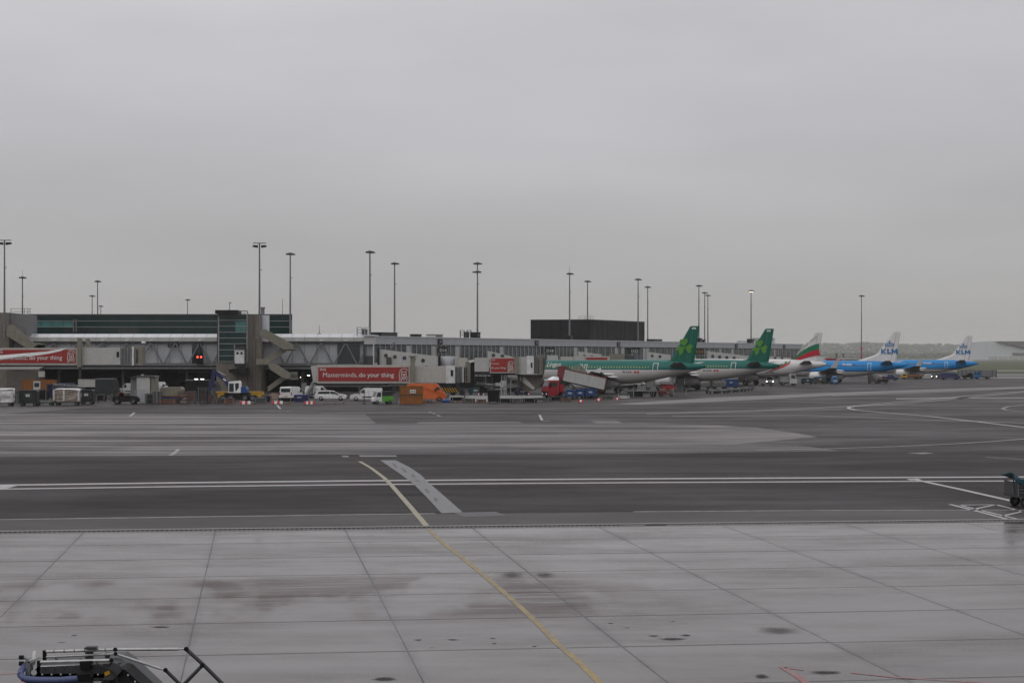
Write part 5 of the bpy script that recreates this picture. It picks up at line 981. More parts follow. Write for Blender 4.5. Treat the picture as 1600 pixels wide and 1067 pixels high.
# ================================================================== GROUND VEHICLES
def at(x, y): return G(x, y)
def glass(o, pts, y, m='glass_dark', nm='side_window'):
    for s in (-1, 1): MB().prism(pts, s * y - .02, s * y + .02).build(nm, m, o)
def van(label, x, y, rz, m='white_paint', Lg=4.4, hg=1.82, wd=1.85, kind='small', name='van', cat='van', group=None, lights=False):
    o = thing(name, label, cat, at(x, y), R(rz), group); h = Lg / 2; z0 = .28
    if kind == 'small': pr = [(-h, z0), (-h, hg * .55), (-h + .12, hg * .97), (-h + .3, hg), (h * .18, hg), (h * .52, hg * .6), (h * .93, hg * .5), (h, hg * .36), (h, z0)]
    elif kind == 'large': pr = [(-h, z0 + .1), (-h + .04, hg * .96), (-h + .2, hg), (h * .45, hg), (h * .62, hg * .88), (h * .84, hg * .5), (h * .97, hg * .42), (h, hg * .3), (h, z0 + .1)]
    else: pr = [(-h, .3), (-h, .75), (-h + .12, 1.0), (-h + .5, hg * .97), (-h * .2, hg), (h * .18, hg * .96), (h * .58, hg * .66), (h * .92, hg * .55), (h, hg * .42), (h, .3)]
    zt = hg * .55; body = MB().shell(pr, wd / 2, zt, wd * .09).build('body', m, o); yw = wd / 2 - wd * .035
    if kind == 'estate':
        glass(o, [(-h + .45, hg * .66), (-h + .62, hg * .9), (-.1, hg * .93), (-.1, hg * .68)], yw); glass(o, [(0, hg * .68), (0, hg * .93), (h * .2, hg * .9), (h * .5, hg * .68)], yw)
        MB().prism([(h * .24, hg * .93), (h * .56, hg * .69), (h * .58, hg * .69), (h * .26, hg * .95)], -wd * .36, wd * .36).build('windscreen', 'glass_dark', o)
    elif kind == 'small':
        glass(o, [(h * .1, hg * .6), (h * .1, hg * .9), (h * .2, hg * .9), (h * .46, hg * .62)], yw); MB().prism([(h * .21, hg * .97), (h * .51, hg * .63), (h * .53, hg * .63), (h * .23, hg * .99)], -wd * .38, wd * .38).build('windscreen', 'glass_dark', o)
        for s in (-1, 1): MB().box(-h * .55, h * .25, s * wd / 2 - .02, s * wd / 2 + .025, .5, .66).build('side_trim', 'black', o)
    else:
        glass(o, [(h * .42, hg * .54), (h * .46, hg * .8), (h * .6, hg * .8), (h * .78, hg * .52)], yw); MB().prism([(h * .63, hg * .86), (h * .83, hg * .52), (h * .85, hg * .53), (h * .65, hg * .88)], -wd * .38, wd * .38).build('windscreen', 'glass_dark', o)
        MB().box(h * .82, h + .03, -wd * .47, wd * .47, z0 + .05, hg * .24).build('bumper', 'black', o)
    for s in (-1, 1):
        MB().box(h - .12, h + .02, s * wd * .32, s * wd * .46, hg * .36, hg * .45).build('headlight', 'lamp_white' if lights else 'galv', o); MB().box(-h - .02, -h + .05, s * wd * .4, s * wd * .47, hg * .4, hg * .6).build('tail_light', 'barrier_red', o)
        MB().box(h * .4, h * .48, s * (wd / 2 + .02), s * (wd / 2 + .2), hg * .58, hg * .68).build('mirror', 'black', o)
    if kind == 'small' or kind == 'estate': MB().box(h - .06, h + .03, -wd * .42, wd * .42, .3, .5).build('bumper', 'black', o)
    r = .31 if kind != 'large' else .36
    for sx in (-h * .6, h * .64):
        for s in (-1, 1): wheel(o, sx, s * (wd / 2 - .08), r, .22)
    MB().box(-h - .03, -h + .02, -.3, .3, .55, .68).build('number_plate', 'yellow', o); MB().box(-h - .015, -h + .02, -wd * .34, wd * .34, hg * .62, hg * .88).build('rear_window', 'glass_dark', o)
    return o
van('white estate car parked side-on under the long advert', 517, 625.5, 0, Lg=4.7, hg=1.47, wd=1.8, kind='estate', name='estate_car', cat='car')
van('small white van facing left beside the lime green cart', 573, 626, 180, Lg=4.75, hg=1.85)
van('white van half hidden behind the estate car', 500, 621.5, 0, Lg=4.6, hg=1.85)
van('white van seen from behind left of the boarding stairs', 455, 625, 76, Lg=4.7, hg=2.0, wd=2.1, kind='large')
van('orange delivery van behind the brown container', 667, 627, 0, 'orange', 5.75, 2.6, 2.0, 'large')
van('white van behind the dark tow tractor', 201, 616, 180, Lg=4.2, hg=1.9)
van('white truck cab behind the beige site cabin', 247, 615, 0, Lg=4.2, hg=2.05, kind='large')
van('blue and white van at the far end of the apron', 1484, 593, 0, 'navy', 5.6, 1.95, 2.0, 'large')
van('small white car with bright lamps near the second green tail', 1203, 600.5, 262, Lg=4.0, hg=1.7, lights=True)
van('dark car with headlights on beside the blue van', 1461, 591.5, 250, 'dark_grey', 4.3, 1.6, 1.8, lights=True)
van('small dark blue car behind the white-roofed tug', 1391, 594.5, 0, 'navy', 4.1, 1.6, 1.8)
def truck_boxy(label, x, y, rz, m, Lg, hg, cabm, bedm=None, name='truck', cat='truck', bed_h=None, wd=2.3, cab_len=1.7):
    o = thing(name, label, cat, at(x, y), R(rz)); h = Lg / 2
    MB().box(-h, h - .2, -wd * .4, wd * .4, .45, .7).build('chassis', 'steel_dark', o)
    c = MB().shell([(h - cab_len, .45), (h - cab_len, hg * .97), (h - cab_len + .15, hg), (h - .5, hg), (h - .05, hg * .55), (h, .45)], wd / 2, hg * .5, .12).build('cab', cabm, o)
    MB().prism([(h - .46, hg * .95), (h - .08, hg * .6), (h - .03, hg * .6), (h - .41, hg * .97)], -wd * .4, wd * .4).build('windscreen', 'glass_dark', c); glass(c, [(h - cab_len + .35, hg * .6), (h - cab_len + .35, hg * .9), (h - .6, hg * .9), (h - .3, hg * .6)], wd / 2 - .05)
    b_ = bed_h or hg * .9; MB().box(-h, h - cab_len - .12, -wd / 2, wd / 2, .72, b_).build('load_box', bedm or m, o); MB().box(-h - .03, h - cab_len - .1, -wd / 2 - .03, wd / 2 + .03, b_ - .02, b_ + .08).build('top_rail', 'steel_grey', o)
    for sx in (-h * .6, h * .66):
        for s in (-1, 1): wheel(o, sx, s * (wd / 2 - .15), .4, .26)
    for s in (-1, 1): MB().box(h - .03, h + .03, s * .75 - .15, s * .75 + .15, .6, .8).build('headlight', 'galv', o)
    return o
truck_boxy('grey catering truck beside the white banded airliner', 1231, 602, 0, 'silver', 3.9, 2.6, 'light_grey', 'silver', bed_h=2.0, wd=2.2)
truck_boxy('small blue truck at the right end of the apron', 1535, 592, 180, 'sky_blue', 4.6, 2.1, 'sky_blue', 'mid_grey', bed_h=2.3)
truck_boxy('flat orange truck between the blue airliners', 1424, 592, 180, 'orange_dark', 6.2, 1.5, 'yellow', 'orange_dark', bed_h=1.2)
truck_boxy('dark green service truck under the walkway', 168, 622, 90, 'green_dark', 4.5, 2.7, 'green_dark', 'green_dark', bed_h=3.0, wd=2.9)
# lime green utility cart
o = thing('utility_cart', 'lime green and white utility cart beside the brown container', 'cart', at(597, 631), R(205)); MB().shell([(-1.4, .35), (-1.4, 1.1), (.2, 1.1), (.3, .35)], .62, .9, .04).build('load_box', 'lime', o)
cb = MB().shell([(.25, .35), (.25, 1.75), (.9, 1.75), (1.25, .95), (1.4, .7), (1.4, .35)], .62, 1, .06).build('cab', 'white_paint', o); MB().prism([(.93, 1.68), (1.24, 1.0), (1.27, 1.0), (.96, 1.7)], -.5, .5).build('windscreen', 'glass_dark', cb); glass(cb, [(.4, 1.0), (.4, 1.6), (.85, 1.6), (1.1, 1.0)], .6)
MB().box(-1.35, .15, -.58, .58, 1.12, 1.75).build('rear_canopy', 'green_dark', o)
for sx in (-.9, .95):
    for s in (-1, 1): wheel(o, sx, s * .55, .27, .18)
# dump truck, tipped
o = thing('dump_truck', 'red tipper truck with its white bed raised in front of the green airliner', 'truck', at(893, 622.5), R(200))
MB().box(-4.6, 3.2, -.55, .55, .8, 1.15).build('chassis', 'steel_dark', o)
cab = MB().shell([(2.5, .85), (2.5, 2.75), (2.65, 2.85), (4.0, 2.85), (4.35, 1.9), (4.42, .5), (2.9, .5)], 1.22, 1.9, .1).build('cab', 'red', o)
MB().prism([(4.08, 2.62), (4.33, 1.92), (4.38, 1.92), (4.13, 2.64)], -1.0, 1.0).build('windscreen', 'glass_dark', cab); glass(cab, [(2.95, 1.95), (2.95, 2.55), (3.85, 2.55), (4.08, 1.95)], 1.19)
MB().shell([(2.5, 2.85), (2.5, 3.35), (2.9, 3.4), (3.7, 2.95), (3.75, 2.85)], 1.05, 2.9, .2).build('roof_deflector', 'white_clean', cab); MB().box(3.95, 4.15, -1.0, 1.0, 2.78, 2.98).build('sun_visor', 'white_clean', cab)
MB().box(4.36, 4.48, -1.15, 1.15, .45, 1.15).build('grille', 'black', cab)
for s in (-1, 1): MB().box(4.44, 4.52, s * .85 - .2, s * .85 + .2, .62, .88).build('headlight', 'white_clean', cab); MB().box(3.9, 4.1, s * 1.25, s * 1.5, 1.8, 2.4).build('mirror', 'black', cab)
MB().box(1.75, 2.4, -1.2, 1.2, 1.0, 2.2).build('tool_box', 'red', o); MB().box(-.2, 1.5, -1.15, -.6, .55, 1.05).build('fuel_tank', 'galv', o)
bed = thing('tipper_bed', None, None, (0, 0, 0)); bed.parent = o; bed.location = (-4.9, 0, 1.35); bed.rotation_euler = (0, -R(12.0), 0)
MB().box(0, 7.0, -1.25, -1.17, 0, 1.75).build('bed_side', 'light_grey', bed); MB().box(0, 7.0, 1.17, 1.25, 0, 1.75).build('bed_side', 'light_grey', bed); MB().box(0, 7.0, -1.17, 1.17, 0, .1).build('bed_floor', 'dark_grey', bed)
MB().prism([(6.9, 0), (7.0, 0), (7.3, 2.2), (6.4, 2.3), (6.35, 2.12), (7.05, 2.0)], -1.25, 1.25).build('headboard', 'red_dark', bed); MB().box(-.1, 0, -1.27, 1.27, -.2, 2.0).build('tailgate', 'red_dark', bed)
for s in (-1, 1): MB().box(-.1, 7.0, s * 1.21 - .07, s * 1.21 + .07, 1.75, 1.9).build('top_rail', 'red_dark', bed)
ld = MB(); nx_, ny_ = 18, 8; vs = []
for i in range(nx_ + 1):
    for j in range(ny_ + 1):
        u, v = i / nx_, j / ny_; z = 1.25 + 1.9 * max(0, 1 - abs(u - .62) / .42) * (1 - abs(v - .5) * 1.4) + random.uniform(-.06, .06); vs.append((.2 + 6.4 * u, -1.15 + 2.3 * v, z))
ld.add(vs, [(i * (ny_ + 1) + j, (i + 1) * (ny_ + 1) + j, (i + 1) * (ny_ + 1) + j + 1, i * (ny_ + 1) + j + 1) for i in range(nx_) for j in range(ny_)]).build('gravel_heap', 'gravel_load', bed)
MB().cyl((-1.2, 0, 1.1), (.2, 0, 2.3), .13).build('lift_ram', 'galv', o)
for sx in (-3.6, -2.3, 1.7, 3.5):
    for s in (-1, 1): wheel(o, sx, s * 1.0, .52, .34)
for sx in (-2.95,): 
    for s in (-1, 1): MB().box(sx - 1.3, sx + 1.3, s * 1.0 - .2, s * 1.0 + .2, 1.08, 1.16).build('mudguard', 'black', o)
# excavator on wheels
o = thing('excavator', 'blue excavator with a white cab and bent boom beside the lift tower', 'excavator', at(371, 627), 0)
def ex(p): x, y = p; D = GD(627); return (PX(x, D) - PX(371, D), PZ(y, D))
def exp_(pts, y0, y1, nm, m, par=None): return MB().prism([ex(p) for p in pts], y0, y1).build(nm, m, par or o)
exp_([(344, 620), (402, 620), (402, 625), (344, 625)], -.9, .9, 'undercarriage', 'black')
for xx in (350, 362, 384, 396):
    for s in (-1, 1): wheel(o, ex((xx, 0))[0], s * .95, .48, .4)
exp_([(352, 613.5), (390, 613.5), (391, 619.5), (352, 619.5)], -1.1, 1.1, 'turntable', 'black')
cb = exp_([(359, 596), (375.5, 594.5), (377.8, 598), (377.8, 613.4), (358.5, 613.4)], -1.15, .0, 'cab', 'white_clean')
exp_([(360, 598.8), (367, 598.6), (367, 612), (359.6, 612)], -1.19, -1.12, 'cab_window', 'glass_dark', cb); exp_([(369, 598.8), (374.8, 598.2), (374.8, 605), (370, 611.5)], -1.19, -1.12, 'cab_window', 'glass_dark', cb)
exp_([(377.9, 604.5), (385, 603.5), (387.5, 608), (387.5, 613.4), (377.9, 613.4)], -1.1, 1.1, 'engine_cover', 'blue')
exp_([(356, 613), (364, 613), (362, 604), (354, 593), (337, 578), (331.5, 577.5), (330.5, 581), (334, 583.5), (348, 594.5), (355, 604)], .1, .55, 'boom', 'navy')
exp_([(331, 578), (337.5, 579), (332.5, 600), (328.5, 612), (325, 611.5), (327.5, 598)], .12, .5, 'stick', 'navy')
exp_([(324.5, 610), (330, 611), (332, 617), (328, 620.5), (323.5, 617)], -.3, .9, 'bucket', 'steel_dark'); MB().cyl((*[ex((338, 581))[0]], .3, ex((338, 581))[1] + .1), (ex((352, 590))[0], .3, ex((352, 590))[1] + .35), .08).build('ram', 'galv', o)
exp_([(349, 591), (353.5, 594), (352.5, 595.5), (348, 592.5)], .04, .1, 'boom_plate', 'white_clean')
o = thing('yellow_beam', 'long yellow steel beam lying behind the excavator', 'beam', at(374, 622)); D = GD(622)
B(o).fprism([(337, 612.8), (409, 612.8), (411.5, 616), (406, 620.5), (339, 620.5)], D, 1.6).build('web', 'yellow', o); B(o).fbox(337, 611.8, 411, 613, D - .1, 1.8).build('flange', 'yellow', o)
for xx in (345, 400): B(o).fbox(xx, 620.5, xx + 5, 622, D + .3, 1).build('bearer', 'wood', o)

# ================================================================== CARTS, DOLLIES, CONTAINERS
def dolly_base(o, Lg, wd, z=.45):
    MB().box(-Lg / 2, Lg / 2, -wd / 2, wd / 2, z - .12, z).build('deck', 'steel_dark', o); MB().bar((Lg / 2, 0, z - .1), (Lg / 2 + .8, 0, .25), .07).build('tow_bar', 'steel_dark', o)
    for sx in (-Lg * .36, Lg * .36):
        for s in (-1, 1): wheel(o, sx, s * (wd / 2 - .12), .2, .12)
def wrapped(label, x, y, rz, Lg, hg, m, m2=None, seed=1):
    o = thing('cargo_dolly', label, 'cargo dolly', at(x, y), R(rz), 'dollies with wrapped cargo'); dolly_base(o, Lg, 2.2, .5); rd = random.Random(seed)
    nx_, nz_ = 12, 6; vs = []; fs = []
    ring = [(-1, -1), (-.33, -1), (.33, -1), (1, -1), (1, -.33), (1, .33), (1, 1), (.33, 1), (-.33, 1), (-1, 1), (-1, .33), (-1, -.33)]
    for k in range(nz_ + 1):
        zz = k / nz_; ins = 1 - .1 * max(0, zz - .8) * 5
        for (a, b_) in ring:
            vs.append(((a * (Lg / 2 - .08) * ins + rd.uniform(-.06, .06)), b_ * 1.05 * ins + rd.uniform(-.06, .06), .5 + hg * zz * (1 - .06 * abs(a) * (zz > .9)) + rd.uniform(-.04, .04) * (k > 0)))
    for k in range(nz_): fs += [(k * 12 + i, k * 12 + (i + 1) % 12, k * 12 + 12 + (i + 1) % 12, k * 12 + 12 + i) for i in range(12)]
    MB().add(vs, fs + [tuple(range(nz_ * 12, nz_ * 12 + 12))]).build('wrapped_load', m, o)
    if m2:
        b = MB(); q = [(a * Lg / 2 * 1.02 + rd.uniform(-.05, .05), b_ * 1.12, .5 + hg * (1.03 - .14 * rd.random())) for a, b_ in ring]; c = [(a * Lg / 2 * .7, b_ * .7, .5 + hg * 1.07) for a, b_ in ring]
        b.add(q + c, [(i, (i + 1) % 12, 12 + (i + 1) % 12, 12 + i) for i in range(12)] + [tuple(range(12, 24))]).build('plastic_cover', m2, o)
        for sx in (-.98, -.2, .95): MB().box(sx * Lg / 2 - .12, sx * Lg / 2 + .12, -1.16, -1.1, .6, .5 + hg * .95).build('wrap_fold', m2, o)
    return o
wrapped('white plastic-wrapped cargo dolly cut by the left edge', 4, 634.5, 4, 3.0, 1.75, 'plastic_wrap', 'plastic_wrap', 2)
wrapped('brown cargo dolly under a torn white plastic cover', 106, 633, 3, 3.4, 1.65, 'cargo_brown', 'plastic_wrap', 5)
def box_cart(label, x, y, rz, m, Lg=2.2, hg=1.7, wd=1.5, plate=True, group='covered baggage carts', canopy=None, name='baggage_cart'):
    o = thing(name, label, 'baggage cart', at(x, y), R(rz), group); dolly_base(o, Lg, wd)
    MB().box(-Lg / 2, -Lg / 2 + .05, -wd / 2, wd / 2, .45, hg).build('end_wall', m, o); MB().box(Lg / 2 - .05, Lg / 2, -wd / 2, wd / 2, .45, hg).build('end_wall', m, o); MB().box(-Lg / 2, Lg / 2, wd / 2 - .05, wd / 2, .45, hg).build('rear_wall', m, o)
    for k in range(3): MB().box(-Lg / 2 + .08 + k * (Lg - .16) / 3, -Lg / 2 + .04 + (k + 1) * (Lg - .16) / 3, -wd / 2 - .02 * (k % 2), -wd / 2 + .03, .5, hg - .08).build('curtain', m, o)
    MB().prism([(-Lg / 2 - .05, hg), (Lg / 2 + .05, hg), (Lg / 2 - .15, hg + .14), (-Lg / 2 + .15, hg + .14)], -wd / 2 - .05, wd / 2 + .05).build('roof', canopy or m, o)
    if plate: MB().box(-.3, .25, -wd / 2 - .06, -wd / 2 - .03, hg * .62, hg * .8).build('number_plate', 'light_grey', o)
    return o
box_cart('dark green covered cart between the wrapped loads', 46, 634, 0, 'green_dark', 2.3, 1.95); box_cart('dark covered cart right of the torn cargo cover', 137, 631.5, 0, 'green_dark', 1.7, 1.85)
box_cart('leftmost blue cart beneath the tipper truck', 890, 623.5, 4, 'blue', 1.35, 1.3); box_cart('middle blue cart beneath the tipper truck', 906, 623, 4, 'blue', 1.35, 1.3); box_cart('rightmost blue cart beneath the tipper truck', 922, 622.5, 4, 'blue', 1.6, 1.4)
box_cart('blue cart beside the second green airliner wing', 1141, 607, 8, 'blue', 3.0, 1.75, canopy='sky_blue'); box_cart('dark teal cart by the white banded airliner', 1261, 600, 5, 'teal_canvas', 2.6, 1.25); box_cart('grey cart with a bright blue roof by the white banded airliner', 1281, 599.5, 5, 'dark_grey', 2.8, 1.55, canopy='sky_blue')
box_cart('black cart left of the round blue tug', 1294, 598.5, 0, 'black', 1.0, 1.15, plate=False)
def flat_dolly(label, x, y, rz, Lg, wd=1.6, group='empty flat dollies'):
    o = thing('flat_dolly', label, 'dolly', at(x, y), R(rz), group); dolly_base(o, Lg, wd, .5)
    for k in range(5): MB().cyl((-Lg / 2 + .3 + k * (Lg - .6) / 4, -wd / 2, .53), (-Lg / 2 + .3 + k * (Lg - .6) / 4, wd / 2, .53), .05, n=6).build('roller', 'galv', o)
    for sx in (-1, 1): MB().box(sx * Lg / 2 - .05, sx * Lg / 2 + .05, -wd / 2, wd / 2, .5, .68).build('end_stop', 'steel_grey', o)
    return o
flat_dolly('empty flat dolly between the dark cart and the torn cargo cover', 70, 633.5, 0, 2.6)
for i, (x, y) in enumerate([(1113, 615), (1128, 614.3), (1143, 613), (1156, 611.6), (1167, 610)]):
    flat_dolly(['first', 'second', 'third', 'fourth', 'fifth'][i] + ' empty dolly from the left in the row before the green airliners', x, y, 18, 2.0)
flat_dolly('empty dolly under the small white car with lamps', 1199, 603, 5, 2.6)
def uld(label, x, y, rz, m='silver', Lg=2.0, hg=1.65):
    o = thing('container_dolly', label, 'container', at(x, y), R(rz), 'silver containers on dollies'); dolly_base(o, Lg + .3, 1.6, .48)
    MB().prism([(-Lg / 2, .5), (Lg / 2 - .35, .5), (Lg / 2, .95), (Lg / 2, hg), (-Lg / 2, hg)], -.78, .78).build('container', m, o)
    for k in range(3): MB().box(-Lg / 2 + .08 + k * Lg / 3, -Lg / 2 + .12 + k * Lg / 3, -.82, -.77, .52, hg).build('rib', 'steel_grey', o)
    MB().box(-Lg / 2, Lg / 2 - .2, -.83, -.79, hg * .72, hg * .92).build('label_panel', 'light_grey', o); return o
uld('silver container dolly right of the red tug', 1055, 606, 6, Lg=1.7); uld('white topped silver container beside the dark tow bar', 1069, 606, 6, 'light_grey', 2.0); uld('silver container dolly below the nearest green tail', 1098, 607.5, 4, Lg=2.6); uld('silver container dolly left of the blue cart', 1124, 607.5, 10, Lg=2.4)
# shipping containers and cabins
def container(label, x0, x1, ytop, ybot, yg, m, dep=2.4, name='site_container', plate=None, group=None, mid=False):
    D = GD(yg); o = thing(name, label, 'container', (PX((x0 + x1) / 2, D), D, 0), 0, group); zb = max(0.0, PZ(ybot, D)); X0, X1 = PX(x0, D), PX(x1, D); zt = PZ(ytop, D)
    core = B(o).box(X0 + .06, X1 - .06, D + .06, D + dep, zb + .08, zt - .08).build('core_wall', m, o); n = max(4, int((X1 - X0) / .35)); b = B(o)
    for k in range(n):
        xa = X0 + .1 + (X1 - X0 - .2) * k / n; wdt = (X1 - X0 - .2) / n; b.prism_z([(xa, D + .06), (xa + wdt * .25, D + .01), (xa + wdt * .6, D + .01), (xa + wdt * .85, D + .06)], zb + .12, zt - .12)
    tag(b.build('corrugation', m, o), None, None, None, 'stuff')
    for (a, c) in ((X0, X0 + .1), (X1 - .1, X1)): B(o).box(a, c, D - .03, D + .12, zb, zt).build('corner_post', m, o)
    for (a, c) in ((zb, zb + .12), (zt - .12, zt)): B(o).box(X0 + .1, X1 - .1, D - .02, D + .1, a, c).build('side_rail', m, o)
    if mid: B(o).box(X0 + .1, X1 - .1, D - .04, D + .1, (zb + zt) / 2 - .06, (zb + zt) / 2 + .06).build('mid_rail', 'dark_grey', o)
    if plate: B(o).fbox(*plate, D - .06, .04).build('plate', 'sign_white', o)
    if zb > .05:
        for xx in (X0 + .1, X1 - .3): B(o).box(xx, xx + .2, D + .2, D + dep - .2, 0, zb + .1).build('leg', 'steel_dark', o)
    return o
oc = container('brown orange container in front of the orange van', 624.5, 661, 603, 631, 631, 'orange_dark', plate=(640.5, 609, 649.5, 614), mid=True)
for k in range(3): B(oc).fbox(641.5 + k * 2.7, 610.2, 643.2 + k * 2.7, 612.8, GD(631) - .07, .02).build('plate_mark', 'dark_grey', oc)
container('orange cabin with a window behind the left carts', 34.5, 84, 593, 610, 620, 'orange_dark', name='site_cabin'); o = thing('cabin_window_unit', 'white framed window unit leaning on the orange cabin', 'window', (PX(57, GD(621)), GD(621), 0)); B(o).fbox(52, 595.5, 62.5, 621, GD(621), .25).build('frame', 'white_paint', o); B(o).fbox(53.5, 598, 61, 604.5, GD(621) - .05, .06).build('pane', 'glass_dark', o)
container('pale grey cabin under the left jet bridge', 122, 151, 592.5, 604.5, 619, 'light_grey', name='site_cabin'); container('navy container below the pale grey cabin', 128, 150, 605, 618, 618.5, 'navy'); container('blue upright container behind the left dark cart', 73, 82, 600, 618, 621, 'navy')
# beige site cabin (tall)
D = GD(630.5); o = thing('kiosk_cabin', 'tall beige grey cabin standing between tractor and tank trailer', 'cabin', (PX(223, D), D, 0))
B(o).fbox(204, 589.5, 213.5, 630, D + .5, 2.2).build('dark_side', 'mid_grey', o); B(o).fbox(213.5, 588.2, 234, 630.2, D, 3).build('front_wall', 'light_grey', o); B(o).fbox(235, 588.6, 242.5, 630.2, D + .2, 2.6).build('end_wall', 'beige_panel', o)
B(o).fprism([(202, 590), (214, 586.8), (241, 587.2), (243, 588.8), (214, 588.6), (205, 590.6)], D - .2, 3.2).build('roof', 'dark_grey', o); B(o).fbox(220.5, 584.8, 223.6, 588, D + 1, .5).build('vent', 'light_grey', o)
B(o).fbox(215, 590.5, 217, 606, D - .06, .08).build('downpipe', 'light_grey', o); B(o).fbox(229.3, 614.5, 232, 621.5, D - .05, .08).build('door_window', 'black', o); B(o).fbox(217.5, 609.5, 226.5, 629, D - .04, .06).build('door', 'grey_panel', o)
# fence panels (mesh) before the cabin
def mesh_fence(label, x0, x1, ytop, yg, group='wire fence panels'):
    D = GD(yg); o = thing('fence_panel', label, 'fence', (PX((x0 + x1) / 2, D), D, 0), 0, group); b = B(o); n = int((x1 - x0) / 1.6)
    for k in range(n + 1): x = x0 + (x1 - x0) * k / n; b.fbox(x, ytop, x + .22, yg - .8, D, .02)
    for k in range(4): y = ytop + (yg - 1 - ytop) * k / 3; b.fbox(x0, y, x1, y + .25, D, .02)
    tag(b.build('wire_mesh', 'steel_grey', o), None, None, None, 'stuff')
    for x in (x0, x1): B(o).fbox(x - .3, ytop - .5, x + .4, yg, D - .05, .1).build('post', 'galv', o); B(o).fbox(x - 2, yg - 1, x + 2, yg, D - .2, .5).build('foot', 'dark_grey', o)
mesh_fence('wire fence before the tall beige cabin', 211, 245, 609, 631.5); mesh_fence('wire fence right of the black skip', 1052, 1072, 606, 620)
mesh_fence('wire fence at the left of the black skip', 966, 990, 607, 622); 
# tow tractor etc.
o = thing('tow_tractor', 'dark tow tractor with piled gear behind it', 'tractor', at(197, 631.5), 0); MB().shell([(-1.7, .35), (-1.7, 1.0), (-.3, 1.1), (.1, 1.25), (1.5, 1.05), (1.75, .75), (1.75, .35)], .8, .9, .08).build('body', 'black', o); MB().box(-.9, -.3, -.5, .5, 1.05, 1.5).build('seat', 'black', o); MB().tube([(-.2, -.6, 1.1), (-.35, -.6, 1.9), (-1.4, -.6, 1.9), (-1.5, -.6, 1.0)], .05).build('roll_bar', 'black', o)
MB().prism([(-1.3, 1.0), (-.9, 1.75), (-.4, 1.6), (.2, 1.1)], -.5, .4).build('tarpaulin', 'rust', o)
for sx in (-1.1, 1.1):
    for s in (-1, 1): wheel(o, sx, s * .72, .36, .25)
D = GD(630); o = thing('tank_trailer', 'beige tank trailer with a red and blue stripe', 'trailer', (PX(265, D), D, 0)); B(o).fprism([(249, 607.5), (254, 605), (282, 604.8), (285, 608), (284, 618), (249, 618)], D, 2.2).build('tank', 'beige_panel', o); B(o).fbox(249.2, 618, 284, 619.4, D - .04, 2.3).build('red_stripe', 'orange_dark', o); B(o).fbox(250, 619.4, 283, 623, D - .02, 2.2).build('blue_stripe', 'navy', o); B(o).fbox(251, 623.2, 281, 626, D + .2, 1.8).build('chassis', 'steel_dark', o); B(o).fbox(259.5, 602.8, 261.5, 605, D + .8, .4).build('filler_cap', 'white_paint', o)
for xx in (256, 264, 274):
    for yy_ in (.3, 1.7): wheel(o, PX(xx, D) - PX(265, D), yy_, .36, .3)
def stillage(label, x0, x1, ytop, yg, kind, m='steel_grey'):
    D = GD(yg); o = thing('steel_rack', label, 'rack', (PX((x0 + x1) / 2, D), D, 0), 0, 'steel storage racks'); X0, X1 = PX(x0, D), PX(x1, D); zt = PZ(ytop, D)
    for xx in (X0, X1 - .09):
        for dy in (0, 1.1): B(o).box(xx, xx + .09, D + dy, D + dy + .09, 0, zt).build('post', m, o)
    for dy in (0, 1.1):
        for z in (.12, zt - .1): B(o).box(X0, X1, D + dy + .01, D + dy + .08, z, z + .09).build('rail', m, o)
    if kind == 'x':
        for a, c in (((X0, .15), (X1, zt - .1)), ((X1, .15), (X0, zt - .1))): B(o).bar((a[0], D - .02, a[1]), (c[0], D - .02, c[1]), .07).build('brace', m, o)
    else:
        for k in range(kind): z = .2 + (zt - .4) * (k + .5) / kind; B(o).box(X0 + .1, X1 - .1, D + .1, D + 1.1, z, z + .05).build('shelf', m, o); B(o).box(X0 + .2, X1 - .25, D + .2, D + 1, z + .05, z + .22).build('stored_load', 'rust' if k % 2 else 'dark_grey', o)
    return o
stillage('rusty rack nearest the tank trailer', 278, 292.5, 611, 631.5, 3, 'rust'); stillage('grey rack with a cross brace, second from the tank trailer', 294, 305, 612.5, 631.5, 'x', 'dark_grey'); stillage('tallest grey rack with many shelves', 310.5, 323, 607.5, 631.5, 5, 'steel_dark'); stillage('cross-braced rack beside the excavator', 326, 338, 614, 631.5, 'x', 'steel_dark')
# red-white barriers
def barrier(label, x0, x1, ytop, yg, n=4):
    D = GD(yg); o = thing('road_barrier', label, 'barrier', (PX((x0 + x1) / 2, D), D, 0), 0, 'red and white barriers'); X0, X1 = PX(x0, D), PX(x1, D); zt = PZ(ytop, D)
    for k in range(n):
        a, c = X0 + (X1 - X0) * k / n, X0 + (X1 - X0) * (k + 1) / n; B(o).prism_x([(D, .06), (D + .5, .06), (D + .38, zt), (D + .12, zt)], a + .005, c - .005).build('block', 'barrier_red' if k % 2 == 0 else 'white_paint', o)
    for xx in (X0 + .1, X1 - .3): B(o).box(xx, xx + .2, D - .05, D + .55, 0, .07).build('foot', 'black', o)
barrier('red and white barrier in front of the excavator', 374, 391, 626.6, 632, 4); barrier('red and white barrier between excavator and white van', 424, 441.5, 626.4, 631.6, 4); barrier('red and white barrier left of the estate car', 474.5, 492, 626.8, 632.2, 5)
barrier('small striped barrier under the first blue cart', 903, 912, 624.5, 629, 3); barrier('small striped barrier under the last blue cart', 931, 940, 622.5, 627, 3); barrier('small striped barrier behind the tipper truck', 961, 968, 621.5, 625.5, 3)
def cone(label, x, y, h=.6):
    o = thing('traffic_cone', label, 'cone', at(x, y), 0, 'traffic cones'); MB().box(-.2, .2, -.2, .2, 0, .04).build('base', 'black', o); MB().cyl((0, 0, .04), (0, 0, h), .15, .03, 10).build('body', 'barrier_red', o); MB().cyl((0, 0, h * .45), (0, 0, h * .7), .102, .07, 10, False).build('stripe', 'white_clean', o)
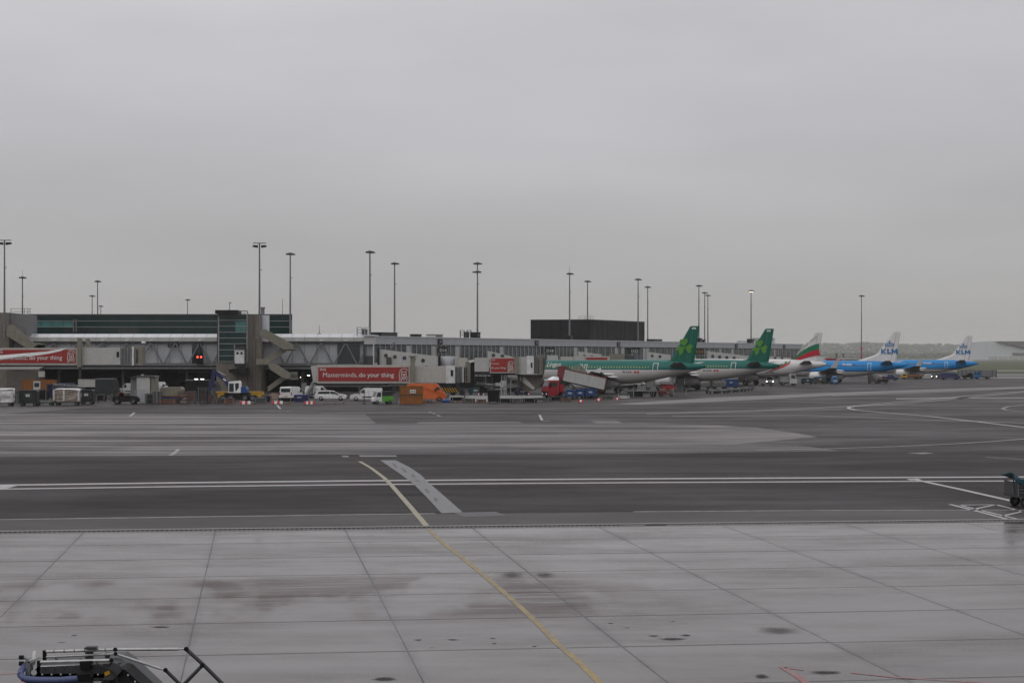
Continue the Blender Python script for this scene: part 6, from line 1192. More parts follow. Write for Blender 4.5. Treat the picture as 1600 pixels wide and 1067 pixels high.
cone('cone right of the orange van', 707, 616, .9); cone('cone left of the black bin', 748, 621, .9); cone('cone nearest the black bin', 755.5, 620.5, .8); cone('cone in front of the red truck cab', 826, 620, .8)
# low concrete barrier walls
for i, (x0, x1, lab) in enumerate([(702, 762, 'left stretch of low pale concrete barrier, beside the black bin'), (781, 848, 'right stretch of low pale concrete barrier, beside the black bin')]):
    D = GD(627); o = thing('concrete_barrier', lab, 'barrier', (PX((x0 + x1) / 2, D), D, 0)); n = 4
    for k in range(n): B(o).prism_x([(D, 0), (D + .6, 0), (D + .45, .2), (D + .38, .82), (D + .22, .82), (D + .15, .2)], PX(x0 + (x1 - x0) * k / n, D) + .02, PX(x0 + (x1 - x0) * (k + 1) / n, D) - .02).build('segment', 'light_grey', o)
D = GD(629.5); o = thing('waste_bin', 'large black waste bin between the low concrete barriers', 'bin', (PX(771, D), D, 0)); B(o).prism([(PX(763, D), .2), (PX(779, D), .2), (PX(781, D), 1.75), (PX(761.5, D), 1.75)], D, D + 1.2).build('tub', 'black', o); B(o).prism([(PX(760.5, D), 1.75), (PX(782, D), 1.75), (PX(781, D), 1.92), (PX(762, D), 1.92)], D - .06, D + 1.26).build('lid', 'dark_grey', o)
for xx in (765, 777): wheel(o, PX(xx, D) - PX(771, D), .2, .1, .08); wheel(o, PX(xx, D) - PX(771, D), 1.0, .1, .08)
# boarding stairs
D = GD(622); o = thing('boarding_stairs', 'mobile boarding stairs with light rails left of the long advert', 'stairs', (PX(480, D), D, 0))
for k in range(9): B(o).fbox(478 - .0 + k * 1.3, 618.5 - k * 2.2, 480.5 + k * 1.3, 619.4 - k * 2.2, D, 1.3).build('step', 'mid_grey', o)
for dy in (0, 1.3): B(o).bar((PX(477, D), D + dy, PZ(617, D)), (PX(489, D), D + dy, PZ(595, D)), .11).build('handrail', 'galv', o); B(o).bar((PX(478, D), D + dy, PZ(620, D)), (PX(490, D), D + dy, PZ(599.5, D)), .14).build('stringer', 'mid_grey', o)
for xx, yb in ((479.5, 619), (487, 606)): B(o).fbox(xx, yb, xx + 1.2, 622, D + .5, .2).build('leg', 'steel_dark', o)
B(o).fbox(471, 598, 479, 612, D + 1.6, .08).build('side_screen', 'mid_grey', o)
D = GD(628); o = thing('tool_crate', 'blue tool crate beside the barrier left of the estate car', 'crate', (PX(470, D), D, 0)); B(o).fbox(460, 617.5, 481, 627.5, D, 1.1).build('box', 'navy', o); B(o).fbox(459.5, 616.6, 481.5, 617.6, D - .05, 1.2).build('lid', 'blue', o); B(o).fbox(464, 620, 471, 621.4, D - .03, .04).build('marking', 'light_grey', o)
# soil heaps
def heap(label, x, y, rx, h, m, seed, cat='heap'):
    rd = random.Random(seed); o = tag(MB().add([(0, 0, 0)], []).build('soil_heap', m), label, cat); vs = [(0, 0, h)]; fs = []; n = 16
    for k, (r_, z) in enumerate(((.25, .92), (.55, .55), (.85, .16), (1, -.02))): vs += [(rx * r_ * math.cos(6.283 * i / n) * (1 + rd.uniform(-.12, .12)), rx * .7 * r_ * math.sin(6.283 * i / n) * (1 + rd.uniform(-.12, .12)), h * z + rd.uniform(-.05, .05) * h) for i in range(n)]
    fs += [(0, 1 + i, 1 + (i + 1) % n) for i in range(n)]
    for k in range(3): fs += [(1 + k * n + i, 1 + (k + 1) * n + i, 1 + (k + 1) * n + (i + 1) % n, 1 + k * n + (i + 1) % n) for i in range(n)]
    o.data = MB().add(vs, fs).mesh('soil_heap'); o.data.materials.append(M(m)); o.location = at(x, y); return o
heap('brown soil heap between excavator and white van', 428, 623, 1.5, .9, 'soil', 3); heap('low grey rubble heap before the excavator', 404, 627, 2.2, .55, 'gravel_load', 4); heap('small soil heap beside the pallets', 690, 625, 1.3, .45, 'soil', 6)
# pallets, rolls
def pallets(label, x, y, n, m='wood'):
    o = thing('pallet_stack', label, 'pallets', at(x, y), R(random.uniform(-8, 8)), 'wooden pallets')
    for k in range(n): MB().box(-.6, .6, -.4, .4, .10 + k * .17, .13 + k * .17).build('top_board', m, o); 
    for k in range(n):
        for sx in (-.55, 0, .55): MB().box(sx - .05, sx + .05, -.4, .4, k * .17, .10 + k * .17).build('bearer', m, o)
for i, (x, y, n, lab) in enumerate([(668, 630, 3, 'pallet stack right of the brown container'), (680, 630, 2, 'low pallet stack left of the blue bag'), (708, 629.5, 2, 'low pallet stack right of the blue bag'), (722, 629.5, 2, 'low pallet stack farther right of the blue bag'), (742, 629.8, 1, 'single pallet left of the black bin'), (800, 629.6, 2, 'low pallet stack right of the black bin'), (818, 629.6, 1, 'single pallet before the right barrier'), (836, 629, 2, 'low pallet stack before the red cab'), (530, 631, 1, 'single pallet before the estate car'), (512, 631, 1, 'dark pallet by the left end of the estate car'), (396, 631.5, 1, 'pallet behind the first barrier'), (450, 631.5, 2, 'pallet stack before the rear of the white van')]): pallets(lab, x, y, n, 'wood' if i % 2 else 'rust')
o = thing('blue_bag', 'blue sack lying on the ground right of the pallets', 'bag', at(697, 629)); MB().lathe((0, 0, .0), [(.55, .0), (.68, .2), (.6, .42), (.3, .55), (.01, .58)], 14).build('sack', 'blue', o); MB().box(-.1, .1, -.1, .1, .55, .66).build('tie', 'black', o)
# equipment under the third bridge
for i, (x, y, m, lab) in enumerate([(743, 616, 'teal_canvas', 'dark teal tug with a plate beneath the square advert'), (816, 618, 'navy', 'dark blue tug left of the red truck cab')]):
    o = thing('baggage_tug', lab, 'tug', at(x, y), R(180), 'small baggage tugs'); MB().shell([(-1.2, .3), (-1.2, .95), (.2, .95), (.4, 1.15), (1.2, .95), (1.35, .3)], .75, .8, .05).build('body', m, o); MB().box(-.8, .1, -.6, .6, 1.75, 1.85).build('canopy', m, o)
    for sx in (-.75, .05):
        for s in (-1, 1): MB().box(sx - .04, sx + .04, s * .58 - .04, s * .58 + .04, .9, 1.78).build('post', 'steel_dark', o)
    for sx in (-.8, .8):
        for s in (-1, 1): wheel(o, sx, s * .65, .3, .2)
    MB().box(-.4, .3, .75, .78, .55, .8).build('number_plate', 'light_grey', o)
for i, (x, y, lab) in enumerate([(764, 612, 'pile of white sacks beneath the square advert'), (786, 611, 'pile of grey sacks right of the white sacks'), (818, 606, 'white bundle behind the dark blue tug')]):
    o = thing('sack_pile', lab, 'sacks', at(x, y)); rd = random.Random(i)
    for k in range(5): MB().lathe((rd.uniform(-.8, .8), rd.uniform(-.3, .3), .05 + .25 * k), [(.2, 0), (.45, .15), (.4, .35), (.05, .5)], 8).build('sack', 'white_paint' if (k + i) % 2 else 'mid_grey', o)
def post(label, x, y, ytop, m='galv'):
    D = GD(y); o = thing('marker_post', label, 'post', (PX(x, D), D, 0), 0, 'thin marker posts'); MB().cyl((0, 0, 0), (0, 0, PZ(ytop, D)), .06, .05, 8).build('pole', m, o); MB().box(-.2, .2, -.2, .2, 0, .1).build('foot', 'black', o); MB().box(-.12, .12, -.05, .05, PZ(ytop, D) - .2, PZ(ytop, D)).build('head', 'dark_grey', o)
post('thin post beneath the square advert', 798, 622, 590); post('short dark post before the small white van', 569, 631, 611, 'black'); post('thin post right of the tipper truck', 990, 621.5, 598, 'steel_dark'); post('short post left of the black bin', 726, 627, 617, 'black'); post('short post right of the black bin', 821, 626.5, 616, 'black')
# right of the truck: skip, loader, tugs
D = GD(620.5); o = thing('waste_skip', 'long black open skip before the nearest green airliner', 'skip', (PX(1005, D), D, 0)); B(o).prism([(PX(983, D), .1), (PX(1024, D), .1), (PX(1027, D), 1.0), (PX(980, D), 1.0)], D, D + 2).build('tub', 'black', o); B(o).fbox(980, 610.4, 1027.5, 611.4, D - .05, 2.1).build('rim', 'mid_grey', o)
for xx in (1012, 1016, 1020): B(o).bar((PX(xx, D), D - .03, .15), (PX(xx + 3, D), D - .03, .95), .09).build('brace', 'mid_grey', o)
o = thing('belt_loader', 'tilted grey belt loader with an orange end under the nearest green airliner', 'belt loader', at(1022, 609), 0); D = GD(609); o.location = (PX(1022, D), D, 0)
B(o).fprism([(1008, 601), (1010, 596), (1030, 590.5), (1034, 593), (1034, 604), (1012, 606)], D, 2).build('body', 'silver', o); B(o).fprism([(1026, 592), (1032, 590.2), (1033, 595), (1027, 596.4)], D - .06, 2.1).build('orange_end', 'orange', o); B(o).fprism([(1007, 596.5), (1034, 589), (1034, 590.2), (1007, 597.8)], D - .1, 2.2).build('belt', 'black', o)
for xx in (1013, 1029): wheel(o, PX(xx, D) - PX(1022, D), .2, .38, .25); wheel(o, PX(xx, D) - PX(1022, D), 1.7, .38, .25)
o = thing('red_tug', 'dark red tug with a grey canopy beside the belt loader', 'tug', at(1043, 613), R(10)); MB().shell([(-1.3, .35), (-1.3, 1.25), (.5, 1.35), (1.3, 1.1), (1.4, .35)], .8, 1, .05).build('body', 'red', o); MB().shell([(-1.3, 1.5), (-1.1, 1.95), (.6, 1.95), (1.0, 1.45)], .8, 1.6, .15).build('canopy', 'mid_grey', o); MB().box(-1.2, .6, -.7, .7, 1.3, 1.55).build('seat_bay', 'black', o)
for sx in (-.8, .9):
    for s in (-1, 1): wheel(o, sx, s * .7, .36, .25)
o = thing('engine_cart', 'dark red trolley with grey machinery in front of the red tug', 'trolley', at(1044, 619.5), 0); MB().box(-1.6, .9, -.5, .5, .35, .5).build('frame', 'red_dark', o); MB().lathe((-.9, 0, .85), [(.1, -.6), (.45, -.5), (.5, .3), (.3, .6)], 12, 'x').build('drum', 'rust', o); MB().box(.3, .95, -.4, .4, .5, 1.2).build('motor', 'gravel_load', o)
for sx in (-1.2, .5):
    for s in (-1, 1): wheel(o, sx, s * .45, .25, .15)
for i, (x, y, rz, lab) in enumerate([(975, 603.5, 0, 'white service car under the nearest green airliner'), (995, 602.5, 180, 'white service car with a red end under the nearest green airliner')]): van(lab, x, y, rz, Lg=3.9, hg=1.6)
o = thing('round_tug', 'round-topped teal tug before the nearer blue airliner', 'tug', at(1304, 600), R(-90)); MB().shell([(-1.0, .3), (-1.0, 1.2), (-.7, 1.75), (-.3, 1.95), (.3, 1.95), (.75, 1.6), (1.0, 1.0), (1.1, .3)], .7, 1.1, .3).build('body', 'sky_blue', o); MB().prism([(.4, 1.75), (.72, 1.5), (.95, 1.0), (1.0, 1.0), (.78, 1.55), (.45, 1.8)], -.4, .4).build('windscreen', 'glass_teal', o); MB().box(1.02, 1.12, -.4, .4, .55, .95).build('front_plate', 'light_grey', o)
for sx in (-.6, .6):
    for s in (-1, 1): wheel(o, sx, s * .6, .28, .2)
o = thing('crew_stairs', 'dark crew stairs standing at the nearer blue airliner', 'stairs', at(1364, 599), R(180))
for k in range(8): MB().box(-1.0 + k * .25, -.7 + k * .25, -.6, .6, .4 + k * .28, .46 + k * .28).build('step', 'steel_dark', o)
for s in (-1, 1): MB().bar((-1.1, s * .62, .9), (1.0, s * .62, 3.3), .07).build('handrail', 'dark_grey', o); MB().prism([(-1.1, .3), (1.1, .3), (1.1, 2.6), (.8, 2.6)], s * .62 - .03, s * .62 + .03).build('side_panel', 'dark_grey', o)
for sx in (-.8, .8):
    for s in (-1, 1): wheel(o, sx, s * .5, .25, .15)
o = thing('open_tug', 'tug with a white roof beside the dark crew stairs', 'tug', at(1379, 598.5), R(180)); MB().shell([(-1.3, .3), (-1.3, .85), (.3, .9), (1.3, .85), (1.35, .3)], .75, .8, .05).build('body', 'black', o); MB().box(-1.1, .9, -.72, .72, 1.75, 1.88).build('roof', 'white_clean', o); MB().box(-.9, -.2, -.5, .5, .9, 1.3).build('seat', 'rust', o)
for sx in (-1.0, .8):
    for s in (-1, 1): MB().box(sx - .04, sx + .04, s * .66 - .04, s * .66 + .04, .8, 1.76).build('post', 'steel_dark', o)
for sx in (-.8, .85):
    for s in (-1, 1): wheel(o, sx, s * .65, .32, .2)
o = thing('blast_fence', 'long dark blast fence beyond the farther blue airliner', 'fence', at(1530, 590), 0); D = GD(590); o.location = (PX(1530, D), D, 0)
for k in range(9): B(o).fbox(1497 + k * 6.7, 578.2, 1503.2 + k * 6.7, 589, D, .3).build('panel', 'mid_grey', o)
for k in range(10): B(o).fbox(1496.4 + k * 6.7, 577.8, 1497.1 + k * 6.7, 590, D - .2, .4).build('post', 'steel_dark', o)
o = thing('dark_tug', 'dark tug between blast fence and blue van', 'tug', at(1513, 591.5), 0); MB().shell([(-1.6, .3), (-1.6, 1.0), (-.2, 1.05), (.1, 1.7), (.9, 1.7), (1.2, 1.0), (1.7, .9), (1.7, .3)], .9, 1.0, .1).build('body', 'black', o); MB().box(-.1, 1.0, -.75, .75, 1.68, 1.78).build('roof', 'light_grey', o)
for sx in (-1, 1):
    for s in (-1, 1): wheel(o, sx, s * .8, .38, .25)

# ---- denser working gear among the vehicles
def conveyor(label, x0, x1, ya, yb, yg, m='steel_dark'):
    D = GD(yg); o = thing('belt_conveyor', label, 'belt loader', (PX((x0 + x1) / 2, D), D, 0), 0, 'parked belt loaders')
    B(o).fprism([(x0, ya), (x1, yb), (x1, yb + 2.6), (x0, ya + 2.6)], D, 1.1).build('boom', m, o); B(o).fprism([(x0, ya - 1), (x1, yb - 1), (x1, yb - .1), (x0, ya - .1)], D - .05, 1.2).build('belt', 'mid_grey', o)
    for k in range(7): xx = x0 + (x1 - x0) * (k + .5) / 7; yy_ = ya + (yb - ya) * (k + .5) / 7; B(o).fbox(xx, yy_ - 3.2, xx + .6, yy_ - .9, D, .08).build('rail_post', 'galv', o)
    B(o).fprism([(x0, ya - 3.4), (x1, yb - 3.4), (x1, yb - 2.8), (x0, ya - 2.8)], D, .1).build('handrail', 'galv', o)
    B(o).fprism([(x0 + 6, ya + 3.5), (x1 - 6, yb + 4), (x1 - 6, yg - 3.5), (x0 + 6, yg - 3.5)], D + .1, 1.2).build('chassis', 'black', o)
    for xx in (x0 + 10, x1 - 10): wheel(o, PX(xx, D) - PX((x0 + x1) / 2, D), .2, .36, .25)
    return o
conveyor('long dark belt loader behind the torn cargo cover', 83, 131, 602, 605.5, 623); conveyor('dark belt loader beneath the square advert', 744, 782, 600, 604, 617); conveyor('belt loader left of the red truck cab', 786, 826, 604, 600, 616, 'mid_grey'); conveyor('belt loader under the nearest green airliner belly', 962, 1002, 600, 596.5, 610, 'mid_grey')
def crate_row(label, x, y, w_, h, m, group='dark equipment crates'):
    o = thing('equipment_crate', label, 'crate', at(x, y), R(random.uniform(-12, 12)), group); MB().box(-w_ / 2, w_ / 2, -.45, .45, .1, h).build('box', m, o); MB().box(-w_ / 2 - .04, w_ / 2 + .04, -.49, .49, h, h + .07).build('lid', 'dark_grey', o)
    for sx in (-1, 1): MB().box(sx * w_ * .38 - .06, sx * w_ * .38 + .06, -.45, .45, 0, .1).build('skid', 'wood', o); MB().box(sx * w_ * .38 - .05, sx * w_ * .38 + .05, -.48, -.45, .12, h).build('strap', 'steel_grey', o)
for (x, y, w_, h, m, lab) in [(23, 630, 1.0, 1.2, 'dark_grey', 'dark crate between the left wrapped load and the first cart'), (64, 625, 2.2, 1.5, 'black', 'black crate behind the empty flat dolly'), (90, 626, 1.6, 1.9, 'black', 'black upright crate behind the torn cargo cover'), (118, 626.5, 2.0, 1.6, 'dark_grey', 'dark crate peeping over the torn cargo cover'), (158, 627, 1.4, .9, 'black', 'low black crate right of the last dark cart'), (183, 627, 1.8, 1.0, 'dark_grey', 'dark crate behind the tow tractor nose'),
        (236, 630.5, 1.4, 1.3, 'black', 'black crate at the foot of the tall beige cabin'), (246, 631, 1.2, 1.6, 'dark_grey', 'upright dark crate between cabin and tank trailer'), (262, 631.5, 2.4, .7, 'rust', 'low rusty crate before the tank trailer'), (300, 628, 1.2, 1.5, 'rust', 'rusty crate inside the second rack row'), (317, 628, 1.5, 2.0, 'black', 'tall black crate behind the tallest rack'), (332, 629, 1.1, 1.1, 'rust', 'rusty crate behind the braced rack'), (345, 631.5, 1.6, .7, 'dark_grey', 'low crate at the excavator bucket'), (358, 631.8, 1.5, .8, 'rust', 'rusty low crate before the excavator'), (407, 630.5, 1.8, .7, 'dark_grey', 'dark low crate right of the first barrier'), (418, 629, 1.0, .9, 'black', 'black crate before the soil heap'), (447, 628.5, 2.0, .6, 'black', 'flat black crate before the white van rear'),
        (616, 630, 1.0, 1.1, 'silver', 'small grey crate between lime cart and brown container'), (688, 627, 1.2, .8, 'dark_grey', 'dark crate under the orange van nose'), (714, 627.5, 1.8, .6, 'black', 'flat black crate before the left low barrier'), (733, 629.5, 1.6, .55, 'dark_grey', 'flat dark crate left of the waste bin'), (752, 630, 1.2, .5, 'rust', 'flat rusty crate touching the waste bin'), (790, 629.8, 1.8, .6, 'black', 'flat black crate right of the waste bin'), (808, 630, 1.4, .6, 'dark_grey', 'flat dark crate before the right low barrier'), (828, 629.4, 1.9, .6, 'black', 'flat black crate below the red cab'), (848, 627.5, 2.4, .5, 'dark_grey', 'flat dark crate at the red cab wheel'), (868, 626.5, 2.0, .6, 'black', 'flat black crate left of the blue carts'), (884, 627.5, 1.4, .5, 'rust', 'flat rusty crate before the first blue cart'), (950, 624.5, 1.4, .5, 'dark_grey', 'flat dark crate behind the tipper tailgate'), (975, 623.5, 1.6, .6, 'light_grey', 'pale flat crate right of the tipper tailgate'), (1010, 622.2, 1.0, .7, 'mid_grey', 'grey crate before the black skip'),
        (1034, 617, 1.2, 1.2, 'black', 'black crate between skip and red trolley'), (1062, 611, 1.4, 1.3, 'dark_grey', 'dark crate under the white topped container'), (1080, 606.5, 1.2, 1.7, 'black', 'black upright crate between the silver containers'), (1110, 606, 1.0, 1.4, 'dark_grey', 'dark crate right of the middle silver container')]:
    crate_row(lab, x, y, w_, h, m)
van('white van beneath the square advert', 776, 611, 180, Lg=4.3, hg=1.9); van('dark van in shade under the left jet bridge', 110, 617, 0, 'navy', 4.6, 2.0); truck_boxy('dark catering truck under the walkway near the lift tower', 318, 619, 0, 'dark_grey', 5.5, 2.4, 'dark_grey', 'black', bed_h=2.6)

# ================================================================== FAR BACKGROUND
rd = random.Random(11)
def wood(label, x0, x1, D, ybase, prof, n, seed):
    """Far wood seen as one mass: leaf clumps heaped along a line."""
    rd = random.Random(seed); b = MB(); X0, X1 = PX(x0, D), PX(x1, D)
    ico = [(0, 0, 1), (.894, 0, .447), (.276, .851, .447), (-.724, .526, .447), (-.724, -.526, .447), (.276, -.851, .447), (.724, .526, -.447), (-.276, .851, -.447), (-.894, 0, -.447), (-.276, -.851, -.447), (.724, -.526, -.447), (0, 0, -1)]
    icf = [(0, 1, 2), (0, 2, 3), (0, 3, 4), (0, 4, 5), (0, 5, 1), (1, 6, 2), (2, 7, 3), (3, 8, 4), (4, 9, 5), (5, 10, 1), (6, 7, 2), (7, 8, 3), (8, 9, 4), (9, 10, 5), (10, 6, 1), (11, 7, 6), (11, 8, 7), (11, 9, 8), (11, 10, 9), (11, 6, 10)]
    for i in range(n):
        t = rd.random(); x = X0 + (X1 - X0) * t; px = x0 + (x1 - x0) * t
        for a, c in zip(prof, prof[1:]):
            if a[0] <= px <= c[0]: yt = a[1] + (c[1] - a[1]) * (px - a[0]) / (c[0] - a[0]); break
        else: yt = prof[-1][1]
        hmax = PZ(yt, D); f = rd.random() ** .7; r_ = rd.uniform(4.5, 8); z = f * (hmax - r_ * .6); y = D + rd.uniform(0, 160)
        b.add([(x + p[0] * r_ * rd.uniform(.8, 1.3), y + p[1] * r_, max(-.5, z + p[2] * r_ * rd.uniform(.55, .95))) for p in ico], icf)
    return tag(b.build('far_woodland', 'foliage_far'), label, 'woodland', None, 'stuff')
wood('misty dark tree line on the horizon at right', 1215, 1760, 8000, 557, [(1215, 541), (1280, 534.5), (1320, 536), (1350, 533.5), (1400, 536), (1440, 537), (1470, 536), (1520, 538), (1560, 540), (1640, 539), (1760, 541)], 3800, 3)
wood('low distant trees in front of the tree line', 1290, 1700, 5200, 557, [(1290, 552), (1350, 549), (1420, 551), (1500, 550), (1700, 552)], 900, 8)
DH = 2300.0
o = thing('hangar', 'pale grey hangar with a sloping dark roof at the right edge', 'building', (PX(1620, DH), DH, 0)); B(o).fprism([(1543, 533.8), (1562, 533.8), (1600, 543.5), (1640, 548), (1720, 548), (1720, 562.5), (1543, 562.5)], DH, 90).build('main_wall', 'hangar', o)
B(o).fprism([(1558, 533.2), (1730, 533.2), (1730, 548.5), (1640, 548.5), (1600, 543)], DH - 4, 100).build('roof', 'mid_grey', o)
for k in range(5): B(o).fbox(1546 + k * 16, 556.5, 1558 + k * 16, 562.4, DH - 1, 2).build('door', 'light_grey', o)
for y0 in (551.5, 554): B(o).fbox(1582, y0, 1720, y0 + .9, DH - 1, 2).build('window_band', 'dark_grey', o)
DB = 760.0
o = thing('service_building', 'low pale building with a red roof edge and two vent stacks', 'building', (PX(1325, DB), DB, 0)); B(o).fbox(1270, 561.5, 1345, 581, DB, 20).build('wall', 'hangar', o); B(o).fprism([(1291, 559.8), (1300, 559.8), (1317, 561.6), (1317, 563.2), (1291, 563.2)], DB - 1, 21).build('red_roof', 'red', o); B(o).fbox(1319, 560, 1342, 561.6, DB - 1, 21).build('roof', 'light_grey', o); B(o).fbox(1272, 557.2, 1291, 561.5, DB + 3, 15).build('upper_storey', 'light_grey', o)
for xx in (1306, 1317): B(o).fbox(xx, 553.4, xx + 2.6, 561, DB + 5, 1).build('vent_stack', 'mid_grey', o); B(o).fbox(xx - .4, 552.6, xx + 3, 553.6, DB + 4.8, 1.4).build('stack_cap', 'dark_grey', o)
for k in range(10): B(o).fbox(1272 + k * 7.2, 565, 1277 + k * 7.2, 570, DB - .2, .3).build('window', 'glass_dark', o)
o = thing('far_office', 'faint pale block behind the pier above the second green tail', 'building', (PX(1185, 900), 900, 0)); B(o).fbox(1159, 532, 1176, 560, 900, 20).build('low_wing', 'hangar', o); B(o).fbox(1176.2, 527.5, 1211, 560, 900, 20).build('main_wall', 'hangar', o)
for k in range(6): B(o).fbox(1178 + k * 5.4, 529.5, 1181.5 + k * 5.4, 531.5, 899.7, .4).build('window', 'mid_grey', o)

# ================================================================== NEAR BAGGAGE CART (right edge)
NC = G(1589, 794); o = thing('canvas_cart', 'baggage cart with dark teal canvas cover at the right edge', 'baggage cart', NC, R(6))
Lg, wd = 3.2, 1.6
MB().box(0, Lg, 0, wd, .46, .58).build('deck', 'steel_dark', o)
for sx in (.45, Lg - .5):
    for yy_ in (.18, wd - .18): wheel(o, sx, yy_, .23, .16)
MB().box(.02, .06, 0, wd, .58, 1.12).build('end_wall', 'dark_grey', o); MB().box(Lg - .06, Lg - .02, 0, wd, .58, 1.12).build('end_wall', 'dark_grey', o)
for k in range(6): MB().box(.03 + k * .64, .07 + k * .64, -.02, .03, .5, 1.14).build('stanchion', 'steel_grey', o)
for z in (.62, .76, .9, 1.04): MB().box(.02, Lg, .0, .022, z, z + .11).build('side_slat', 'dark_grey', o)
cv = MB(); nx_, ny_ = 26, 10; vs = []
for i in range(nx_ + 1):
    for j in range(ny_ + 1):
        u, v = i / nx_, j / ny_; sag = .20 * math.sin(math.pi * min(1, u * 2.2)) * (u < .45) + .10 * abs(math.sin(u * 9)); z = 1.50 - sag + .06 * math.sin(u * 23 + v * 5) - (.30 if v < .12 else 0) * (1 - v / .12) - .05 * v
        vs.append((-.1 + (Lg + .2) * u, -.07 + (wd + .14) * v, z))
cv.add(vs, [(i * (ny_ + 1) + j, (i + 1) * (ny_ + 1) + j, (i + 1) * (ny_ + 1) + j + 1, i * (ny_ + 1) + j + 1) for i in range(nx_) for j in range(ny_)], True)
cvo = cv.build('canvas_cover', 'teal_canvas', o); sm = cvo.modifiers.new('thick', 'SOLIDIFY'); sm.thickness = .03
MB().box(-.06, Lg, -.05, -.02, 1.1, 1.26).build('canvas_skirt', 'teal_canvas', o); MB().tube([(-.1, .1, 1.5), (-.12, .1, 1.25), (-.05, .1, .6)], .03).build('corner_tube', 'steel_dark', o)
for k in range(5): MB().box(.3 + k * .6, .5 + k * .6, .3, 1.3, .58, 1.0).build('suitcase', ['black', 'navy', 'dark_grey', 'red_dark', 'black'][k], o)

# ================================================================== FOREGROUND BELT LOADER (lower left)
DF = 26.0
fl = thing('foreground_belt_loader', 'raised belt loader with folding aluminium rails in the lower left corner', 'belt loader', (PX(150, DF), DF, 0))
def Q(x, y, d=0.0): return P(x, y, DF + d)
def bt(nm, pts, r, m, par=None): return B(fl).tube([Q(*p) for p in pts], r, 10).build(nm, m, par or fl)
# conveyor bed
bed = B(fl).fprism([(60, 1040), (178, 1034), (190, 1042), (262, 1110), (262, 1150), (40, 1150), (40, 1060)], DF + .1, .95).build('conveyor_frame', 'steel_dark', fl)
b = B(fl); 
for k in range(9):
    x = 58 + k * 14.5; B(fl).fprism([(x, 1041.5 - k * .7), (x + 13.6, 1040.9 - k * .7), (x + 10.6, 1058), (x - 4, 1058.5)], DF - .02, .1).build('belt_plate', 'belt_black', bed)
B(fl).fprism([(176, 1033.5), (189, 1040), (191, 1047), (176, 1062), (160, 1062)], DF - .06, .14).build('end_plate', 'dark_grey', bed)
B(fl).fprism([(188, 1044), (196, 1046), (262, 1106), (250, 1112)], DF - .1, .5).build('side_beam', 'black', bed)
# rails: rear pair and front pair
r1 = bt('upper_rail', [(72, 1017.5, .5), (181, 1014.2, .5)], .021, 'alu_tube'); bt('lower_rail', [(72, 1026, .5), (181, 1020.8, .5)], .017, 'alu_tube')
bt('front_upper_rail', [(63, 1034, 0), (175, 1031, 0)], .023, 'alu_tube'); bt('front_lower_rail', [(63, 1041, 0), (175, 1037.4, 0)], .017, 'alu_tube')
bt('extension_rail', [(181, 1014.2, .5), (278, 1013.6, .5)], .022, 'alu_tube'); bt('extension_tip', [(278, 1013.6, .5), (291, 1013.4, .5)], .014, 'alu_tube'); bt('folding_strut', [(181, 1021, .5), (250, 1044, .5)], .019, 'alu_tube'); bt('strut_tip', [(250, 1044, .5), (259, 1046.5, .5)], .013, 'alu_tube')
bt('hinge_arm', [(291, 1013.4, .5), (320, 1040, .5), (352, 1072, .5)], .027, 'steel_dark'); bt('cross_arm', [(316, 1039, .5), (284, 1072, .5)], .027, 'steel_dark'); bt('strut_arm', [(259, 1046.5, .5), (285, 1072, .5)], .025, 'steel_dark')
for (x, y, d, r_) in [(180, 1014.3, .47, .03), (180.5, 1021, .47, .028), (174, 1031, -.03, .03), (174, 1037.4, -.03, .024), (291, 1013.5, .47, .034), (258.5, 1046.3, .47, .032), (316, 1039, .47, .034)]:
    B(fl).cyl(Q(x, y, d), Q(x, y, d + .08), r_, n=12).build('joint_knuckle', 'black', fl)
for (x, y0, y1, d) in [(69, 1016, 1034, .48), (60, 1032, 1060, -.02)]: B(fl).fbox(x - 2.5, y0, x + 2.5, y1, DF + d, .06).build('rail_post', 'black', fl)
B(fl).fprism([(131, 1012), (134, 1010.4), (149, 1010.2), (151, 1012.5), (150, 1014), (132, 1014)], DF + .4, .12).build('clamp_cap', 'steel_dark', fl); B(fl).fbox(133, 1014, 145, 1030, DF + .52, .05).build('rail_bracket', 'dark_grey', fl); B(fl).fbox(164, 1019, 171, 1031, DF + .52, .05).build('rail_bracket', 'dark_grey', fl)
B(fl).fprism([(124, 1033.5), (142, 1032.6), (143, 1037), (139, 1045), (126, 1046)], DF - .1, .1).build('front_bracket', 'black', fl)
# head bracket with rollers at the left
hd = B(fl).fbox(39.5, 1033, 47, 1062, DF - .05, .18).build('head_bracket', 'steel_grey', fl); B(fl).cyl(Q(52, 1036, 0), Q(54, 1018.5, .25), .028, n=12).build('head_post', 'light_grey', hd); B(fl).fprism([(40, 1033), (56, 1029), (57, 1032), (47, 1036)], DF - .05, .2).build('head_plate', 'galv', hd)
for (x, y) in [(33, 1026.5), (33, 1036)]: B(fl).cyl(Q(x - 3, y, 0), Q(x + 4, y, 0), .03, n=12).build('roller', 'black', hd); B(fl).cyl(Q(x + 4, y, 0), Q(45, 1031, 0), .017, n=8).build('roller_arm', 'steel_grey', hd)
B(fl).cyl(Q(53, 1050, -.03), Q(53, 1050, .1), .04, n=12).build('bolt_cap', 'galv', hd)
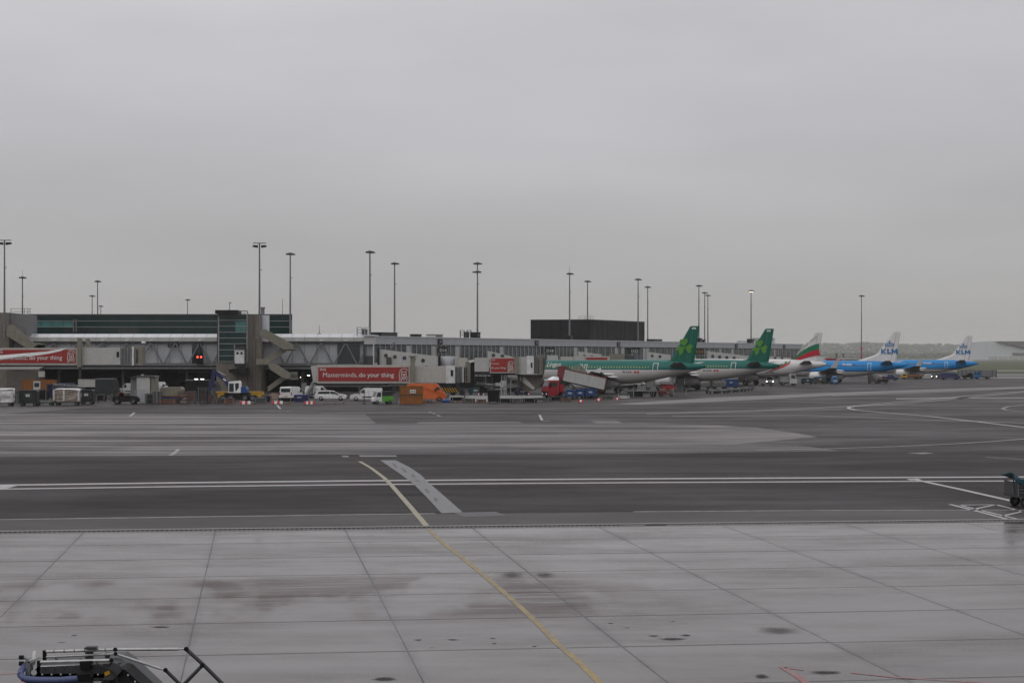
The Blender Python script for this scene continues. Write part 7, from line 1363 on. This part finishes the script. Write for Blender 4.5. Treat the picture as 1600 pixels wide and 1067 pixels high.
# padded bumper hose
pts = [(38, 1040, 0), (33, 1048, -.1), (32, 1054, -.18), (38, 1060, -.22), (60, 1062, -.24), (95, 1062, -.24), (118, 1060, -.22), (140, 1057.5, -.2)]
bt('bumper_hose', pts, .045, 'hose_blue'); B(fl).fprism([(120, 1053.5), (140, 1052), (144, 1056), (143, 1064), (122, 1065)], DF - .3, .12).build('hose_clamp', 'black', fl)
B(fl).fbox(48, 1052, 170, 1150, DF - .02, .1).build('side_skirt', 'belt_black', fl); B(fl).fbox(146, 1064.5, 158, 1075, DF - .06, .05).build('warning_plate', 'light_grey', fl)
for k in range(8):
    B(fl).cyl(Q(66 + k * 14.5, 1053, -.05), Q(66 + k * 14.5, 1053, -.01), .012, n=8).build('bolt', 'galv', bed)
for k in range(5): B(fl).cyl(Q(200 + k * 11, 1054 + k * 10.2, -.13), Q(200 + k * 11, 1054 + k * 10.2, -.09), .014, n=8).build('bolt', 'galv', bed)
bt('hydraulic_hose', [(150, 1033, -.06), (156, 1040, -.1), (166, 1043, -.1), (176, 1048, -.1), (182, 1060, -.1), (184, 1075, -.1)], .011, 'rubber'); bt('hydraulic_hose', [(86, 1028, .42), (96, 1034, .40), (112, 1033, .40), (128, 1029, .42)], .009, 'rubber')
B(fl).fprism([(163, 1050), (171, 1046), (172, 1052), (164, 1056)], DF - .075, .02).build('warning_label', 'yellow', bed)
for k in range(6): B(fl).cyl(Q(84 + k * 16, 1017.2 - k * .5, .5), Q(85.2 + k * 16, 1017.2 - k * .5, .5), .0245, n=10).build('tape_band', 'dark_grey', r1)
# chassis below (out of frame) so the loader stands on the slabs
B(fl).box(PX(60, DF), PX(420, DF), DF + .1, DF + 1.6, .45, .95).build('chassis', 'white_paint', fl)
for xx in (100, 380):
    for dy in (.25, 1.45): wheel(fl, PX(xx, DF) - PX(150, DF), dy, .38, .28)
B(fl).bar((PX(120, DF), DF + .6, .9), (PX(150, DF), DF + .6, 2.1), .16).build('lift_arm', 'steel_dark', fl); B(fl).bar((PX(380, DF), DF + .6, .9), (PX(255, DF), DF + .6, 2.0), .16).build('lift_arm', 'steel_dark', fl)

# ================================================================== AIR
hb = MB(); hb.box(-6600, 6600, -80, 12500, -1.0, 90.0)
haze = hb.build('haze', 'black'); haze.data.materials.clear()
hm = bpy.data.materials.new('haze_air'); hm.use_nodes = True; hn = hm.node_tree; hn.nodes.clear()
ho = hn.nodes.new('ShaderNodeOutputMaterial'); pv = hn.nodes.new('ShaderNodeVolumePrincipled'); hn.links.new(pv.outputs[0], ho.inputs['Volume'])
pv.inputs['Color'].default_value = (0.94, 0.93, 0.90, 1); pv.inputs['Density'].default_value = 0.00008; pv.inputs['Anisotropy'].default_value = 0.0
haze.data.materials.append(hm); tag(haze, 'thin grey mist over the whole airport', None, None, 'stuff')
